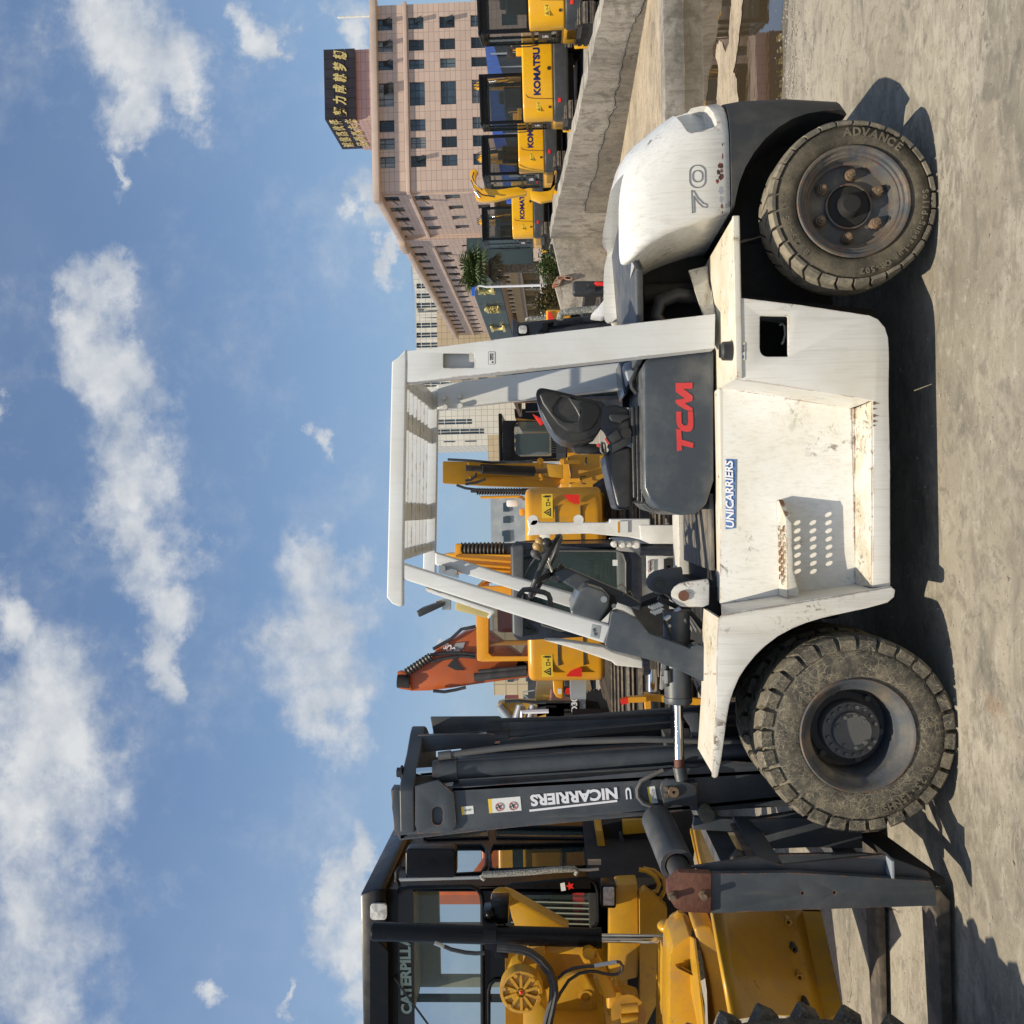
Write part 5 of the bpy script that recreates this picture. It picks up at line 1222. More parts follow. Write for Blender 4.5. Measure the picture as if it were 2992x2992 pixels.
for (kx, ky, tx, ty, mk, rr) in ((1150, 680, 1200, 800, 'tan', .022), (1135, 715, 1175, 790, 'tan', .024), (1118, 765, 1185, 830, 'hub', .022), (1200, 690, 1215, 790, 'plastic', .026)):
    p0, p1 = w('C', kx, ky, 4.80), w('C', tx, ty, 4.82)
    lv_ = sub('hydraulic_lever', fk)
    MB().cyl(p0, p0+(p1-p0)*0.55, rr*1.05, rr*0.55, n=12).sph(p0, rr*1.05).build('knob', M[mk], lv_)
    MB().cyl(p1, p1+(p1-p0)*0.8, 0.006, n=6).build('stem', M['zinc'], lv_)
cov = [(455, 1290), (480, 1180), (505, 1060), (520, 960), (545, 920), (600, 908), (680, 928), (770, 975), (822, 1000), (860, 1040), (900, 1095), (960, 1168), (1080, 1205), (1350, 1308), (1415, 1340), (1440, 1305), (1500, 1288), (1568, 1308), (1598, 1370), (1603, 1500), (1598, 1672), (1575, 1700), (1545, 1704), (1430, 1645), (1250, 1560), (1000, 1472), (700, 1395), (540, 1358), (480, 1330)]
MB().xz(ws('N', 4.30, cov), 4.40).build('leg_cover', M['hood'], fk, bevel=0.018, seg=4, smooth=60)
MB().xz([Vector((q.x, 5.45, q.z)) for q in ws('N', 4.30, cov)], 5.56).build('leg_cover', M['white_clean'], fk, bevel=0.01)
# dash firewall / cowl and hoses
MB().box((-0.62, YC, 0.93), (0.5, 0.9, 0.06)).build('cowl_floor', M['under'], fk)
MB().xz(ws('N', 4.95, [(760, 880), (900, 800), (1000, 760), (1180, 700), (1180, 1000), (1150, 1300), (900, 1150)]), 5.2).build('firewall', M['under'], fk)
for (a, b, c_, d2) in ((1130, 1010, 1310, 885), (1165, 1085, 1365, 1010)):
    p0, p1 = w('N', a, b, 4.42), w('N', c_, d2, 4.42)
    MB().cyl(p0, p0+(p1-p0)*0.68, 0.0135, n=12).cyl(p0+(p1-p0)*0.68, p1, 0.017, n=6).build('hose_fitting', M['zinc'], fk)
    MB().tube([p0, p0+Vector((-0.05, 0.0, -0.02)), p0+Vector((-0.10, 0.02, -0.06)), p0+Vector((-0.12, 0.1, -0.14))], 0.014, 8).build('hydraulic_hose', M['plastic'], fk)
mb = MB()
for r_, xx, yv in ((0, 1030, 900), (1, 1010, 845)):
    for i in range(5): mb.box(w('N', xx-30+26*i-r_*5, yv+30-10*i, 4.6), (0.010, 0.03, 0.026), Matrix.Rotation(R(30), 3, 'Y'))
mb.build('grille_slot', M['grey'], fk)
for i in range(5):
    y = 4.5+0.15*i
    MB().tube([(-0.42+0.03*i, y, 1.18-0.03*i), (-0.50, y+0.02, 1.02), (-0.60-0.02*i, y, 0.94)], 0.012, 6).build('wiring', M['plastic'], fk)
MB().tube(ws('C', 4.85, [(1700, 1000), (1730, 980), (1760, 1010), (1740, 1060), (1790, 1030), (1810, 1070)]), 0.003, 5).build('green_wire', M['tan'], fk)
# lifting lugs beside the tilt cylinder
lug = [(1202, 735), (1210, 690), (1240, 640), (1300, 600), (1400, 575), (1620, 548), (1632, 600), (1630, 838), (1560, 866), (1400, 866), (1320, 862), (1262, 828), (1220, 790)]
MB().xz(ws('N', 4.385, lug), 4.41).build('mast_lug', M['white'], fk, bevel=0.004)
v = w('N', 1345, 738, 4.375); MB().cyl(v, v+Vector((0, 0.14, 0)), 0.0245, n=20).build('lug_pin', M['rust'], fk)
dx = w('N', 1065, 600, 4.52)-w('N', 1345, 738, 4.385)
MB().xz([q+Vector((dx.x, 0.165, dx.z)) for q in ws('N', 4.385, lug)], 4.58).build('mast_lug', M['steel'], fk, bevel=0.004)
v = w('N', 1070, 605, 4.53); MB().cyl(v, v+Vector((0, 0.03, 0)), 0.03, n=16).cyl(v-Vector((.0, .01, 0)), v, 0.018, n=10).build('lug_pin', M['plastic'], fk)

# ---- tilt cylinder
ty = 4.46
c0 = w('N', 1275, 900, ty); c1 = w('K', 1214, 238, ty)
c0.z = c1.z = (c0.z+c1.z)/2
tcy = sub('tilt_cylinder', fk)
MB().lathe([(0, 0), (0.062, 0), (0.066, 0.006), (0.066, 0.03), (0.062, 0.032), (0.062, (c0-c1).length-0.02), (0.066, (c0-c1).length), (0, (c0-c1).length)], c1, (c0-c1), 32).build('barrel', M['steel'], tcy)
rp0, rp1 = w('K', 1205, 245, ty), w('K', 1187, 760, ty)
MB().cyl(c1+Vector((0.02, 0, 0)), Vector((rp1.x, ty, c1.z-0.0)), 0.0235, n=24).build('rod', M['chrome'], tcy)
MB().cyl(Vector((rp1.x, ty, c1.z)), Vector((w('K', 1180, 845, ty).x, ty, c1.z)), 0.024, n=20).build('rod_end', M['rust'], tcy)
MB().cyl(Vector((w('K', 1180, 835, ty).x, ty, c1.z)), Vector((w('K', 1180, 960, ty).x, ty, c1.z-0.01)), 0.031, n=16).build('clevis_eye', M['steel'], tcy)
for (a, b, l) in ((1100, 20, 60), (1100, 0, 30)):
    v = w('K', a+25, b+30, ty-0.05); MB().cyl(v, v+Vector((0.05, 0, 0)), 0.017, n=6).build('pipe_union', M['steel'], tcy)
v = w('N', 1140, 1640, 4.42); MB().cyl(v-Vector((.05, 0, 0)), v+Vector((.06, 0, 0)), 0.011, n=8).cyl(v-Vector((.02, 0, 0)), v+Vector((.0, 0, 0)), 0.02, n=6).build('hose_union', M['steel'], tcy)

# ---- mast
MY = 4.52
def mz(t, pts_, y=MY): return ws(t, y, pts_)
rail = mz('I', [(455, 790), (600, 585), (700, 583), (1300, 535), (1932, 475)])+mz('K', [(1390, 850)])+mz('G', [(430, 1010), (900, 1040), (1250, 1010), (1290, 1180), (860, 1262), (380, 1292)])+mz('K', [(1390, 1240), (900, 1300), (0, 1385)])+mz('I', [(1000, 810), (330, 888), (300, 830), (282, 700), (285, 600), (300, 597), (330, 600), (335, 700), (400, 790)])
MB().xz(rail, MY+0.022).build('outer_rail', M['steel'], fk, bevel=0.004)
fl = mz('I', [(330, 888), (300, 830), (1750, 700), (1932, 690), (1932, 722), (1000, 810)])
# front and rear flanges of the channel
def bar2(t, a, b, y0, y1, th, name, mk='steel'):
    p0, p1 = w(t, a[0], a[1], MY), w(t, b[0], b[1], MY)
    d = (p1-p0).normalized(); n_ = Vector((-d.z, 0, d.x))*th
    MB().xz([Vector((q.x, y0, q.z)) for q in (p0, p1, p1+n_, p0+n_)], y1).build(name, M[mk], fk, bevel=0.002)
bar2('X', (1170, 2452), (2560, 2310), MY, MY+0.14, 0.02, 'rail_flange')
bar2('X', (1320, 2300), (2560, 2232), MY, MY+0.12, -0.02, 'rail_flange')
# far rail
farrail = [Vector((q.x, 5.33, q.z)) for q in rail]
MB().xz(farrail, 5.35).build('outer_rail', M['steel'], fk)
bar2('X', (1170, 2452), (2560, 2310), 5.2, 5.34, 0.02, 'rail_flange')
# inner rail
inn = mz('X', [(1150, 2330), (1175, 2450), (2350, 2340), (2350, 2250)], MY+0.03)
MB().xz([Vector((q.x, MY+0.06, q.z)) for q in inn], MY+0.14).build('inner_rail', M['steel'], fk, bevel=0.003)
MB().xz([Vector((q.x, 5.2, q.z)) for q in inn], 5.28).build('inner_rail', M['steel'], fk, bevel=0.003)
# top plate that carries the lift cylinders
tp0, tp1 = w('I', 415, 820, MY), w('I', 335, 565, MY)
ztop = w('I', 330, 700, MY).z; zb = w('I', 412, 700, MY).z
xl, xr2 = w('I', 370, 838, MY).x, w('I', 370, 575, MY).x
plan = [(xl, MY-0.015), (xr2-0.02, MY-0.015), (xr2+0.01, MY+0.01), (xr2+0.04, MY+0.06), (xr2+0.10, MY+0.22), (xr2+0.17, MY+0.34), (xr2+0.19, MY+0.40), (xr2+0.19, 5.34-0.40), (xr2+0.17, 5.34-0.34), (xr2+0.10, 5.34-0.22), (xr2+0.04, 5.34-0.06), (xr2, 5.36), (xl, 5.36), (xl+0.02, 5.1), (xl+0.02, 4.76)]
MB().extr([(a, b, ztop) for a, b in plan], (0, 0, zb-ztop)).build('top_plate', M['steel'], fk, bevel=0.008, seg=3)
MB().xz(mz('I', [(415, 800), (415, 580), (545, 545), (600, 590), (635, 620), (650, 800), (620, 840), (430, 850)], MY-0.02), MY-0.002, [mz('I', [(x, y) for x, y in rrect(512, 572, 695, 800, 28, 5)], MY-0.02)]).build('gusset', M['steel'], fk, bevel=0.005)
MB().box(w('I', 542, 745, MY+0.03), (0.06, 0.02, 0.09)).build('chain_end', M['plastic'], fk)
MB().xz(mz('I', [(277, 598), (330, 600), (345, 845), (298, 860)], MY+0.07), MY+0.16).build('inner_rail_head', M['steel'], fk, bevel=0.004)
# hanging tabs
for (ps, yy_) in (([(430, 285), (440, 390), (855, 350), (872, 330), (870, 290), (850, 280)], 4.84), ([(500, 185), (520, 285), (895, 260), (912, 235), (905, 190), (890, 182)], 5.10)):
    MB().xz(ws('I', yy_, ps), yy_+0.02).build('chain_tab', M['steel'], fk, bevel=0.006)
# lift cylinders
def lift(t, a, b, ra, y, mk='steel', nut=True):
    lc = sub('lift_cylinder', fk)
    p0, p1 = w(t, a[0], a[1], y), w(t, b[0], b[1], y)
    d = (p1-p0).normalized()
    MB().cyl(p0, p1, ra, n=28).build('barrel', M[mk], lc)
    MB().cyl(p0-d*0.005, p0+d*0.085, ra*1.24, n=28).cyl(p0-d*0.035, p0, ra*1.12, n=28).build('collar', M[mk], lc)
    q = p0-d*((zb-p0.z)/abs(d.z)) if abs(d.z) > 0.1 else p0
    MB().cyl(p0-d*0.03, q, 0.021, n=20).build('rod', M['chrome'], lc)
    if nut: MB().cyl(Vector((q.x, y, ztop)), Vector((q.x, y, ztop+0.028)), 0.024, n=6).cyl(Vector((q.x, y, ztop)), Vector((q.x, y, ztop+0.008)), 0.034, n=20).build('rod_nut', M['plastic'], lc)
    return lc
lift('I', (560, 490), (2950, 330), 0.047, MY+0.09)
lift('I', (860, 262), (2830, 100), 0.047, 5.24, nut=False)
MB().tube(ws('I', MY+0.08, [(548, 405), (600, 400), (900, 362), (1300, 325), (1700, 312), (1880, 315), (2300, 330)]), 0.0155, 10).cyl(w('I', 548, 408, MY+0.08), w('I', 620, 398, MY+0.08), 0.021, n=10).build('lift_hose', M['hub'], fk)
MB().tube(ws('I', 5.1, [(900, 335), (1400, 270), (1850, 232), (2400, 210)]), 0.02, 8).tube(ws('I', 5.0, [(850, 205), (1400, 190), (1930, 165), (2400, 170)]), 0.012, 8).build('far_hose', M['plastic'], fk)
MB().box((w('X', 2000, 2200, 4.95).x, 4.93, w('X', 2000, 2200, 4.95).z), (0.10, 0.78, 0.16)).build('mast_cross_member', M['steel'], fk, bevel=0.01)
MB().box((w('X', 2350, 2180, 4.95).x, 4.93, w('X', 2350, 2180, 4.95).z), (0.12, 0.78, 0.25)).build('mast_cross_member', M['steel'], fk, bevel=0.01)
MB().xz(ws('K', 4.62, [(1260, 340), (1345, 470), (1390, 880), (1440, 1180), (1690, 950), (1660, 650), (1440, 430), (1420, 330)]), 4.65).build('tilt_bracket', M['steel'], fk, bevel=0.004)
MB().xz(ws('I', 4.9, [(1890, 60), (1932, 100), (1932, 420), (1900, 380)]), 5.1).build('cross_pipe', M['under'], fk)
# clevis at the mast
cl = ws('K', MY-0.075, [(1060, 1050), (1075, 990), (1120, 955), (1200, 960), (1300, 985), (1390, 1010), (1402, 1060), (1395, 1190), (1345, 1212), (1150, 1195), (1105, 1245), (1085, 1150)])
MB().xz(cl, MY-0.05).build('clevis_plate', M['steel'], fk, bevel=0.004)
MB().box(w('K', 1370, 1100, MY-0.035), (0.13, 0.07, 0.03)).build('clevis_plate', M['steel'], fk, bevel=0.004)
v = w('K', 1188, 1080, MY-0.09); MB().lathe([(0.008, 0), (0.024, 0), (0.026, 0.004), (0.026, 0.1), (0.008, 0.1)], v, (0, 1, 0), 20, closed=True).build('clevis_pin', M['nut'], fk)
for a, b in ((1115, 1048), (1118, 1110)):
    v = w('K', a, b, MY-0.085); MB().cyl(v, v+Vector((0, 0.02, 0)), 0.0105, n=12).build('bolt', M['nut'], fk)
v = w('K', 1265, 898, MY-0.05); MB().cyl(v, v+Vector((0, 0.03, 0)), 0.014, n=8).build('bolt', M['zinc'], fk)
MB().tube(ws('K', MY-0.012, [(1090, 870), (980, 920), (880, 975), (845, 1050), (850, 1120), (900, 1180), (1060, 1235)]), 0.011, 8).build('weld_bead', M['hub'], fk)
# decals and lettering on the rail
def decal(t, pts_, mk, y=MY-0.0015): return MB().xz(ws(t, y, pts_), y+0.0012).build('mast_label', M[mk], fk)
decal('J', [(960, 1216), (1070, 1205), (1078, 1280), (966, 1292)], 'sticker'); decal('J', [(958, 1217), (984, 1214), (990, 1290), (966, 1293)], 'ysticker', MY-0.002)
MB().tube(ws('J', MY-0.004, [(988, 1250), (1000, 1241), (1012, 1250), (1000, 1258)]), 0.0012, 4, closed=True).tube(ws('J', MY-0.004, [(1022, 1246), (1034, 1238), (1048, 1245), (1034, 1253)]), 0.0012, 4, closed=True).build('label_drawing', M['ink'], fk)
decal('J', [(1210, 1143), (1513, 1118), (1526, 1250), (1222, 1276)], 'sticker'); decal('J', [(1210, 1143), (1240, 1141), (1250, 1274), (1222, 1276)], 'ysticker', MY-0.002)
for cxx, cyy in ((1318, 1218), (1447, 1208)):
    ct = w('J', cxx, cyy, MY-0.0035); rg = [ct+Vector((0.019*math.cos(t), 0, 0.019*math.sin(t))) for t in [i*math.pi/12 for i in range(24)]]
    MB().tube(rg, 0.0014, 4, closed=True).bar(rg[3], rg[15], 0.002, 0.002).build('label_ring', M['redink'], fk)
    MB().bar(ct+Vector((-.012, 0, -.004)), ct+Vector((.010, 0, .006)), 0.003, 0.004).bar(ct+Vector((.0, 0, .0)), ct+Vector((.010, 0, -.010)), 0.003, 0.003).sph(ct+Vector((-.004, 0, .012)), 0.004, sub=1).build('label_drawing', M['ink'], fk)
dirz = (w('I', 1070, 700, MY)-w('I', 1640, 650, MY)).normalized()
upx = Vector((-dirz.z, 0, dirz.x))
pA = w('I', 1562, 584, MY-0.003); Lm = (w('I', 1068, 632, MY)-w('I', 1562, 584, MY)).length
text('mast_lettering', 'NICARRIERS', M['wlet'], fk, pA, dirz, upx, Lm, 0.056, 0.04, 0.0, 0.002)
text('mast_lettering', 'U', M['wlet'], fk, w('I', 1640, 584, MY-0.003), dirz, upx, 0.026, 0.056, 0.04, 0.0, 0.002)
q0, q1 = w('I', 1565, 662, MY-0.003), w('I', 1065, 718, MY-0.003)
MB().bar(q0, q1, 0.002, 0.010, up=(1, 0, 0)).build('mast_lettering', M['wlet'], fk)
decal('K', [(935, 1030), (1008, 1020), (1040, 1178), (965, 1187)], 'sticker'); decal('K', [(935, 1030), (952, 1028), (982, 1185), (965, 1187)], 'ysticker', MY-0.002)
mb = MB()
for i in range(4):
    mb.bar(w('K', 972+14*i, 1050, MY-0.004), w('K', 990+14*i, 1160, MY-0.004), 0.001, 0.0012, up=(0, 0, 1))
mb.build('label_print', M['ink'], fk)

# ---- fork carriage: hinged plate, cross shaft, side frame and two forks
CY = 3.77
pl = ws('G', CY, [(345, 1648), (820, 1642), (1300, 1672), (1590, 1690), (1612, 1740), (1615, 1828), (870, 1852), (345, 1872)])
MB().xz(pl, CY+0.03, [[w('G', 860, 1758, CY)+Vector((0.006*math.cos(t), 0, 0.006*math.sin(t))) for t in [i*math.pi/4 for i in range(8)]], [w('G', 1040, 1755, CY)+Vector((0.006*math.cos(t), 0, 0.006*math.sin(t))) for t in [i*math.pi/4 for i in range(8)]]]).build('carriage_plate', M['steel'], fk, bevel=0.004)
MB().xz(ws('G', CY-0.016, [(95, 1700), (162, 1640), (345, 1648), (345, 1872), (185, 1866), (140, 1840), (95, 1770)]), CY+0.03).build('hinge_plate', M['rust'], fk, bevel=0.004)
for a, b in ((128, 1790), (305, 1783)):
    v = w('G', a, b, CY-0.045); MB().cyl(v, v+Vector((0, 0.03, 0)), 0.013, n=6).cyl(v+Vector((0, .022, 0)), v+Vector((0, .03, 0)), 0.018, n=14).build('bolt', M['nut'], fk)
s0 = w('G', 205, 1720, CY); s1 = w('G', 40, 1345, 4.45)
MB().cyl(s0+Vector((0, 0.03, 0)), s1+(s0-s1)*0.45, 0.046, n=24).build('shaft', M['plastic'], fk)
MB().lathe([(0.052, 0), (0.070, 0), (0.072, 0.01), (0.072, (s0-s1).length*0.72), (0.05, (s0-s1).length*0.72)], s1+(s0-s1)*0.72, (s1-s0), 28, closed=True).build('shaft_sleeve', M['steel'], fk)
# plate set behind, gussets and diagonals down to the lower bar
MB().xz(ws('G', CY+0.06, [(230, 1610), (560, 1560), (600, 1555), (740, 1600), (1310, 1540), (1570, 1640), (1600, 1700), (840, 1660), (345, 1655)]), CY+0.08).build('carriage_rib', M['steel'], fk, bevel=0.003)
MB().box(w('G', 1345, 1600, CY+0.05), (0.07, 0.10, 0.012)).build('carriage_gusset', M['grey'], fk, bevel=0.003)
p0 = w('G', 520, 1340, 4.4); p1 = w('G', 680, 1600, CY+0.1)
MB().bar(p0, p1, 0.03, 0.09, up=(0, 0, 1)).build('carriage_arm', M['steel'], fk, bevel=0.004)
MB().bar(w('G', 470, 1370, 4.35), w('G', 585, 1585, CY+0.12), 0.012, 0.03).build('carriage_edge_strip', M['track'], fk)
p0 = w('G', 1240, 1430, 4.3); p1 = w('G', 1600, 1700, CY+0.05)
MB().bar(p0, p1, 0.03, 0.10, up=(0, 0, 1)).build('lower_arm', M['under'], fk, bevel=0.004)
MB().xz(ws('G', 4.46, [(250, 1330), (560, 1345), (900, 1290), (1300, 1210), (1300, 1400), (900, 1400), (640, 1420), (240, 1400)]), 4.50).build('fork_carriage', M['steel'], fk, bevel=0.004)
MB().xz([Vector((q.x, 5.36, q.z)) for q in ws('G', 4.46, [(250, 1330), (560, 1345), (900, 1290), (1300, 1210), (1300, 1400), (900, 1400), (640, 1420), (240, 1400)])], 5.40).build('fork_carriage', M['steel'], fk, bevel=0.004)
a0 = w('G', 700, 1430, 4.48); 
MB().box((a0.x-0.03, YC, 0.40), (0.06, 1.9, 0.10)).box((a0.x-0.03, YC, 0.92), (0.06, 1.9, 0.10)).box((a0.x-0.03, YC-0.25, 0.66), (0.03, 0.06, 0.5)).box((a0.x-0.03, YC+0.25, 0.66), (0.03, 0.06, 0.5)).build('carriage_bar', M['steel'], fk, bevel=0.006)
v = w('G', 315, 1310, 4.44); MB().cyl(v+Vector((0, -0.03, 0)), v+Vector((0, 0.05, 0)), 0.035, n=20).build('side_roller', M['tread'], fk)
MB().xz(ws('G', 4.22, [(560, 1345), (1190, 1320), (1200, 1505), (900, 1500), (690, 1508), (640, 1420)]), 4.24).build('carriage_web', M['steel'], fk, bevel=0.003)
MB().xz(ws('G', 4.0, [(700, 1540), (1190, 1532), (1300, 1545), (1300, 1600), (800, 1610)]), 4.02).build('carriage_web', M['steel'], fk, bevel=0.003)
vv = [(455, 1580), (500, 1530), (575, 1560), (560, 1610), (480, 1612)]
MB().xz(ws('G', 4.0, vv), 4.06).build('fork_stop', M['track'], fk, bevel=0.006)
for yf, tt in ((3.99, 0.165), (4.78, 0.165)):
    xh = a0.x-0.06; xt = -2.95
    prof = [(xh-0.10, yf, 0.115), (xh-0.05, yf, 0.15), (xh-0.045, yf, 0.85), (xh, yf, 0.85), (xh, yf, 0.10), (xh-0.05, yf, 0.058), (-2.4, yf, 0.058), (xt, yf, 0.058), (xt, yf, 0.075)]
    MB().xz([Vector(q) for q in prof], yf+tt).build('fork', M['track'], fk, bevel=0.006)
# ================================================================== THE OTHER MACHINES
def track_unit(parent, x, wd, y0, y1, h, z0=0.0, pads=True, name='track'):
    r = h/2
    prof = [(y1-r+r*math.cos(a), z0+r+r*math.sin(a)) for a in [R(-90+180*i/8) for i in range(9)]]+[(y0+r-r*math.cos(a), z0+r-r*math.sin(a)) for a in [R(-90+180*i/8) for i in range(9)]]
    t_ = MB().extr([(x-wd/2+0.03, a, b) for a, b in prof], (wd-0.06, 0, 0)).build(name, M['under'], parent)
    mb = MB(); per = 2*(y1-y0-h)+2*math.pi*r; n = int(per/0.15); pm = None
    if h > 0.54:
        q_ = MB(); q_.box((0, 0, 0), (wd, 0.10, 0.035)); q_.box((0, 0, 0.02), (wd, 0.022, 0.05))
        o_ = q_.build('track_pad', M['track'], t_, smooth=0, kind=None); pm = o_.data; bpy.data.objects.remove(o_)
        pm.transform(Matrix.Translation(OFF[parent.name]))
    for i in range(n):
        s = per*i/n; L1 = y1-y0-h
        if s < L1: p_ = (y0+r+s, z0+h); a = 0
        elif s < L1+math.pi*r: t2 = (s-L1)/r; p_ = (y1-r+r*math.sin(t2), z0+r+r*math.cos(t2)); a = -t2
        elif s < 2*L1+math.pi*r: p_ = (y1-r-(s-L1-math.pi*r), z0); a = 0
        else: t2 = (s-2*L1-math.pi*r)/r; p_ = (y0+r-r*math.sin(t2), z0+r-r*math.cos(t2)); a = math.pi-t2
        if pm is not None:
            o_ = bpy.data.objects.new('track_pad', pm); C.collection.objects.link(o_); o_.parent = t_; OFF[o_.name] = OFF[t_.name]
            o_.location = Vector((x, p_[0], p_[1]))-OFF[parent.name]; o_.rotation_euler = (a, 0, 0)
            continue
        mb.box((x, p_[0], p_[1]+0.012*0), (wd, 0.10, 0.035), Matrix.Rotation(a, 3, 'X'))
        mb.box((x, p_[0], p_[1]), (wd, 0.022, 0.075), Matrix.Rotation(a, 3, 'X'))
    if pm is None: mb.build('track_pad', M['track'], t_, kind='stuff')
    return t_
def warn_label(parent, o, xd, w_, h_, mk='ysticker'):
    """yellow warning label: triangle, digger, arrow and man; o = lower left"""
    o = Vector(o); xd = Vector(xd).normalized(); up = Vector((0, 0, 1)); n_ = xd.cross(up)
    def P(a, b, d=0.004): return o+xd*(a*w_)+up*(b*h_)+n_*d
    f = MB().extr([P(0, 0, 0), P(1, 0, 0), P(1, 1, 0), P(0, 1, 0)], n_*0.003).build('warning_label', M[mk], parent, smooth=0)
    mb = MB(); mb.extr([P(.06, .2), P(.42, .2), P(.24, .85)], n_*0.002, [[P(.13, .28), P(.35, .28), P(.24, .70)]])
    mb.extr([P(.2, .34), P(.28, .34), P(.26, .55), P(.22, .5)], n_*0.002)
    mb.extr([P(.5, .25), P(.66, .25), P(.66, .6), P(.5, .6)], n_*0.002, [[P(.525, .3), P(.635, .3), P(.635, .55), P(.525, .55)]])
    mb.extr([P(.69, .42), P(.73, .52), P(.73, .45), P(.78, .45), P(.78, .52), P(.82, .42), P(.78, .32), P(.78, .39), P(.73, .39), P(.73, .32)], n_*0.002)
    mb.extr([P(.86, .15), P(.89, .15), P(.90, .45), P(.91, .15), P(.94, .15), P(.945, .72), P(.855, .72)], n_*0.002)
    mb.extr([P(.88, .76), P(.92, .76), P(.925, .86), P(.875, .86)], n_*0.002)
    mb.build('label_pictogram', M['ink'], f, smooth=0)
def small_digger(label, name='compact_digger', brand=True):
    r = thing(name, (0, 0, 0), label, 'excavator', 'compact yellow excavators parked in a row on the raised lot')
    for sx in (-1, 1): track_unit(r, 0.78*sx, 0.40, -1.05, 1.35, 0.50)
    MB().box((0, 0.1, 0.35), (1.1, 1.3, 0.22)).cyl((0, 0.1, 0.4), (0, 0.1, 0.52), 0.42, n=24).build('undercarriage', M['under'], r)
    MB().extr([(a, b, 0.38) for a, b in rrect(-0.98, 0.98, -0.99, 0.62, [0.1, 0.1, 0.42, 0.42], 6)], (0, 0, 0.36)).build('counterweight', M['dark'], r, bevel=0.05, seg=3, smooth=60)
    MB().extr([(a, b, 0.745) for a, b in rrect(-0.965, 0.965, -0.965, -0.36, [0.05, 0.05, 0.38, 0.38], 6)], (0, 0, 0.74)).build('engine_hood', M['kyellow'], r, bevel=0.10, seg=4, smooth=60)
    MB().extr([(a, b, 0.745) for a, b in rrect(0.22, 0.965, -0.42, 0.85, [0.18, 0.05, 0.02, 0.05], 4)], (0, 0, 0.62)).build('side_cover', M['kyellow'], r, bevel=0.06, seg=3, smooth=60)
    MB().box((-0.37, 0.35, 0.77), (1.17, 1.4, 0.12)).box((-0.93, 0.25, 0.62), (0.10, 1.45, 0.26)).build('platform', M['kyellow'], r, bevel=0.02)
    # cab
    cab = sub('cab', r)
    x0, x1, y0, y1, z0, z1 = -0.97, 0.19, -0.37, 1.0, 0.80, 2.50
    MB().extr([(a, b, z1) for a, b in rrect(x0-0.02, x1+0.02, y0-0.03, y1, 0.12, 4)], (0, 0, 0.07)).build('roof', M['black'], cab, bevel=0.025, seg=3)
    mb = MB()
    for (a, b) in ((x0+.04, y0+.03), (x1-.04, y0+.03), (x0+.04, y1-.04), (x1-.04, y1-.04)): mb.box((a, b, (z0+z1)/2), (0.08, 0.07, z1-z0))
    mb.box((x0+.03, 0.28, (z0+z1)/2), (0.05, 0.08, z1-z0)).box(((x0+x1)/2, y0+.03, 1.50), (x1-x0, 0.06, 0.07)).box(((x0+x1)/2, y0+.03, 2.44), (x1-x0, 0.06, 0.14)).box((x0+.03, 0.3, 1.42), (0.04, y1-y0, 0.06)).box((x0+.03, .3, 2.44), (0.05, y1-y0, 0.12)).box((x0+.03, .3, .86), (0.05, y1-y0, 0.12)).box((x1-.03, .3, 2.44), (0.05, y1-y0, 0.12)).box(((x0+x1)/2, y1-.03, 2.44), (x1-x0, .05, .1)).box((x1-.03, .3, 1.1), (0.04, y1-y0, 0.6))
    mb.build('cab_frame', M['black'], cab, bevel=0.01)
    MB().quad((x0+.06, y0+.02, 1.5), (x1-.06, y0+.02, 1.5), (x1-.06, y0+.02, 2.4), (x0+.06, y0+.02, 2.4)).build('rear_window', M['glassd'], cab, smooth=0)
    MB().quad((x0+.02, y0+.06, .9), (x0+.02, y1-.06, .9), (x0+.02, y1-.06, 2.4), (x0+.02, y0+.06, 2.4)).build('side_window', M['glass'], cab, smooth=0)
    MB().quad((x0+.06, y1-.03, .9), (x1-.06, y1-.03, .9), (x1-.06, y1-.03, 2.4), (x0+.06, y1-.03, 2.4)).build('front_window', M['glass'], cab, smooth=0)
    MB().box((-0.35, 0.05, 1.25), (0.5, 0.5, 0.16)).box((-0.35, -0.18, 1.62), (0.48, 0.14, 0.72), Matrix.Rotation(R(8), 3, 'X')).box((-0.35, -0.22, 2.0), (0.28, 0.1, 0.2)).build('seat', M['vinyl'], cab, bevel=0.04, seg=3)
    MB().box((-0.75, 0.1, 1.45), (0.1, 0.4, 0.2)).box((0.0, 0.1, 1.45), (0.1, 0.4, 0.2)).build('console', M['plastic'], cab, bevel=0.02)
    MB().tube([(x0-.02, .9, 1.3), (x0-.05, .9, 1.5), (x0-.05, .9, 1.9), (x0-.02, .9, 2.05)], 0.014, 6).build('grab_rail', M['plastic'], cab)
    # seams, lettering, reflectors
    MB().tube([(-0.52, -0.972, 0.76), (-0.50, -0.972, 1.2), (-0.47, -0.972, 1.36), (-0.36, -0.955, 1.44), (-0.2, -0.90, 1.487)], 0.007, 4).tube([(0.74, -0.95, 0.76), (0.74, -0.95, 1.2), (0.70, -0.95, 1.36), (0.62, -0.93, 1.44)], 0.007, 4).build('seam', M['ink'], r)
    if brand: text('lettering', 'KOMATSU', M['navylet'], r, (-0.43, -0.968, 1.055), (1, 0, 0), (0, 0, 1), 1.05, 0.165, 0.045, 0, 0.004)
    warn_label(r, (-0.80, -0.945, 1.06), (1, -0.08, 0), 0.22, 0.10)
    warn_label(r, (0.76, -0.935, 1.06), (1, 0.35, 0), 0.12, 0.08)
    for x in (-0.56, 0.80): MB().box((x, -0.985 if x < 0 else -0.93, 0.60), (0.10, 0.03, 0.07)).build('reflector', M['redl'], r, bevel=0.008)
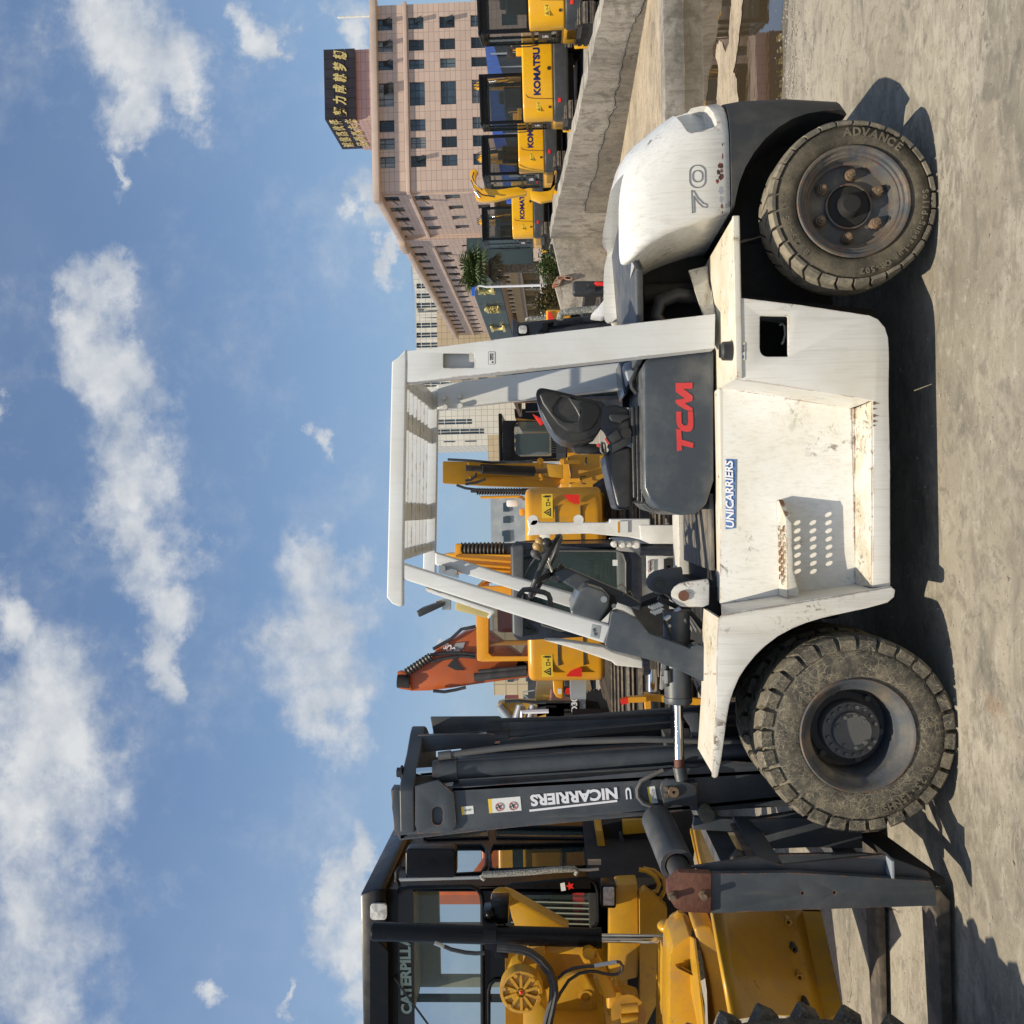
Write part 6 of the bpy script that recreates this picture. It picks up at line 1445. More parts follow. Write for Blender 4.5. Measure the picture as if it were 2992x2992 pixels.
    MB().cyl((0.16, -0.975, 0.84), (0.16, -0.955, 0.84), 0.045, n=16).build('lock_cover', M['ink'], r)
    MB().cyl((-0.70, -0.965, 0.84), (-0.70, -0.93, 0.84), 0.03, n=16).build('cap', M['plastic'], r)
    MB().box((0.62, -0.5, 1.56), (0.18, 0.14, 0.14)).build('tool_box', M['kyellow'], r, bevel=0.015)
    MB().box((0.60, -0.52, 1.78), (0.22, 0.07, 0.14)).cyl((0.6, -0.5, 1.6), (0.6, -0.5, 1.75), 0.015, n=6).build('mirror', M['plastic'], r, bevel=0.03, seg=3)
    MB().tube([(0.85, -0.3, 1.4), (0.85, -0.3, 1.75), (0.85, 0.4, 1.75), (0.85, 0.4, 1.3)], 0.016, 6).build('hand_rail', M['kyellow'], r)
    # boom and arm folded up in front
    bp = [(1.05, 0.75), (1.25, 1.3), (1.35, 1.9), (1.55, 2.45), (1.95, 2.80), (2.15, 2.78), (2.15, 2.60), (1.95, 2.55), (1.75, 2.25), (1.62, 1.8), (1.5, 1.2), (1.35, 0.7)]
    MB().extr([(0.22, a, b) for a, b in bp], (0.18, 0, 0)).build('boom', M['kyellow'], r, bevel=0.02)
    MB().extr([(0.24, a, b) for a, b in [(2.0, 2.86), (2.2, 2.80), (2.5, 1.9), (2.62, 1.1), (2.5, 1.05), (2.3, 1.8), (2.0, 2.5)]], (0.14, 0, 0)).build('arm', M['kyellow'], r, bevel=0.02)
    MB().cyl((0.31, 1.15, 1.0), (0.31, 1.30, 2.2), 0.05, n=12).build('boom_cylinder', M['kyellow'], r); MB().cyl((0.31, 1.30, 2.2), (0.31, 1.5, 2.5), 0.028, n=10).build('piston', M['chrome'], r)
    for dx in (0.24, 0.31, 0.38): MB().tube([(dx, 1.1, 1.9), (dx, 1.35, 2.5), (dx, 1.75, 2.88), (dx, 2.1, 2.85)], 0.014, 5).build('hose', M['plastic'], r)
    bk_ = [(2.3, 1.1), (2.7, 1.05), (2.75, 0.7), (2.45, 0.45), (2.1, 0.55), (2.15, 0.7), (2.4, 0.8)]
    MB().extr([(0.05, a, b) for a, b in bk_], (0.5, 0, 0)).build('bucket', M['kyellow'], r, bevel=0.01)
    MB().box((0, 1.65, 0.28), (1.95, 0.06, 0.42)).box((-0.5, 1.4, 0.3), (0.1, 0.5, 0.1)).box((0.5, 1.4, 0.3), (0.1, 0.5, 0.1)).build('dozer_blade', M['kyellow'], r, bevel=0.02)
    MB().box((-0.95, 0.2, 1.16), (0.035, 0.75, 0.28)).build('side_decal', M['ink'], r)
    if brand: text('side_decal_text', '56', M['wlet'], r, (-0.972, 0.25, 1.08), (0, -1, 0), (0, 0, 1), 0.22, 0.14, 0.03, 0, 0.004)
    return r
d0 = small_digger('yellow compact digger with a black mirror and full navy lettering, second from the right')
d0.location = (0, 0, 0)
def put(o, Yc, yd, rz, base):
    v = W(1500, Yc, yd); o.location = (v.x, yd+1.0, base); o.rotation_euler = (0, 0, R(rz))
specs = [(190, 22.6, -15, 0.74, None), (-122, 19.0, -16, 0.50, 'nearest compact digger cut by the right edge of the picture, amber light behind its cab'),
         (384, 26.8, -2, 1.00, 'compact digger third from the right, half hidden behind its neighbour, boom folded beside the cab'), (600, 32.4, -2, 1.43, 'farthest compact digger of the row, standing above the wall by the palm')]
for (Yc, yd, rz, base, lab) in specs:
    o = d0 if lab is None else copy_tree(d0)
    if lab: o['label'] = lab
    put(o, Yc, yd, rz, base)
# the third one has its boom swung round beside the cab
o3 = bpy.data.objects[[o.name for o in bpy.data.objects if o.get('label', '').startswith('compact digger third')][0]]
Mi = (Matrix.Translation(o3.location) @ Matrix.Rotation(o3.rotation_euler.z, 4, 'Z')).inverted()
def loc3(y, pts_): return [Mi @ w('A', a, b, y) for a, b in pts_]
n3 = Mi.to_3x3() @ Vector((0, 0.2, 0))
MB().extr(loc3(26.6, [(1142, 1225), (1150, 1198), (1175, 1190), (1200, 1206), (1182, 1240), (1186, 1295), (1210, 1325), (1340, 1338), (1480, 1318), (1545, 1345), (1540, 1368), (1420, 1388), (1330, 1412), (1230, 1420), (1185, 1405), (1172, 1350), (1150, 1285)]), n3).build('boom', M['kyellow'], o3, bevel=0.015)
MB().extr(loc3(26.3, [(1568, 1345), (1640, 1352), (1700, 1345), (1735, 1300), (1740, 1200), (1755, 1205), (1725, 1410), (1640, 1425), (1575, 1400)]), n3).build('boom_foot', M['kyellow'], o3, bevel=0.03)
MB().tube(loc3(26.5, [(1150, 1270), (1170, 1330), (1200, 1350), (1230, 1375), (1320, 1390)]), 0.02, 5).tube(loc3(26.5, [(1170, 1215), (1160, 1250), (1180, 1300), (1230, 1340)]), 0.018, 5).build('hose', M['plastic'], o3)
MB().cyl(*loc3(26.45, [(1180, 1350), (1215, 1395)]), 0.05, n=10).build('pin', M['chrome'], o3)
# black generator on the lot edge
gx = W(1625, 735, 30)
gn = thing('engine_unit', (gx.x, 30, 1.0), 'small black engine unit standing under the farthest compact digger', 'machine')
MB().box((gx.x, 30, gx.z), (0.36, 0.5, 0.38)).box((gx.x-.05, 29.72, gx.z+0.02), (0.22, 0.06, 0.18)).build('block', M['under'], gn, bevel=0.03)
MB().cyl((gx.x-.1, 29.6, gx.z), (gx.x-.1, 29.75, gx.z), 0.1, n=14).build('fan', M['plastic'], gn)
MB().box((gx.x, 30, gx.z-0.4), (0.4, 0.5, 0.5)).build('stand', M['under'], gn)

# ---- large yellow digger, tail towards us
LY = 12.4
xl, xr = w('C', 1300, 1690, LY).x, w('C', 1300, 296, LY).x
zt, zb = w('C', 1052, 700, LY).z, w('C', 1600, 700, LY).z
ld = thing('large_digger', ((xl+xr)/2, LY+2, 0), 'large amber-yellow digger seen from behind, two red quarter-round reflectors on its counterweight', 'excavator')
MB().extr([(a, b, zb) for a, b in rrect(xl, xr, LY-0.02, LY+1.0, [0.1, 0.1, 0.34, 0.34], 7)], (0, 0, zt-zb)).build('counterweight', M['amber'], ld, bevel=0.10, seg=5, smooth=60)
for s, (yA, yB) in ((1, (350, 420)), (-1, (1560, 1640))):
    p_ = [w('C', 1322, yA, LY-0.05), w('C', 1430, yA, LY-0.05), w('C', 1430, yB-4, LY-0.05), w('C', 1395, yB-6, LY-.05), w('C', 1355, yB-26, LY-.05), w('C', 1330, yB-52, LY-.05)] if s == 1 else \
         [w('C', 1340, yB-4, LY-0.05), w('C', 1450, yB-2, LY-0.05), w('C', 1450, yA+14, LY-0.05), w('C', 1410, yA+18, LY-.05), w('C', 1370, yA+36, LY-.05), w('C', 1345, yA+62, LY-.05)]
    MB().xz([Vector((q.x, LY-0.028, q.z)) for q in p_], LY-0.022).build('reflector', M['redl'], ld)
for (yA, yB) in ((348, 515), (1478, 1634)):
    a, b = w('C', 1245, yB, LY), w('C', 1165, yA, LY)
    warn_label(ld, (a.x, LY-0.022, a.z), (1, 0, 0), b.x-a.x, b.z-a.z)
zg = w('C', 1272, 700, LY).z
MB().box(((xl+xr)/2, LY-0.02, zg), (xr-xl-0.5, 0.02, 0.03)).box(((xl+xr)/2, LY-0.02, zb+0.28), (xr-xl-0.5, 0.03, 0.02)).build('groove', M['cwdark'], ld)
MB().box(((xl+xr)/2, LY+2.2, (zb+zt)/2-0.15), (xr-xl-0.15, 3.2, zt-zb-0.15)).build('deck', M['amber'], ld, bevel=0.05, seg=3)
for sx in (-1, 1): track_unit(ld, (xl+xr)/2+sx*1.12, 0.6, LY+0.2, LY+4.4, 0.95)
MB().cyl(((xl+xr)/2, LY+2.2, 0.5), ((xl+xr)/2, LY+2.2, 1.05), 0.75, n=28).box(((xl+xr)/2, LY+2.2, .5), (1.7, 1.8, .4)).build('slew_ring', M['dark'], ld)
v = w('R', 1000, 230, LY+.4)
MB().cyl((v.x, LY+1.2, v.z-0.12), (v.x, LY+1.2, v.z+0.1), 0.28, n=20).build('step_bracket', M['grey'], ld)
# cab on its left
ca, cb = w('C', 705, 1530, 14.0), w('C', 705, 1165, 14.0)
zc = w('C', 705, 1300, 14.0).z; zwb = w('C', 1050, 1300, 14.0).z
cx0, cx1 = ca.x, cb.x+0.35
h_ = [[(v.x, 14.0, v.z) for v in ws('C', 14.0, [(790, 1100), (790, 1470), (815, 1492), (940, 1492), (1100, 1492), (1100, 1100)])]]
MB().extr([(cx0, 14, zwb-0.35), (cx1, 14, zwb-0.35), (cx1, 14, zc-0.06), (cx1-.06, 14, zc), (cx0+.06, 14, zc), (cx0, 14, zc-0.06)], (0, 0.08, 0), h_).build('cab_back', M['amber'], ld, bevel=0.01)
MB().quad(*[(v.x, 14.04, v.z) for v in ws('C', 14.04, [(785, 1100), (785, 1495), (1105, 1495), (1105, 1100)])]).build('cab_window', M['glassd'], ld, smooth=0)
MB().box(((cx0+cx1)/2, 14.9, zc-0.04), (cx1-cx0, 1.7, 0.08)).box((cx0+.04, 15.7, (zc+1.2)/2), (.08, .08, zc-1.2)).box((cx1-.04, 15.7, (zc+1.2)/2), (.08, .08, zc-1.2)).box(((cx0+cx1)/2, 14.9, 1.35), (cx1-cx0, 1.7, 0.3)).build('cab_shell', M['amber'], ld, bevel=0.02)
MB().box((cx0+0.65, 14.5, 1.75), (0.6, 0.5, 0.7)).box((cx0+0.65, 14.25, 2.3), (0.5, 0.15, 0.5)).build('cab_seat', M['redink'], ld, bevel=0.05)
# boom with bellows, rising in the middle
MB().xz(ws('C', 15.2, [(440, 780), (500, 765), (945, 775), (1080, 790), (1080, 960), (945, 950), (820, 925), (690, 900), (560, 860), (445, 800)]), 15.7).build('boom', M['kyellow'], ld, bevel=0.02)
mb = MB()
for a in (815, 855, 885, 915): mb.bar(w('C', 520, a-20, 15.15), w('C', 945, a+12, 15.15), 0.03, 0.035, up=(0, 1, 0))
mb.build('boom_pipe', M['amber'], ld)
MB().xz(ws('C', 15.2, [(555, 700), (600, 700), (605, 780), (550, 780)]), 15.5).build('pin_boss', M['amber'], ld, bevel=0.01)
mb = MB(); p0, p1 = w('C', 600, 735, 15.3), w('C', 900, 732, 15.3); n_ = 22
mb.lathe([(0.085 if i % 2 else 0.115, (p1-p0).length*i/n_) for i in range(n_+1)], p0, p1-p0, 16); mb.build('bellows', M['plastic'], ld)
MB().cyl(p1, p1+Vector((0, 0, -0.6)), 0.09, n=14).build('cylinder', M['plastic'], ld)
# rail and second bellows further right
MB().tube(ws('Q', 13.2, [(668, 1590), (640, 1555), (600, 1548), (170, 1558)]), 0.02, 8).build('hand_rail', M['amber'], ld)
MB().box(w('Q', 530, 1625, 13.1), (0.10, 0.1, 0.16)).build('lamp_box', M['white_plain'], ld, bevel=0.03)
MB().box(w('Q', 640, 1725, 13.0), (0.10, 0.1, 0.07)).build('latch', M['amber'], ld, bevel=0.02)

# ---- digger facing us with black cab and raised boom
EY = 23.0
ed = thing('raised_boom_digger', (1.2, EY, 0), 'yellow digger facing us, black cab and upright boom, seen behind the seat', 'excavator')
cabd = sub('cab', ed)
fr = [(420, 690), (420, 1145), (520, 1150), (1150, 1110), (1150, 690), (980, 690)]
gl = [(548, 800), (556, 730), (600, 700), (960, 700), (970, 1090), (620, 1095), (565, 1060), (550, 1000)]
MB().xz(ws('Q', EY-1, fr), EY-0.9, [ws('Q', EY-1, gl)]).build('cab_frame', M['black'], cabd, bevel=0.01)
MB().xz(ws('Q', EY-0.95, gl), EY-0.94).build('windscreen', M['glass'], cabd)
a, b = w('Q', 425, 1140, EY), w('Q', 425, 690, EY)
MB().box(((a.x+b.x)/2, EY+0.1, a.z), (b.x-a.x+0.15, 2.1, 0.08)).box((a.x+0.04, EY+0.9, (a.z+1)/2), (0.08, 0.08, a.z-1)).box((b.x-0.04, EY+0.9, (a.z+1)/2), (0.08, 0.08, a.z-1)).build('cab_roof', M['black'], cabd, bevel=0.02)
mb = MB()
for i in range(9): mb.box(w('Q', 1030+12*i, 980, EY-1.05), (0.62, 0.02, 0.025))
for i in range(7): mb.box(w('Q', 1075, 890+26*i, EY-1.05), (0.02, 0.02, 0.55))
mb.build('guard_mesh', M['dark'], cabd)
MB().box(w('Q', 760, 960, EY-0.4), (0.5, 0.4, 0.8)).build('seat', M['grey'], cabd, bevel=0.05)
MB().xz(ws('Q', EY-0.6, [(560, 660), (930, 700), (960, 800), (640, 800)]), EY+1.5, ).build('engine_cover', M['amber'], ed, bevel=0.03)
mb = MB()
for j in range(2):
    for i in range(11): mb.bar(w('Q', 690+20*i+j*0, 685+50*j+i*2, EY-0.65), w('Q', 700+20*i, 730+50*j+i*2, EY-0.65), 0.03, 0.02)
mb.build('grille', M['ink'], ed)
MB().xz(ws('Q', EY-0.5, [(550, 560), (560, 660), (700, 680), (900, 640), (880, 560)]), EY).build('side_box', M['black'], ed)
MB().xz(ws('Q', EY-1.2, [(755, 612), (880, 680), (905, 715), (850, 748), (800, 680)]), EY-1.0).build('red_bag', M['redl'], ed, bevel=0.03)
bm_ = [(0, 1155), (0, 1400), (250, 1440), (1050, 1455), (1150, 1400), (1155, 1190), (900, 1165), (400, 1160)]
bm_ = [(-260, 1150), (-260, 1400), (250, 1430), (1040, 1452), (1100, 1360), (1100, 1190), (880, 1165), (400, 1160)]
MB().extr([w('Q', a, b, EY-3.0-0.9*(1-(a+260)/1400)) for a, b in bm_], (0, 0.45, 0)).build('boom', M['boomy'], ed, bevel=0.03)  # lean added so that the boom's face falls into shade
mb = MB()
for (a, b, c, d) in ((30, 1180, 800, 1190), (50, 1335, 850, 1345)): mb.bar(w('Q', a, b, EY-3.05-0.9*(1-(a+260)/1400)), w('Q', c, d, EY-3.05-0.9*(1-(c+260)/1400)), 0.04, 0.05, up=(0, 1, 0))
mb.build('boom_edge', M['boomy'], ed)
dk = sub('arm_cylinder', ed)
MB().cyl(w('Q', 180, 1235, EY-4.1), w('Q', 770, 1265, EY-3.6), 0.10, n=18).build('barrel', M['under'], dk); MB().cyl(w('Q', 0, 1225, EY-4.2), w('Q', 200, 1237, EY-4.1), 0.06, n=14).build('head', M['plastic'], dk)
MB().cyl(w('Q', 770, 1265, EY-3.6), w('Q', 905, 1258, EY-3.4), 0.05, n=14).build('rod', M['nut'], dk)
for a, b in ((845, 1150), (1105, 1150), (845, 1330), (1105, 1380)): MB().cyl(w('Q', a, b, EY-3.2), w('Q', a, b, EY-2.6), 0.07, n=14).build('pin_boss', M['amber'], ed)
MB().xz(ws('Q', EY-3.2, [(870, 1180), (1100, 1190), (1105, 1340), (870, 1320)]), EY-3.1).build('link_plate', M['boomy'], ed, bevel=0.02)
for b_ in (1162, 1369): MB().bar(w('Q', 1110, b_, EY-3.2), w('Q', 1290, b_-3, EY-3.2), 0.10, 0.08).build('bucket_link', M['amber'], ed)
bkt = [(1150, 1100), (1230, 1075), (1600, 1060), (1640, 1180), (1620, 1440), (1350, 1450), (1170, 1440), (1190, 1300), (1175, 1200)]
MB().xz(ws('Q', EY-2.9, bkt), EY-1.8).build('bucket', M['boomy'], ed, bevel=0.04, seg=3)
MB().tube(ws('Q', EY-3.2, [(1375, 1110), (1360, 1110), (1362, 1190)]), 0.02, 4).tube(ws('Q', EY-3.0, [(1360, 1320), (1300, 1325), (1315, 1400), (1360, 1405)]), 0.015, 4).build('weld_seam', M['cwdark'], ed)
for pts_ in ([(-200, 1130), (0, 1140), (80, 1145), (300, 1165), (760, 1155)], [(-100, 1420), (0, 1455), (120, 1470), (700, 1490)], [(0, 1370), (60, 1360), (110, 1320), (120, 1280)], [(0, 1410), (120, 1390), (230, 1350)]):
    MB().tube(ws('Q', EY-4.0, pts_), 0.03, 6).build('hose', M['plastic'], ed)
mb = MB(); p0, p1 = w('Q', 130, 1492, EY-3.1), w('Q', 640, 1492, EY-3.1); n_ = 34
mb.lathe([(0.05 if i % 2 else 0.085, (p1-p0).length*i/n_) for i in range(n_+1)], p0, p1-p0, 16); mb.build('bellows', M['plastic'], ed)
MB().cyl(p1, w('Q', 760, 1492, EY-3.1), 0.07, n=12).cyl(w('Q', 60, 1490, EY-3.1), p0, 0.03, n=10).build('bellows_cylinder', M['plastic'], ed)
for x in (w('Q', 1500, 1150, EY).x-0.9, w('Q', 1500, 1150, EY).x+1.3): track_unit(ed, x, 0.6, EY-1.6, EY+2.0, 0.9)
MB().box((w('Q', 1500, 1150, EY).x+0.3, EY+0.6, 1.25), (2.5, 2.6, 0.5)).build('deck', M['amber'], ed, bevel=0.04)

# ---- orange digger boom
OY = 17.0
od = thing('orange_digger', (-0.9, OY, 0), 'orange digger whose raised boom with hoses stands against the sky', 'excavator')
MB().xz(ws('C', OY, [(170, 1612), (250, 1590), (350, 1545), (385, 1500), (420, 1440), (480, 1400), (550, 1368), (620, 1322), (700, 1300), (800, 1330), (1075, 1540), (1080, 1640), (880, 1665), (700, 1690), (500, 1720), (380, 1735), (250, 1738), (160, 1715)]), OY+0.45).build('boom', M['orange'], od, bevel=0.03)
MB().xz(ws('C', OY-0.05, [(145, 1605), (170, 1598), (215, 1612), (200, 1640), (148, 1640)]), OY+0.1).xz(ws('C', OY-0.05, [(148, 1690), (240, 1688), (250, 1735), (160, 1722)]), OY+0.1).build('boom_fork', M['orange'], od, bevel=0.01)
MB().cyl(w('C', 150, 1663, OY), w('C', 235, 1668, OY), 0.13, n=14).build('pin', M['under'], od)
MB().xz(ws('C', OY-0.03, [(500, 1470), (560, 1400), (625, 1392), (610, 1440), (540, 1478)]), OY).build('name_plate', M['grey'], od)
text('plate_lettering', 'DOOSAN', M['wlet'], od, w('C', 590, 1452, OY-0.04), (0.55, 0, 0.83), (-0.83, 0, 0.55), 0.42, 0.14, 0.03, 0, 0.01)
mb = MB(); p0, p1 = w('C', 215, 1605, OY-0.1), w('C', 380, 1495, OY-0.1); n_ = 16
mb.lathe([(0.065 if i % 2 else 0.085, (p1-p0).length*i/n_) for i in range(n_+1)], p0, p1-p0, 14); mb.build('bellows', M['plastic'], od)
for pts_ in ([(380, 1480), (500, 1468), (620, 1470), (700, 1478)], [(380, 1530), (460, 1510), (600, 1488), (700, 1500)], [(400, 1440), (460, 1405), (530, 1365), (600, 1300), (700, 1280)], [(400, 1735), (480, 1742), (560, 1728), (630, 1710)]):
    MB().tube(ws('C', OY-0.1, pts_), 0.030, 7).build('hose', M['plastic'], od)
MB().cyl(w('C', 690, 1640, OY-0.15), w('C', 1060, 1600, OY-0.15), 0.075, n=14).cyl(w('C', 720, 1600, OY-0.15), w('C', 1060, 1570, OY-0.15), 0.04, n=14).build('boom_cylinder', M['cwdark'], od)
MB().xz(ws('C', OY-0.02, [(570, 1480), (560, 1520), (590, 1560), (620, 1590), (560, 1590), (500, 1560)]), OY).build('bracket', M['ink'], od)
MB().box((-1.7, OY+2, 1.3), (1.7, 3.0, 0.9)).build('deck', M['orange'], od, bevel=0.05)
for x in (-2.4, -1.0): track_unit(od, x, 0.55, OY+0.4, OY+3.6, 0.85)
# its arm running back over to the grader side
MB().bar((-0.9, OY+0.2, 1.2), w('C', 1070, 1600, OY+.2), 0.4, 0.5).build('boom_foot', M['orange'], od)

# ---- white compact loader, cab towards us
BYc = 9.6
bl = thing('compact_loader', (0.0, BYc, 0), 'white compact track loader with a black cab facing us behind the steering wheel', 'loader')
cabl = sub('cab', bl)
outer = [(965, 700), (985, 680), (1830, 760), (1870, 800), (1880, 1330), (1060, 1378), (1000, 1376), (968, 1345)]
inner = [(1050, 1000), (1040, 930), (1070, 870), (1120, 800), (1250, 748), (1700, 748), (1740, 770), (1760, 830), (1760, 1290), (1300, 1310), (1170, 1270), (1120, 1150), (1060, 1080)]
MB().xz(ws('C', BYc, outer), BYc+0.06, [ws('C', BYc, inner)]).build('door_frame', M['navy'], cabl, bevel=0.012, seg=3)
MB().xz(ws('C', BYc+0.02, inner), BYc+0.03).build('door_glass', M['glass'], cabl)
for tri in ([(1000, 740), (1120, 730), (1110, 790), (1010, 855), (998, 800)], [(1020, 1240), (1040, 1225), (1130, 1310), (1125, 1340), (1030, 1345)]):
    MB().xz(ws('C', BYc-0.012, tri), BYc-0.004).build('corner_window', M['glassd'], cabl, bevel=0.003)
MB().tube(ws('C', BYc-0.01, [(1050, 1000), (1040, 930), (1070, 870), (1120, 800), (1250, 748), (1700, 748), (1740, 770), (1760, 830), (1760, 1290), (1300, 1310), (1170, 1270), (1120, 1150), (1060, 1080)]), 0.012, 6, closed=True).build('door_seal', M['hub'], cabl)
v0, v1 = w('C', 945, 1360, BYc), w('C', 945, 700, BYc)
MB().extr([(v0.x, BYc-0.05, v0.z-0.14), (v1.x, BYc-0.05, v1.z-0.14), (v1.x-0.01, BYc-0.02, v1.z), (v0.x+0.03, BYc-0.02, v1.z)], (0, 1.1, 0)).build('cab_roof', M['dark'], cabl, bevel=0.03, seg=3)
MB().box(((v0.x+v1.x)/2, BYc+1.1, 1.5), (v1.x-v0.x, 0.06, 1.0)).box((v1.x-0.03, BYc+0.55, 1.5), (0.04, 1.0, 1.0)).box((v0.x+0.03, BYc+0.55, 1.5), (0.04, 1.0, 1.0)).build('cab_shell', M['navy'], cabl)
MB().box(((v0.x+v1.x)/2, BYc+0.6, 1.25), (0.5, 0.5, 0.5)).box(((v0.x+v1.x)/2, BYc+0.85, 1.6), (0.45, 0.12, 0.6)).build('seat', M['vinyl'], cabl, bevel=0.04, seg=3)
MB().box(w('C', 1684, 832, BYc-0.01), (0.06, 0.012, 0.05)).build('door_sticker', M['sticker'], cabl)
mb = MB()
for i in range(16):
    mb.tube([w('C', 1330+18*i, 1250-5*i, BYc+0.3), w('C', 1450+14*i, 1000-14*i, BYc+0.3), w('C', 1500+16*i, 870-6*i, BYc+0.4)], 0.006, 4)
mb.build('wiper_harness', M['under'], cabl)
# arms
ra = [(1062, 525), (1140, 520), (1150, 545), (1640, 548), (1645, 522), (1932, 520), (1932, 700), (1870, 670), (1780, 650), (1650, 640), (1500, 625), (1200, 632), (1062, 640), (1075, 600)]
MB().xz(ws('C', BYc-0.25, ra), BYc-0.05).build('lift_arm', M['white_plain'], bl, bevel=0.015, seg=3)
MB().cyl(w('C', 1105, 530, BYc-0.2)+Vector((0, -.05, 0)), w('C', 1105, 530, BYc-0.2)+Vector((0, .1, 0)), 0.05, n=16).cyl(w('C', 1425, 528, BYc-0.2)+Vector((0, -.05, 0)), w('C', 1425, 528, BYc-0.2)+Vector((0, .1, 0)), 0.05, n=16).build('pivot_cap', M['white_plain'], bl)
MB().xz(ws('C', BYc-0.05, [(1150, 620), (1230, 632), (1220, 670), (1155, 660)]), BYc+0.1).build('arm_stub', M['white_plain'], bl, bevel=0.01)
la = [(1150, 1378), (1350, 1390), (1640, 1490), (1640, 1520), (1890, 1580), (1880, 1590), (1690, 1560), (1600, 1530), (1400, 1430)]
la = [(1180, 1378), (1310, 1382), (1600, 1425), (1670, 1462), (1880, 1520), (1882, 1577), (1690, 1558), (1660, 1530), (1400, 1440)]
MB().xz(ws('C', BYc-0.25, la), BYc-0.05).build('lift_arm', M['white_plain'], bl, bevel=0.015, seg=3)
nz_ = [(845, -60), (1275, -60), (1275, 150), (1070, 150), (960, 150), (860, 105)]
MB().xz(ws('N', BYc-0.26, nz_), BYc-0.1).build('arm_lower', M['white_plain'], bl, bevel=0.01)
MB().cyl(w('N', 850, 215, BYc-0.1), w('N', 1300, 222, BYc-0.1), 0.062, n=18).build('lift_cylinder', M['navy'], bl)
MB().xz(ws('N', BYc-0.02, [(925, 285), (1275, 285), (1275, 480), (930, 640), (925, 500)]), BYc+0.5).build('front_panel', M['white_plain'], bl, bevel=0.01)
MB().xz(ws('N', BYc-0.04, [(1120, 318), (1262, 318), (1262, 470), (1120, 470)]), BYc-0.03).build('vent_recess', M['ink'], bl)
MB().xz(ws('N', BYc-0.035, [(935, 338), (1010, 338), (1010, 540), (940, 540)]), BYc-0.03).build('danger_label', M['sticker'], bl)
MB().xz(ws('N', BYc-0.04, [(940, 342), (962, 342), (962, 468), (942, 468)]), BYc-0.036).build('danger_stripe', M['redink'], bl)
text('danger_text', 'DANGER', M['wlet'], bl, w('N', 960, 458, BYc-0.042), (1, 0, 0), (0, 0, 1), 0.10, 0.035, 0.02, 0, 0.002)
text('danger_text', 'AVOID CRUSHING', M['ink'], bl, w('N', 985, 455, BYc-0.042), (1, 0, 0), (0, 0, 1), 0.10, 0.02, 0.0, 0, 0.002)
MB().xz(ws('C', BYc-0.265, [(1700, 540), (1775, 538), (1775, 622), (1700, 622)]), BYc-0.26).build('arm_label', M['sticker'], bl)
MB().xz(ws('C', BYc-0.268, [(1702, 542), (1714, 542), (1714, 620), (1702, 620)]), BYc-0.265).build('arm_label', M['amber'], bl)
for i, (a, b, r_) in enumerate(((560, 158, .03), (650, 158, .035), (725, 158, .03), (805, 160, .04))):
    v = w('N', a, b, BYc-0.2); MB().cyl(v, v+Vector((0, 0.15, 0)), r_, n=14).cyl(v+Vector((0, -.05, 0)), v, r_*0.6, n=10).build('coupler', M['white_plain'], bl)
MB().cyl(w('N', 905, 1470, BYc-.2), w('N', 905, 1640, BYc-.2), 0.001, n=4).cyl(w('N', 880, 1530, BYc-0.2), w('N', 950, 1530, BYc-0.2), 0.09, n=18).build('cylinder_head', M['navy'], bl)
MB().cyl(w('K', 985, -180, BYc-0.2), w('K', 985, 290, BYc-0.2), 0.001, n=4).cyl(w('N', 985, 1560, BYc-0.2), w('N', 985, 2200, BYc-0.2), 0.05, n=20).build('long_rod', M['chrome'], bl)
MB().cyl(w('K', 985, 130, BYc-0.2), w('K', 985, 295, BYc-0.2), 0.075, n=20).build('rod_sleeve', M['navy'], bl)
for x in (v0.x-0.28, v1.x+0.22): track_unit(bl, x, 0.36, BYc+0.1, BYc+1.9, 0.62)
MB().box(((v0.x+v1.x)/2, BYc+0.9, 0.65), (v1.x-v0.x, 1.6, 0.75)).build('body', M['white_plain'], bl, bevel=0.03)
# big rusty track and idler to the left of the loader, another machine's
bt = thing('digger_undercarriage', (-1.6, 11.6, 0), 'dusty steel crawler tracks and grey slew ring under the amber counterweight', 'undercarriage')
for k_, (dx, yy_) in enumerate(((0.0, 11.0),)):
    v = w('N', 900, 1500, 11.2)
    track_unit(bt, v.x-0.32, 0.62, 11.0, 14.8, 1.0)
# red pin tool leaning by the tracks
v = w('R', 1440, 345, 9.0)
tl = thing('safety_lever', (v.x, 9.0, 0), 'yellow lever with a red tip beside the crawler track', 'lever')
MB().bar(w('R', 1500, 322, 9.0), w('R', 1680, 315, 9.0), 0.05, 0.09, up=(0, 1, 0)).build('arm', M['amber'], tl); MB().bar(w('R', 1425, 345, 9.0), w('R', 1505, 325, 9.0), 0.05, 0.08, up=(0, 1, 0)).build('tip', M['redl'], tl)
MB().bar(w('R', 1690, 260, 9.05), w('R', 1700, 430, 9.05), 0.05, 0.14, up=(0, 1, 0)).bar(w('R', 1690, 300, 9.05), (v.x-0.05, 9.05, 0.0), 0.06, 0.06).build('bracket', M['amber'], tl)

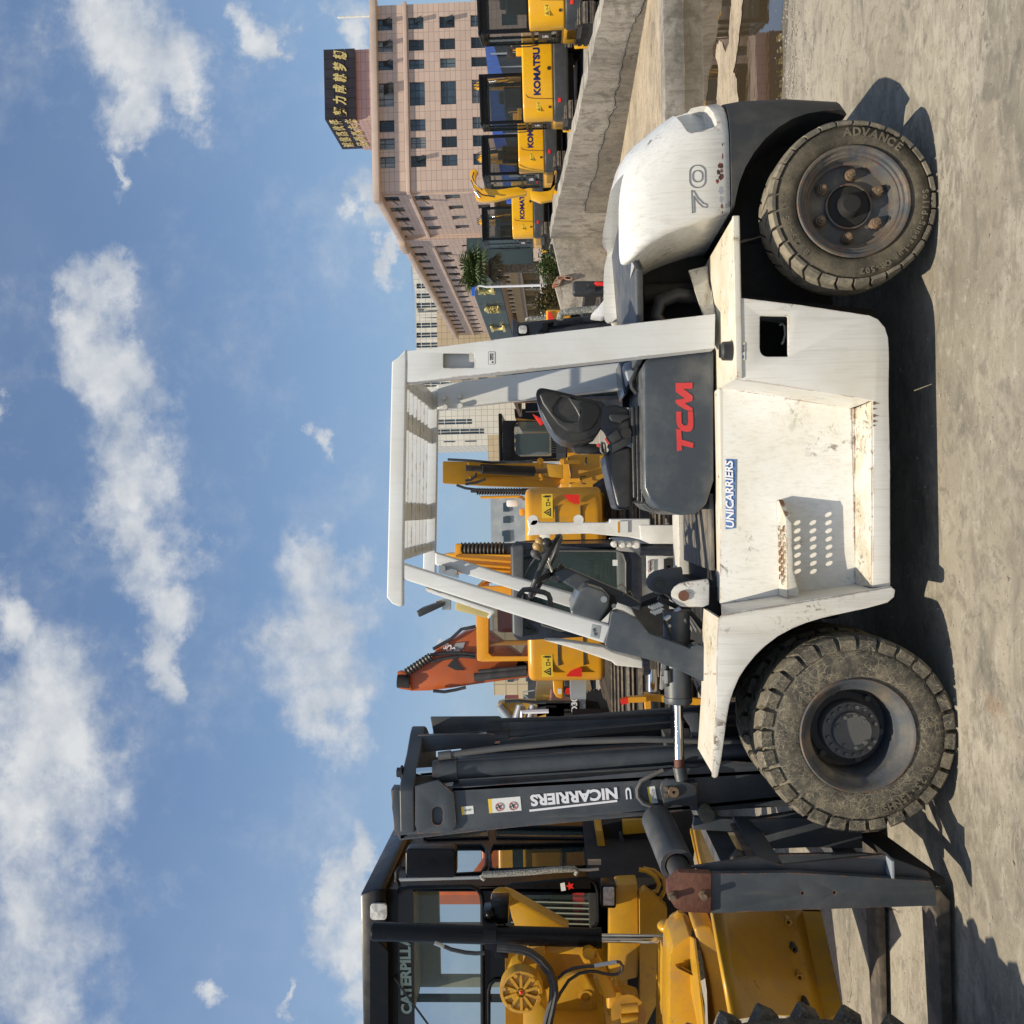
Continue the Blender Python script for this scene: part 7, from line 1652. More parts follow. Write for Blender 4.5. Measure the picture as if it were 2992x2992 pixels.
# ---- small machines further left, between loader and mast
v = w('R', 800, 230, 19.0)
s1 = thing('small_yellow_digger', (v.x, 19, 0), 'small rounded yellow digger tail peeping out left of the amber counterweight', 'excavator')
MB().xz(ws('R', 19.0, [(742, 130), (750, 250), (780, 300), (830, 316), (850, 300), (852, 130)]), 19.8).build('engine_hood', M['amber'], s1, bevel=0.06, seg=3)
MB().xz(ws('R', 18.95, [(855, 130), (855, 300), (930, 305), (950, 250), (950, 130)]), 19.7).build('counterweight', M['plastic'], s1, bevel=0.03)
MB().xz(ws('R', 18.97, [(955, 200), (955, 320), (1040, 300), (1050, 200)]), 19.6).build('side_plate', M['amber'], s1, bevel=0.03)
MB().xz(ws('R', 18.9, [(790, 215), (830, 215), (830, 270), (790, 270)]), 18.95).build('label', M['sticker'], s1); MB().cyl(w('R', 900, 240, 18.9), w('R', 900, 240, 18.96), 0.07, n=12).build('reflector', M['redl'], s1)
track_unit(s1, v.x, 0.5, 19, 21.4, 0.7)
v = w('R', 850, 430, 21.0)
s2 = thing('faded_orange_digger', (v.x, 21, 0), 'faded orange digger with slotted engine doors right beside the mast', 'excavator')
MB().xz(ws('R', 21.0, [(715, 345), (735, 335), (1000, 338), (1005, 520), (960, 620), (700, 620)]), 22.5).build('engine_hood', M['brown'], s2, bevel=0.05, seg=3)
mb = MB()
for i in range(6):
    for j in range(2): mb.box(w('R', 765+105*j, 365+24*i, 20.97), (0.13, 0.03, 0.40))
mb.build('vent_slot', M['under'], s2)
MB().xz(ws('R', 20.95, [(915, 380), (925, 350), (1000, 350), (1000, 500), (958, 500)]), 20.98).build('dark_panel', M['ink'], s2)
text('lettering', 'D300LC', M['wlet'], s2, w('R', 990, 450, 20.9), (1, 0, 0), (0, 0, 1), 0.65, 0.13, 0.03, 0, 0.01)
MB().xz(ws('R', 20.98, [(1005, 345), (1040, 325), (1075, 350), (1078, 520), (1005, 520)]), 21.6).build('counterweight', M['grey'], s2, bevel=0.04)
track_unit(s2, v.x-0.4, 0.6, 20.8, 24, 0.95)
MB().xz(ws('R', 21.2, [(1085, 330), (1085, 500), (1250, 500), (1200, 350)]), 22.0).build('chassis', M['under'], s2)
for dx in (400, 530):
    MB().cyl(w('R', dx+20, 380, 21), w('R', dx-10, 520, 21.0), 0.10, 0.14, n=10).build('exhaust_stack', M['zinc'], s2)
MB().tube(ws('R', 20.9, [(430, 520), (430, 450), (540, 445), (700, 440)]), 0.05, 6).build('hand_rail', M['wlet'], s2)
v = w('R', 400, 430, 26)
s3 = thing('dusty_yellow_digger', (v.x, 26, 0), 'dusty yellow digger boom with a silver cylinder left of the cream building', 'excavator')
MB().xz(ws('R', 26.0, [(185, 368), (250, 352), (340, 348), (720, 348), (720, 470), (560, 520), (330, 540), (300, 440), (240, 400), (190, 392)]), 26.5).build('boom', M['cat'], s3, bevel=0.03)
MB().cyl(w('R', 200, 385, 25.9), w('R', 310, 520, 25.9), 0.10, n=12).build('cylinder', M['grey'], s3)
MB().tube(ws('R', 25.9, [(260, 345), (400, 338), (560, 352), (700, 350)]), 0.05, 6).tube(ws('R', 25.9, [(570, 425), (640, 405), (715, 398)]), 0.04, 6).build('hose', M['plastic'], s3)
MB().box((v.x-0.8, 27.5, 1.5), (2.4, 3, 1.6)).build('body', M['cat'], s3, bevel=0.05)
# dark canopy structure behind them
v = w('R', 650, 250, 40)
dc = thing('dark_awning', (v.x, 40, 0), 'dark open-sided awning on thin poles beyond the small diggers', 'awning')
MB().box((v.x-2.5, 42, w('R', 580, 200, 40).z), (9, 5, 0.2)).build('roof', MSH, dc); MB().box((v.x-2.5, 44, w('R', 700, 200, 40).z-0.6), (9, 0.2, 3.2)).build('back', MSH, dc)
for i in range(4): MB().cyl((v.x-6+2.6*i, 39.8, 0), (v.x-6+2.6*i, 39.8, w('R', 580, 200, 40).z), 0.07, n=8).build('pole', M['grey'], dc)
mb = MB(); mb.bar(w('R', 440, 250, 39.5), w('R', 560, 230, 39.5), 0.05, 0.05).bar(w('R', 440, 270, 39.5), w('R', 520, 340, 39.5), 0.05, 0.05); mb.build('strut', M['zinc'], dc)

# ---- dark blue cab behind the right legs
NY = 7.2
nc = thing('navy_cab_loader', (1.15, NY+0.6, 0), 'navy loader cab with a square work lamp behind the rear guard leg', 'loader')
cabn = sub('cab', nc)
MB().xz(ws('O', NY, [(708, 1118), (750, 1118), (775, 1150), (830, 1165), (1930, 1060), (2080, 1050), (2080, 1500), (708, 1500)]), NY+0.08).build('cab_side', M['navy'], cabn, bevel=0.01)
MB().xz(ws('O', NY-0.035, [(1240, 1228), (1932, 1140), (2060, 1130), (2060, 1142), (1932, 1152), (1240, 1242)]), NY-0.005).build('rub_strip', M['black'], cabn, bevel=0.004)
MB().tube(ws('O', NY-0.02, [(1050, 1360), (1090, 1290), (1150, 1240), (1240, 1232)]), 0.012, 6).build('door_trim', M['plastic'], cabn)
MB().xz(ws('O', NY-0.10, [(1130, 1180), (1290, 1150), (1295, 1165), (1220, 1190), (1222, 1270), (1200, 1290), (1140, 1290)]), NY-0.01).build('hinge', M['black'], cabn, bevel=0.006)
MB().xz(ws('O', NY-0.08, rrect(780, 938, 1195, 1340, 30, 4)), NY).build('lamp_housing', M['black'], cabn, bevel=0.006)
MB().xz(ws('O', NY-0.085, rrect(800, 915, 1212, 1325, 30, 4)), NY-0.08).build('lamp_lens', M['lamp'], cabn, bevel=0.002)
a, b = w('B', 975, 1005, NY), w('B', 975, 850, NY)
MB().xz(ws('B', NY, [(960, 1130), (960, 700), (985, 700), (985, 1130)]), NY+1.3).build('cab_roof', M['black'], cabn)
hh = [(1098, 1120), (1098, 940), (1115, 930), (1700, 905), (1700, 1100)]
MB().xz(ws('B', NY+0.02, [(985, 1150), (985, 850), (1720, 780), (1720, 1120)]), NY+0.08, [ws('B', NY+0.02, [(1098, 1130), (1098, 930), (1115, 915), (1700, 860), (1700, 1100)])]).build('cab_frame', M['navy'], cabn)
MB().xz(ws('B', NY+0.05, [(1098, 1130), (1098, 930), (1115, 915), (1700, 860), (1700, 1100)]), NY+0.055).build('cab_glass', M['glassd'], cabn)
MB().box(((w('B', 1400, 1090, NY).x+w('B', 1400, 560, NY).x)/2, NY+1.2, 1.4), (w('B', 1400, 560, NY).x-w('B', 1400, 1090, NY).x, 0.05, 1.0)).build('cab_back', M['navy'], cabn)
for i in range(3): MB().tube(ws('B', NY+0.6, [(1560+30*i, 990), (1620+20*i, 950), (1700+10*i, 870+14*i)]), 0.012, 6).build('inner_bar', M['plastic'], cabn)
MB().box((w('B', 1400, 850, NY).x+.1, NY+0.7, 0.75), (0.9, 1.4, 0.5)).build('body', M['white_plain'], nc, bevel=0.03)
track_unit(nc, w('B', 1500, 480, NY+1.0).x, 0.45, NY-0.2, NY+2.2, 0.8)
fr_ = [(1380, 1130), (1385, 1070), (1410, 1045), (1500, 1020), (1650, 1000), (1800, 985), (1930, 975)]
MB().tube(ws('O', NY-0.15, fr_), 0.026, 10).build('foam_rail', M['foam'], nc)
MB().tube(ws('O', NY+0.3, [(1180, 1120), (1120, 1115), (960, 1118), (918, 1130), (925, 1150)]), 0.02, 8).build('foam_rail', M['foam'], nc)
MB().xz(ws('B', NY-0.2, [(1510, 530), (1560, 480), (1640, 380), (1645, 520), (1600, 545)]), NY).build('white_arm', M['bag'], nc, bevel=0.02)
# round track drum beside it, and the orange machine
v = w('B', 1500, 485, 9.5)
dr = thing('crawler_track', (v.x, 9.5, 0), 'brown ribbed crawler track end standing on the left of the black mirror', 'track')
track_unit(dr, v.x, 0.52, 9.5, 12.5, 1.12)
v = w('B', 1290, 525, 14)
om = thing('orange_machine', (v.x, 14, 0), 'orange machine tail with red stripes just left of the bushes', 'machine')
MB().xz(ws('O', 14, rrect(1185, 1535, 985, 1300, 30, 5)), 14.8).build('tail', M['amber'], om, bevel=0.04, seg=3)
for pts_ in ([(1215, 1020), (1250, 1025), (1280, 1080), (1290, 1150), (1215, 1150)], [(1425, 988), (1465, 988), (1470, 1020), (1425, 1015)]):
    MB().xz(ws('O', 13.97, pts_), 14.0).build('stripe', M['redl'], om)
MB().box((v.x-0.4, 15, 0.6), (1.6, 2, 1.1)).build('chassis', M['under'], om)
# black mirror on its stem
mr = thing('machine_mirror', (w('S', 0, 330, 5.9).x, 5.9, 1.3), 'long black mirror with a scrap of red plastic beyond the white counterweight', 'mirror')
MB().xz(ws('O', 5.9, rrect(1562, 2075, 578, 770, 45, 5)), 5.99).build('housing', M['plastic'], mr, bevel=0.02, seg=4, smooth=60)
MB().xz(ws('O', 5.885, rrect(1790, 1880, 665, 738, 8, 3)), 5.90).build('bracket', M['plastic'], mr, bevel=0.004)
MB().tube(ws('O', 5.88, [(1780, 630), (1782, 670), (1890, 665), (2060, 655)]), 0.005, 5).build('seam', M['ink'], mr)
MB().xz(ws('O', 5.87, [(1860, 612), (1885, 585), (1935, 588), (2060, 600), (2060, 650), (1900, 650), (1880, 635)]), 5.885).build('red_wrap', M['redl'], mr, bevel=0.008)
MB().cyl(w('O', 2060, 680, 5.95), (w('O', 2060, 680, 5.95).x, 5.95, 0.0), 0.02, n=8).build('stem', M['plastic'], mr)
# ================================================================== THE GRADER
def WXp(t, x, yy, xp):                     # point of the picture on the plane x = xp
    o = ZO[t]; d = ray(o[0]+x/o[2], o[1]+yy/o[2]); return CP+d*(xp/d.x)
gr = thing('motor_grader', (-3.75, 7.5, 0), 'yellow motor grader with a tall black windowed cab, standing at the left behind the forks', 'grader')
cabg = sub('cab', gr)
CYf = 7.5; CX = -2.99; CXL = -4.55
zr0, zr1 = w('I', 122, 1400, CYf).z, w('I', 268, 1400, CYf).z
def I3(y, pts_): return ws('I', y, pts_)
# roof: slab with sloped side
rfz = zr0
MB().loft([[(CXL-.05, CYf-0.12, zr1), (CX+.05, CYf-0.12, zr1), (CX+.05, CYf+1.55, zr1), (CXL-.05, CYf+1.55, zr1)], [(CXL-.05, CYf-0.14, zr1+0.06), (CX+.06, CYf-0.14, zr1+0.06), (CX+.06, CYf+1.6, zr1+0.06), (CXL-.05, CYf+1.6, zr1+0.06)], [(CXL+.02, CYf-0.10, rfz), (CX, CYf-0.10, rfz), (CX, CYf+1.5, rfz), (CXL+.02, CYf+1.5, rfz)]]).build('roof', M['black'], cabg, bevel=0.02, seg=2)
MB().xz(ws('L', CYf-0.145, [(170, 1150), (270, 1250), (270, 2200), (100, 2200), (100, 1150)]), CYf-0.135).build('roof_front_trim', M['black'], cabg)
# front wall with its windows
hl = [ws('L', CYf, [(372, 700), (400, 665), (470, 648), (1040, 636), (1110, 660), (1148, 720), (1158, 800), (1160, 2300), (360, 2300), (358, 800)]),
      ws('M', CYf, [(-420, 700), (-400, 650), (-330, 625), (380, 560), (420, 580), (455, 620), (475, 700), (478, 960), (455, 1010), (420, 1030), (-330, 1060), (-400, 1030), (-420, 980)]),
      ws('L', CYf, [(1215, 1620), (1230, 1560), (1270, 1520), (1340, 1515), (1640, 1520), (1640, 2300), (1215, 2300)])]
zbot = w('I', 1600, 1200, CYf).z
MB().extr([(CXL, CYf, zbot), (CX, CYf, zbot), (CX, CYf, zr1+0.02), (CXL, CYf, zr1+0.02)], (0, 0.05, 0), hl).build('front_frame', M['black'], cabg, smooth=0)
gv = lambda y, a, b, c, d: MB().quad((a, y, c), (b, y, c), (b, y, d), (a, y, d))
gv(CYf+0.03, CXL+.05, CX-.06, zbot+.05, zr1-0.05).build('windscreen', M['glass'], cabg, smooth=0)
for (t, pp) in (('L', [(372, 700), (400, 665), (470, 648), (1040, 636), (1110, 660), (1148, 720), (1158, 800), (1160, 2000)]), ('M', [(-420, 980), (-420, 700), (-400, 650), (-330, 625), (380, 560), (420, 580), (455, 620), (475, 700), (478, 960), (455, 1010), (420, 1030)]), ('L', [(1215, 2100), (1215, 1620), (1230, 1560), (1270, 1520), (1340, 1515), (1600, 1520)])):
    MB().tube(ws(t, CYf-0.008, pp), 0.017, 8).build('window_seal', M['black'], cabg)
# near side wall: plane x = CX, three bays
def side_poly(pts_): return [WXp('I', a, b, CX) for a, b in pts_]
zA, zB = zbot, zr1+0.02
yE = 9.05
bays = []
def yz(a, b): v = WXp('I', a, b, CX); return v
h1 = [(372, 1090), (400, 945), (560, 922), (790, 920), (822, 945), (818, 1040), (790, 1078), (640, 1085)]
h2 = [(845, 1050), (838, 960), (860, 920), (1390, 905), (1418, 930), (1440, 1020), (1425, 1040), (870, 1060)]
h3 = [(470, 880), (500, 850), (800, 800), (830, 800), (830, 876), (480, 886)]
h4 = [(880, 874), (870, 810), (1390, 815), (1425, 835), (1430, 862), (1400, 880)]
hs = []
for h_ in (h1, h2, h3, h4):
    hs.append([yz(a, b) for a, b in h_])
c0, c1 = Vector((CX, CYf+0.05, zB)), Vector((CX, yE, zB))
MB().extr([(CX, CYf+.05, zA-.0), (CX, yE+.3, zA), (CX, yE+.3, zB), (CX, CYf+.05, zB)], (-0.04, 0, 0), hs).build('door_side', M['black'], cabg, smooth=0)
MB().quad((CX-.025, CYf+.1, zA+.05), (CX-.025, yE+.2, zA+.05), (CX-.025, yE+.2, zB-.05), (CX-.025, CYf+.1, zB-.05)).build('side_glass', M['glass'], cabg, smooth=0)
for h_ in (h1, h2, h3, h4):
    MB().tube([yz(a, b)+Vector((0.006, 0, 0)) for a, b in h_], 0.016, 6, closed=True).build('window_seal', M['black'], cabg)
# rear wall and its posts in pale paint, roof lining
pale = material('pale_green_lining', (0.28, 0.30, 0.23), 0.6, col2=(0.22, 0.24, 0.18), mixs=3)
hr = []
for (a, b) in ((-4.45, -4.05), (-3.95, -3.2)):
    for (c, d) in ((zA+0.15, zA+0.85), (zA+0.95, zB-0.22)): hr.append([(a, yE, c), (b, yE, c), (b, yE, d), (a, yE, d)])
MB().extr([(CXL, yE, zA), (CX-.06, yE, zA), (CX-.06, yE, zB), (CXL, yE, zB)], (0, 0.06, 0), hr).build('rear_frame', pale, cabg, smooth=0)
MB().box(((CXL+CX)/2, (CYf+yE)/2, zr1+0.0), (CX-CXL-.1, yE-CYf-.1, 0.04)).build('roof_lining', pale, cabg)
MB().box((CXL, (CYf+yE)/2, (zA+zB)/2-0.8), (0.04, yE-CYf, 0.9)).build('left_wall', M['black'], cabg)
MB().box((CXL, CYf+.2, 2.3), (0.04, 0.08, 1.7)).box((CXL, yE-.2, 2.3), (0.04, 0.08, 1.7)).build('left_post', M['black'], cabg)
MB().box((-3.7, CYf+0.95, zA+0.25), (0.6, 0.55, 0.5)).box((-3.7, CYf+1.2, zA+0.85), (0.55, 0.14, 0.75)).build('seat', M['vinyl'], cabg, bevel=0.05, seg=3)
MB().box((-3.45, CYf+0.32, zA+0.30), (0.75, 0.18, 0.55)).build('console', M['under'], cabg, bevel=0.02)
MB().xz(ws('M', CYf+0.20, [(235, 700), (345, 695), (345, 1020), (245, 1025)]), CYf+0.22).build('red_panel', M['red'], cabg)
for b_ in (725, 800, 890, 960):
    v = w('M', 372, b_, CYf+0.2); MB().cyl(v, v+Vector((0, -0.03, 0)), 0.032, n=14).build('gauge', M['hub'], cabg)
MB().xz(ws('M', CYf+0.15, [(425, 600), (448, 600), (460, 1020), (430, 1025)]), CYf+0.16).build('red_sill', M['red'], cabg)
MB().tube([(-3.55+0.22*math.cos(t), CYf+0.36+0.08*math.sin(t), zA+0.78+0.2*math.sin(t)) for t in [i*math.pi/12 for i in range(24)]], 0.014, 6, closed=True).build('steering_wheel', M['plastic'], cabg)
for i, b_ in enumerate((1237, 1268, 1298, 1328, 1357)):
    MB().bar(w('I', 960, b_-4, CYf+0.015), w('I', 1425, b_+8, CYf+0.015), 0.004, 0.010, up=(0, 0, 1)).build('heater_line', pale, cabg)
MB().xz(ws('M', CYf-0.002, [(118, 610), (160, 600), (172, 675), (128, 682)]), CYf).build('window_label', M['sticker'], cabg)
sc_ = w('M', 212, 635, CYf-0.004)
MB().xz([sc_+Vector((0.036*(1 if i % 2 == 0 else 0.45)*math.sin(math.pi*i/5), 0, 0.036*(1 if i % 2 == 0 else 0.45)*math.cos(math.pi*i/5))) for i in range(10)], sc_.y+0.003).build('red_star', M['redl'], cabg)
# maker's name along the top of the windscreen, dark band behind
MB().xz(ws('L', CYf+0.012, [(362, 640), (362, 2300), (525, 2300), (505, 640)]), CYf+0.018).build('sun_strip', M['ink'], cabg)
pA = w('L', 498, 1838, CYf-0.0); pB = w('L', 480, 1105, CYf)
MLT = material('pale_teal_lettering', (0.30, 0.42, 0.38), 0.5)
text('lettering', 'CATERPILLAR', MLT, cabg, (pA.x, CYf+0.004, pA.z), (1, 0, (pB.z-pA.z)/(pB.x-pA.x)), (0, 0, 1), (pB.x-pA.x)*1.12, w('L', 392, 1500, CYf).z-w('L', 498, 1500, CYf).z, 0.045, 0, 0.003)
# lamp in the roof corner, wiper
MB().xz(ws('L', CYf-0.165, rrect(100, 258, 800, 955, 35, 5)), CYf-0.14).build('roof_lamp', M['lamp'], cabg, bevel=0.006)
MB().bar(w('L', 330, 1500, CYf-0.03), w('L', 650, 1940, CYf-0.03), 0.012, 0.012).build('wiper', M['plastic'], cabg)
# mirror, foam-wrapped rail
MB().xz(ws('J', 7.2, rrect(430, 912, 1612, 1888, 50, 6)), 7.32).build('mirror', M['black'], gr, bevel=0.02, seg=4, smooth=60)
MB().tube(ws('J', 7.25, [(470, 1830), (430, 1800), (380, 1790), (350, 1830), (350, 1900), (375, 1960)]), 0.018, 8).build('mirror_arm', M['black'], gr)
MB().bar(w('L', 330, 575, 7.35), w('L', 1130, 553, 7.35), 0.02, 0.02).build('rain_gutter', M['grey'], gr)
MB().tube(ws('I', 7.3, [(812, 1108), (790, 1090), (800, 1082), (900, 1078), (1060, 1068), (1200, 1055), (1320, 1050), (1340, 1060), (1328, 1085)]), [0.02]+[0.024]*6+[0.02, 0.018], 10).build('foam_rail', M['foam'], gr)
MB().tube(ws('I', 7.3, [(1330, 1055), (1400, 1056), (1460, 1050)]), 0.010, 6).box(w('I', 1435, 1010, 7.3), (0.03, 0.04, 0.1)).build('door_handle', M['zinc'], gr)
# work lamp under the cab corner
MB().xz(ws('M', 7.1, rrect(503, 643, 628, 842, 18, 3)), 7.25).build('work_lamp', M['black'], gr, bevel=0.01)
MB().xz(ws('M', 7.085, rrect(523, 628, 648, 818, 12, 3)), 7.10).build('lamp_lens', M['lamp'], gr, bevel=0.004)
# dark boxes below the cab, yellow body beyond
MB().box((-3.7, 8.3, (zA+0.55)/2+0.2), (1.6, 1.6, zA-0.4)).build('cab_base', M['under'], gr, bevel=0.02)
MB().xz(ws('K', 8.4, [(440, 1400), (940, 1300), (1350, 1250), (1400, 1480), (1350, 1900), (800, 1900), (440, 1900)]), 9.2).build('tank', M['under'], gr)
MB().xz(ws('K', 8.3, [(670, 1470), (700, 1465), (745, 1620), (1110, 1640), (1090, 1790), (735, 1760), (690, 1700)]), 8.38).build('battery_box', M['cwdark'], gr, bevel=0.01)
MB().xz(ws('K', 8.2, [(445, 1430), (520, 1440), (560, 1700), (500, 1850), (470, 1850), (470, 1600)]), 8.9).build('side_step', M['cat'], gr, bevel=0.02)
MB().xz(ws('K', 8.35, [(700, 1340), (930, 1330), (960, 1460), (710, 1480)]), 8.39).build('frame_plate', M['cat'], gr, bevel=0.01)
MB().box((-3.75, 11.2, 1.75), (1.25, 3.4, 1.1)).build('engine_hood', M['cat'], gr, bevel=0.05, seg=3)
teal = material('teal_band', (0.03, 0.07, 0.075), 0.5)
MB().box((-3.11, 11.2, 1.95), (0.02, 3.3, 0.34)).build('hood_band', teal, gr)
text('hood_lettering', 'B', M['ink'], gr, (-3.6, 9.48, 1.32), (1, 0, 0), (0, 0, 1), 0.30, 0.36, 0.03, 0, 0.01)
for sx in (-4.75, -2.95): 
    for yy_ in (10.4, 12.0):
        MB().lathe([(0.3, -.2), (.55, -.22), (.66, -.16), (.68, 0), (.66, .16), (.55, .22), (.3, .2)], (sx+0.0, yy_, 0.68), (1, 0, 0), 32, closed=True).build('rear_tyre', M['rubber'], gr)

# lift cylinder in front of the windscreen
cy_ = sub('lift_cylinder', gr)
LYc = 6.5
a, b, c_ = w('I', 178, 1405, LYc), w('I', 1475, 1443, LYc), w('I', 1862, 1449, LYc)
MB().cyl(a, b, 0.0625, n=32).cyl(a+(a-b).normalized()*0.012, a, 0.052, 0.0625, 32).cyl(b, b+(b-a).normalized()*-0.04, 0.068, n=32).build('barrel', M['black'], cy_)
MB().cyl(b, c_, 0.030, n=24).build('rod', M['chrome'], cy_)
MB().xz(ws('I', LYc-0.03, [(805, 1370), (880, 1368), (882, 1500), (940, 1505), (945, 1560), (870, 1562), (866, 1520), (810, 1510)]), LYc+0.08).build('trunnion', M['black'], cy_, bevel=0.008)
MB().cyl(w('I', 806, 1405, LYc), w('I', 880, 1407, LYc), 0.072, n=32).build('trunnion_ring', M['black'], cy_)
MB().xz(ws('I', LYc+0.05, [(843, 1232), (945, 1232), (945, 1360), (880, 1368), (808, 1360), (800, 1290), (850, 1285)]), LYc+0.2).build('trunnion_block', M['black'], cy_, bevel=0.01)
MB().sph(w('I', 838, 1306, LYc+0.02), 0.033).build('grease_cap', M['black'], cy_)
# ball joint at its foot
bj = w('M', 1215, 1100, LYc)
MB().sph(w('M', 1240, 1020, 6.3), 0.10, (1, 0.9, 0.85), 3).cyl(w('M', 1150, 1150, LYc), w('M', 1245, 1160, LYc), 0.065, n=20).cyl(w('M', 1240, 1150, 6.45), w('M', 1250, 1230, 6.45), 0.07, n=20).sph(w('M', 1140, 1010, 6.35), 0.07, (0.6, 1, 1.1), 3).build('ball_joint', M['cat'], gr, smooth=60)
mb = MB()
for i in range(6):
    a_ = i*math.pi/3; v = w('M', 1210, 1110, 6.38)+Vector((0.055*math.cos(a_), -0.02, 0.055*math.sin(a_))); mb.cyl(v, v+Vector((0, 0.03, 0)), 0.012, n=6)
mb.build('joint_bolt', M['cat'], gr)
MB().xz(ws('M', 6.2, [(1180, 930), (1230, 880), (1290, 905), (1270, 960)]), 6.24).xz(ws('M', 6.3, [(1400, 960), (1440, 940), (1500, 942), (1505, 955), (1410, 1010)]), 6.4).build('joint_ear', M['cat'], gr, bevel=0.006)
# drawbar: box beam with lit flange and gusset
MB().xz(ws('M', 5.9, [(1155, 1290), (1185, 1210), (1335, 1100), (1360, 1130), (1420, 1420), (1480, 1750), (1495, 2400), (1145, 2400), (1150, 1700)]), 6.3).build('drawbar', M['cat'], gr, bevel=0.008)
MB().extr([w('M', 1338, 1105, 5.9), w('M', 1375, 1130, 5.55), w('M', 1520, 2400, 5.3), w('M', 1500, 2400, 5.9), w('M', 1345, 1620, 5.9)], (0, 0, -0.012)).build('drawbar_flange', M['cat'], gr)
MB().extr([w('M', 1200, 1372, 5.88), w('M', 1225, 1395, 5.88), w('M', 1395, 1480, 5.72), w('M', 1360, 1440, 5.88)], (0, -0.02, 0.0)).extr([w('M', 1200, 1370, 5.9), w('M', 1360, 1440, 5.9), w('M', 1392, 1475, 5.72)], (0, 0, -0.012)).build('drawbar_gusset', M['cat'], gr)
arc_o = [(1375, 1030), (1470, 1005), (1545, 1005), (1600, 1130), (1680, 1400), (1740, 1750), (1770, 2400)]
arc_i = [(1590, 2400), (1570, 1850), (1530, 1550), (1470, 1290), (1400, 1120)]
MB().xz(ws('M', 5.55, arc_o+arc_i), 5.85).build('circle_frame', M['cat'], gr, bevel=0.02, seg=3)
MB().xz(ws('M', 6.35, [(1075, 1200), (1160, 1190), (1160, 2400), (1070, 2400)]), 6.7).build('gear_case', M['cat'], gr, bevel=0.01)
mb = MB()
for i in range(14): mb.box(w('M', 1120, 1830+38*i, 6.34), (0.012, 0.03, 0.03))
mb.build('gear_rib', M['cat'], gr)
# plates of the front frame, most given an added slope that puts them in shade
def lean(t, y0, pts_, k_=0.55):
    v_ = ws(t, y0, pts_); zt_ = max(q.z for q in v_)
    o_ = ZO[t]; return [W(o_[0]+p[0]/o_[2], o_[1]+p[1]/o_[2], y0+k_*(zt_-q.z)) for p, q in zip(pts_, v_)]
MB().extr(lean('M', 7.15, [(582, 720), (650, 625), (850, 615), (855, 1060), (870, 1190), (850, 1500), (575, 1560)], 0.0), (0, 0.2, 0)).build('frame_plate', M['cat'], gr, bevel=0.02)
MB().extr(lean('M', 7.1, [(862, 705), (920, 665), (1125, 838), (1128, 1040), (1085, 1300), (1060, 1680), (935, 1935), (890, 2400), (870, 2400), (866, 1200)]), (0, 0.1, 0)).build('frame_plate', M['cat'], gr, bevel=0.012)
MB().extr(lean('M', 7.0, [(-400, 1250), (570, 1190), (880, 1180), (885, 2400), (-400, 2400)]), (0, 0.1, 0)).build('frame_plate', M['cat'], gr, bevel=0.012)
MB().tube(ws('M', 7.3, [(860, 480), (930, 490), (1010, 540), (1050, 620), (1030, 680), (960, 700)]), 0.018, 8).tube(ws('M', 7.35, [(900, 470), (1000, 490), (1090, 560), (1110, 660), (1060, 750)]), 0.018, 8).build('coiled_hose', M['cat'], gr)
# upper arm behind the cylinder
MB().xz(ws('I', 6.85, [(868, 1228), (885, 1203), (925, 1195), (960, 1205), (1290, 1390), (1290, 1425), (1000, 1425), (965, 1330), (945, 1240)]), 7.0).cyl(w('I', 905, 1215, 6.8), w('I', 905, 1215, 7.05), 0.075, n=20).build('side_arm', M['cat'], gr, bevel=0.012)
# blade lift arms and the round cover
MB().xz(ws('I', 6.45, [(1058, 1490), (1155, 1488), (1155, 1545), (1110, 1600), (1080, 1690), (1020, 1850), (960, 1830), (1000, 1660), (1040, 1560)]), 6.6).build('lift_arm', M['cat'], gr, bevel=0.012)
MB().xz(ws('I', 6.5, [(1155, 1490), (1380, 1495), (1430, 1510), (1450, 1550), (1430, 1600), (1375, 1590), (1350, 1540), (1160, 1530)]), 6.62).build('bell_crank', M['cat'], gr, bevel=0.01)
MB().xz(ws('I', 6.45, [(1400, 1560), (1450, 1550), (1530, 1700), (1560, 1780), (1500, 1790), (1460, 1700)]), 6.55).build('bell_crank', M['cat'], gr, bevel=0.01)
v = w('I', 1403, 1532, 6.4); MB().cyl(v, v+Vector((0, 0.1, 0)), 0.042, n=24).build('crank_pin', M['cat'], gr)
dc_ = w('I', 1018, 1752, 6.15)
MB().lathe([(0, 0), (0.016, 0), (0.018, 0.012), (0.112, 0.012), (0.118, -0.004), (0.138, -0.002), (0.142, 0.02), (0.14, 0.10), (0, 0.10)], dc_, (0, 1, 0), 36).build('motor_cover', M['cat'], gr)
mb = MB()
for i in range(10):
    a_ = i*math.pi/5; d_ = Vector((math.cos(a_), 0, math.sin(a_))); mb.bar(dc_+d_*0.03, dc_+d_*0.115, 0.018, 0.012, up=(0, 1, 0))
mb.build('cover_rib', M['cat'], gr)
for i in range(6):
    a_ = i*math.pi/3+0.3; v = dc_+Vector((math.cos(a_)*0.115, -0.012, math.sin(a_)*0.115)); MB().cyl(v, v+Vector((0, 0.025, 0)), 0.014, n=6).build('cover_bolt', M['cat'], gr)
MB().sph(dc_, 0.012).build('red_plug', M['redl'], gr)
MB().xz(ws('I', 6.35, [(1000, 1560), (960, 1590), (935, 1650), (940, 1670), (1000, 1650), (1030, 1580)]), 6.45).build('cover_guard', M['cat'], gr, bevel=0.02)
MB().xz(ws('I', 6.25, [(1030, 1830), (1100, 1790), (1160, 1850), (1180, 2000), (1030, 2000)]), 6.5).build('motor_mount', M['cat'], gr, bevel=0.012)
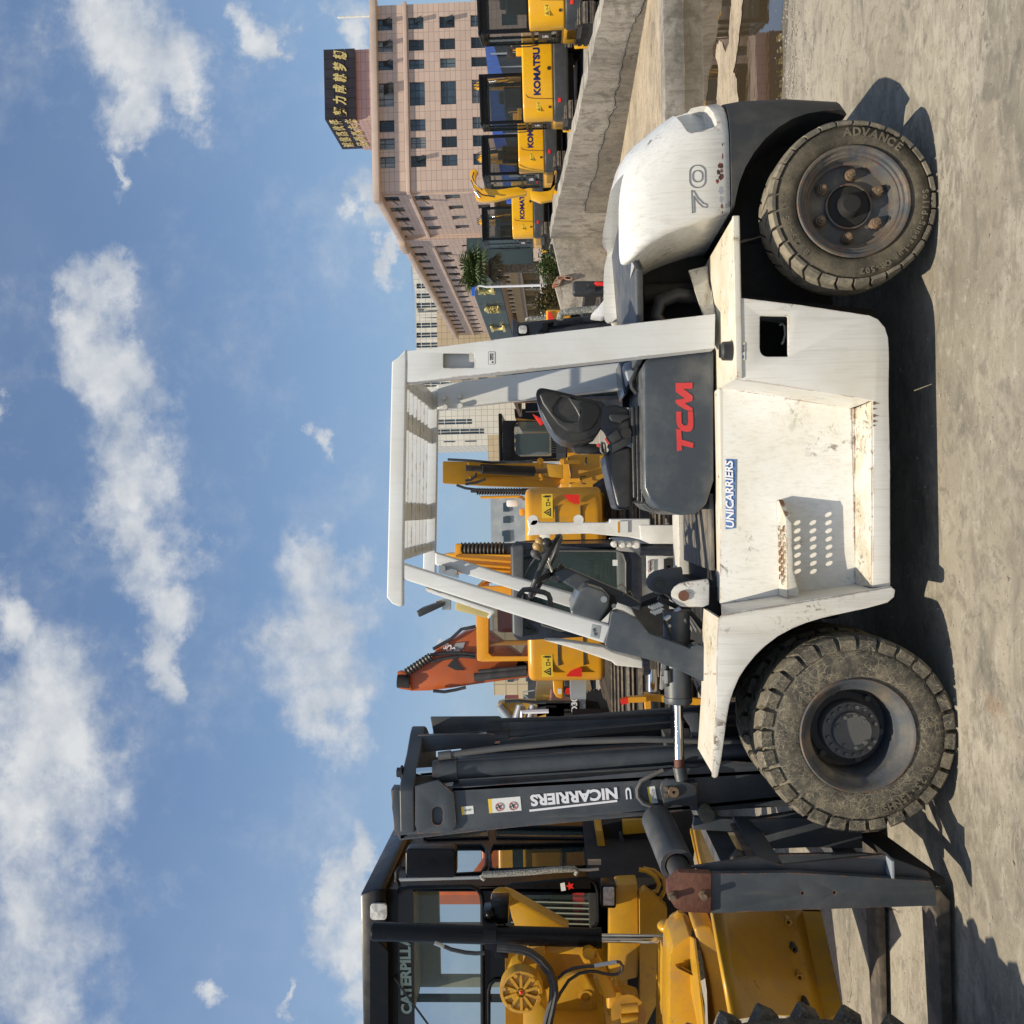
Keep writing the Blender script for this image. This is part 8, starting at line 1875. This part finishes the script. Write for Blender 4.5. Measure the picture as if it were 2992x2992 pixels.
# swivel plate with its hole
hc = w('M', 360, 1680, 6.85)
pltx = ws('M', 6.85, [(90, 1560), (180, 1480), (330, 1440), (440, 1610), (450, 1740), (470, 1800), (400, 2300), (-200, 2300), (-100, 1700)])
MB().xz(pltx, 6.9, [[hc+Vector((0.034*math.cos(t), 0, 0.034*math.sin(t))) for t in [i*math.pi/8 for i in range(16)]]]).build('swivel_plate', M['cat'], gr, bevel=0.004)
MB().lathe([(0.036, 0), (0.052, 0), (0.052, 0.01), (0.036, 0.01)], hc+Vector((0, -0.008, 0)), (0, 1, 0), 24, closed=True).build('hole_ring', M['cat'], gr)
MB().xz(ws('M', 6.6, [(555, 1640), (640, 1560), (720, 1640), (860, 1680), (880, 1900), (700, 1950), (560, 1850)]), 6.75).build('lower_casting', M['cat'], gr, bevel=0.03, seg=3)
MB().cyl(w('M', 760, 1840, 6.45), w('M', 760, 1840, 6.65), 0.12, n=20).cyl(w('M', 690, 1790, 6.4), w('M', 850, 1775, 6.4), 0.03, n=12).cyl(w('M', 690, 1880, 6.4), w('M', 850, 1880, 6.4), 0.03, n=12).build('lower_joint', M['cat'], gr, smooth=60)
MB().xz(ws('M', 6.55, [(430, 1500), (520, 1490), (600, 1590), (660, 1640), (560, 1700), (480, 1640)]), 6.65).build('link_arm', M['cat'], gr, bevel=0.01)
# hoses
for pts_, r_ in (([(880, 1490), (950, 1497), (1010, 1500), (1070, 1518), (1130, 1560), (1180, 1620), (1208, 1690), (1215, 1760), (1195, 1860), (1165, 2000)], 0.021),
                 ([(880, 1505), (960, 1512), (1020, 1518), (1080, 1545), (1130, 1590), (1175, 1650), (1195, 1720), (1190, 1800), (1170, 1870), (1140, 2000)], 0.019),
                 ([(580, 1490), (620, 1508), (700, 1525), (760, 1530), (810, 1528)], 0.014)):
    MB().tube(ws('I', 6.2, pts_), r_, 8).build('hydraulic_hose', M['plastic'], gr)
MB().cyl(w('I', 525, 1470, 6.3), w('I', 600, 1500, 6.3), 0.014, n=8).build('hose_fitting', M['zinc'], gr)
for pts_ in ([(100, 1500), (150, 1450), (250, 1405), (350, 1392), (440, 1388)], [(640, 1345), (680, 1350), (705, 1385), (700, 1430), (660, 1462), (600, 1468), (520, 1455), (460, 1438), (400, 1436), (300, 1455), (200, 1520), (120, 1640), (60, 1760)]):
    MB().tube(ws('M', 6.35, pts_), 0.011, 8).build('small_hose', M['plastic'], gr)
MB().cyl(w('M', 440, 1385, 6.35), w('M', 650, 1348, 6.35), 0.014, n=8).build('hose_fitting', M['zinc'], gr)
MB().box(w('M', 420, 1410, 6.37), (0.05, 0.04, 0.08)).build('hose_clamp', M['cat'], gr)
# mouldboard: curved plate standing askew, with cutting edge; forward tilt added to shade its face
top_ = [w('M', 1380, 105, 6.5), w('M', 1420, 330, 5.9), w('H', 320, 985, 4.85), w('H', 360, 1200, 4.6), w('H', 430, 1578, 4.3)]
bot_ = [w('K', 1740, 1380, 7.1), w('M', 1850, 330, 6.5), w('H', 782, 985, 5.4), w('H', 835, 1250, 5.15), w('H', 905, 1578, 4.9)]
mb = MB(); rings = []
for a, b in zip(top_, bot_):
    rg = []
    for i in range(9):
        f = i/8; bulge = math.sin(f*math.pi)*0.10
        rg.append(a.lerp(b, f)+Vector((0.02, 0.05*math.sin(f*math.pi), 0)))
    rings.append(rg)
for a, b in zip(rings, rings[1:]):
    for i in range(8): mb.quad(a[i], b[i], b[i+1], a[i+1])
bmesh.ops.remove_doubles(mb.bm, verts=mb.bm.verts[:], dist=0.0005)
mbo = mb.build('mouldboard', M['cat'], gr, smooth=60)
sol = mbo.modifiers.new('thick', 'SOLIDIFY'); sol.thickness = 0.022; sol.offset = 1
mb = MB()
for a, b in zip(bot_, bot_[1:]): mb.extr([a+Vector((0, -.02, .02)), b+Vector((0, -.02, .02)), b+Vector((0, -.03, -.10)), a+Vector((0, -.03, -.10))], (0, 0.02, 0))
mb.build('cutting_edge', M['cat'], gr)
MB().bar(w('K', 1380, 1435, 6.88), w('K', 1465, 1790, 6.25), 0.03, 0.06).build('board_top_edge', M['cat'], gr)
p0, p1 = w('G', 455, 1365, 6.8), w('G', 590, 1580, 6.0)
MB().extr([p0, p1, p1+Vector((0, 0, -.09)), p0+Vector((0, 0, -.12))], (0, 0.03, 0)).build('bolted_edge', M['track'], gr)
for i_, (a, b) in enumerate(((685, 1063), (710, 1182), (736, 1305), (762, 1435))):
    t5 = ((0, 0.36), (0, 0.9), (1, 0.37), (1, 0.78))[i_]; v = bot_[2+t5[0]].lerp(bot_[3+t5[0]], t5[1]).lerp(top_[2+t5[0]].lerp(top_[3+t5[0]], t5[1]), 0.20)+Vector((0.02, 0.015, 0)); MB().lathe([(0.010, 0), (0.022, 0), (0.022, 0.05), (0.010, 0.05)], v+Vector((0, -0.012, 0)), (0, 1, 0), 14, closed=True).build('edge_bolt', M['cat'] if b in (1063, 1305) else M['ink'], gr)
# near front wheel of the grader, mostly outside the picture
tw = sub('front_wheel', gr)
TX, TY, TR = -2.03, 3.20, 0.72
MB().lathe([(0.32, -.16), (.55, -.20), (.66, -.17), (.69, 0), (.66, .17), (.55, .20), (.32, .16)], (TX-0.2, TY, TR), (1, 0, 0), 56, closed=True).build('tyre', M['rubber'], tw)
mb = MB()
for sd_ in (-1, 1):
    for i in range(26):
        a_ = 2*math.pi*(i+0.5*(sd_ > 0))/26
        rot = Matrix.Rotation(-a_, 3, 'X')
        c = Vector((TX-0.2+sd_*0.095, TY, TR))+rot @ Vector((0, 0, 0.69))
        mb.box(c, (0.22, 0.085, 0.07), rot @ Matrix.Rotation(sd_*0.5, 3, 'Z'))
mb.build('tread', M['rubber'], tw, bevel=0.008, seg=1)
MB().cyl((TX-0.30, TY, TR), (TX-0.1, TY, TR), 0.33, n=28).build('rim', M['cat'], tw)
MB().box((-3.3, TY, TR), (2.2, 0.3, 0.3)).build('front_axle', M['cat'], gr)
wx = MB().lathe([(0.32, -.16), (.55, -.20), (.66, -.17), (.69, 0), (.66, .17), (.55, .20), (.32, .16)], (-4.6, TY, TR), (1, 0, 0), 40, closed=True).build('tyre', M['rubber'], gr)
MB().box((-3.85, 5.0, 1.62), (0.50, 4.8, 0.50)).box((-3.6, 3.1, 1.2), (0.5, 0.5, 1.1)).build('front_beam', M['cat'], gr, bevel=0.02)

# orange machines standing behind the grader, seen through its glass
og = thing('orange_wheel_digger', (-5.2, 16, 0), 'orange wheeled digger seen through the grader windows', 'excavator')
MB().box((-5.6, 17, 2.3), (3.2, 2.6, 1.4)).build('body', M['orange'], og, bevel=0.08, seg=3)
MB().bar((-6.2, 15.4, 1.6), (-6.2, 15.4, 3.8), 0.22, 0.3).bar((-6.2, 15.4, 3.2), (-5.2, 15.6, 2.4), 0.2, 0.26).build('boom', M['orange'], og, bevel=0.02)
text('lettering', 'DOOSAN', M['wlet'], og, (-6.9, 15.66, 2.2), (1, 0, 0), (0, 0, 1), 1.9, 0.34, 0.04, 0, 0.01)
MB().box((-5.4, 17, 1.0), (3.2, 2.4, 0.8)).build('chassis', M['under'], og)
for x in (-6.6, -4.4): MB().cyl((x, 15.6, 0.6), (x, 16.0, 0.6), 0.6, n=28).build('wheel', M['rubber'], og)
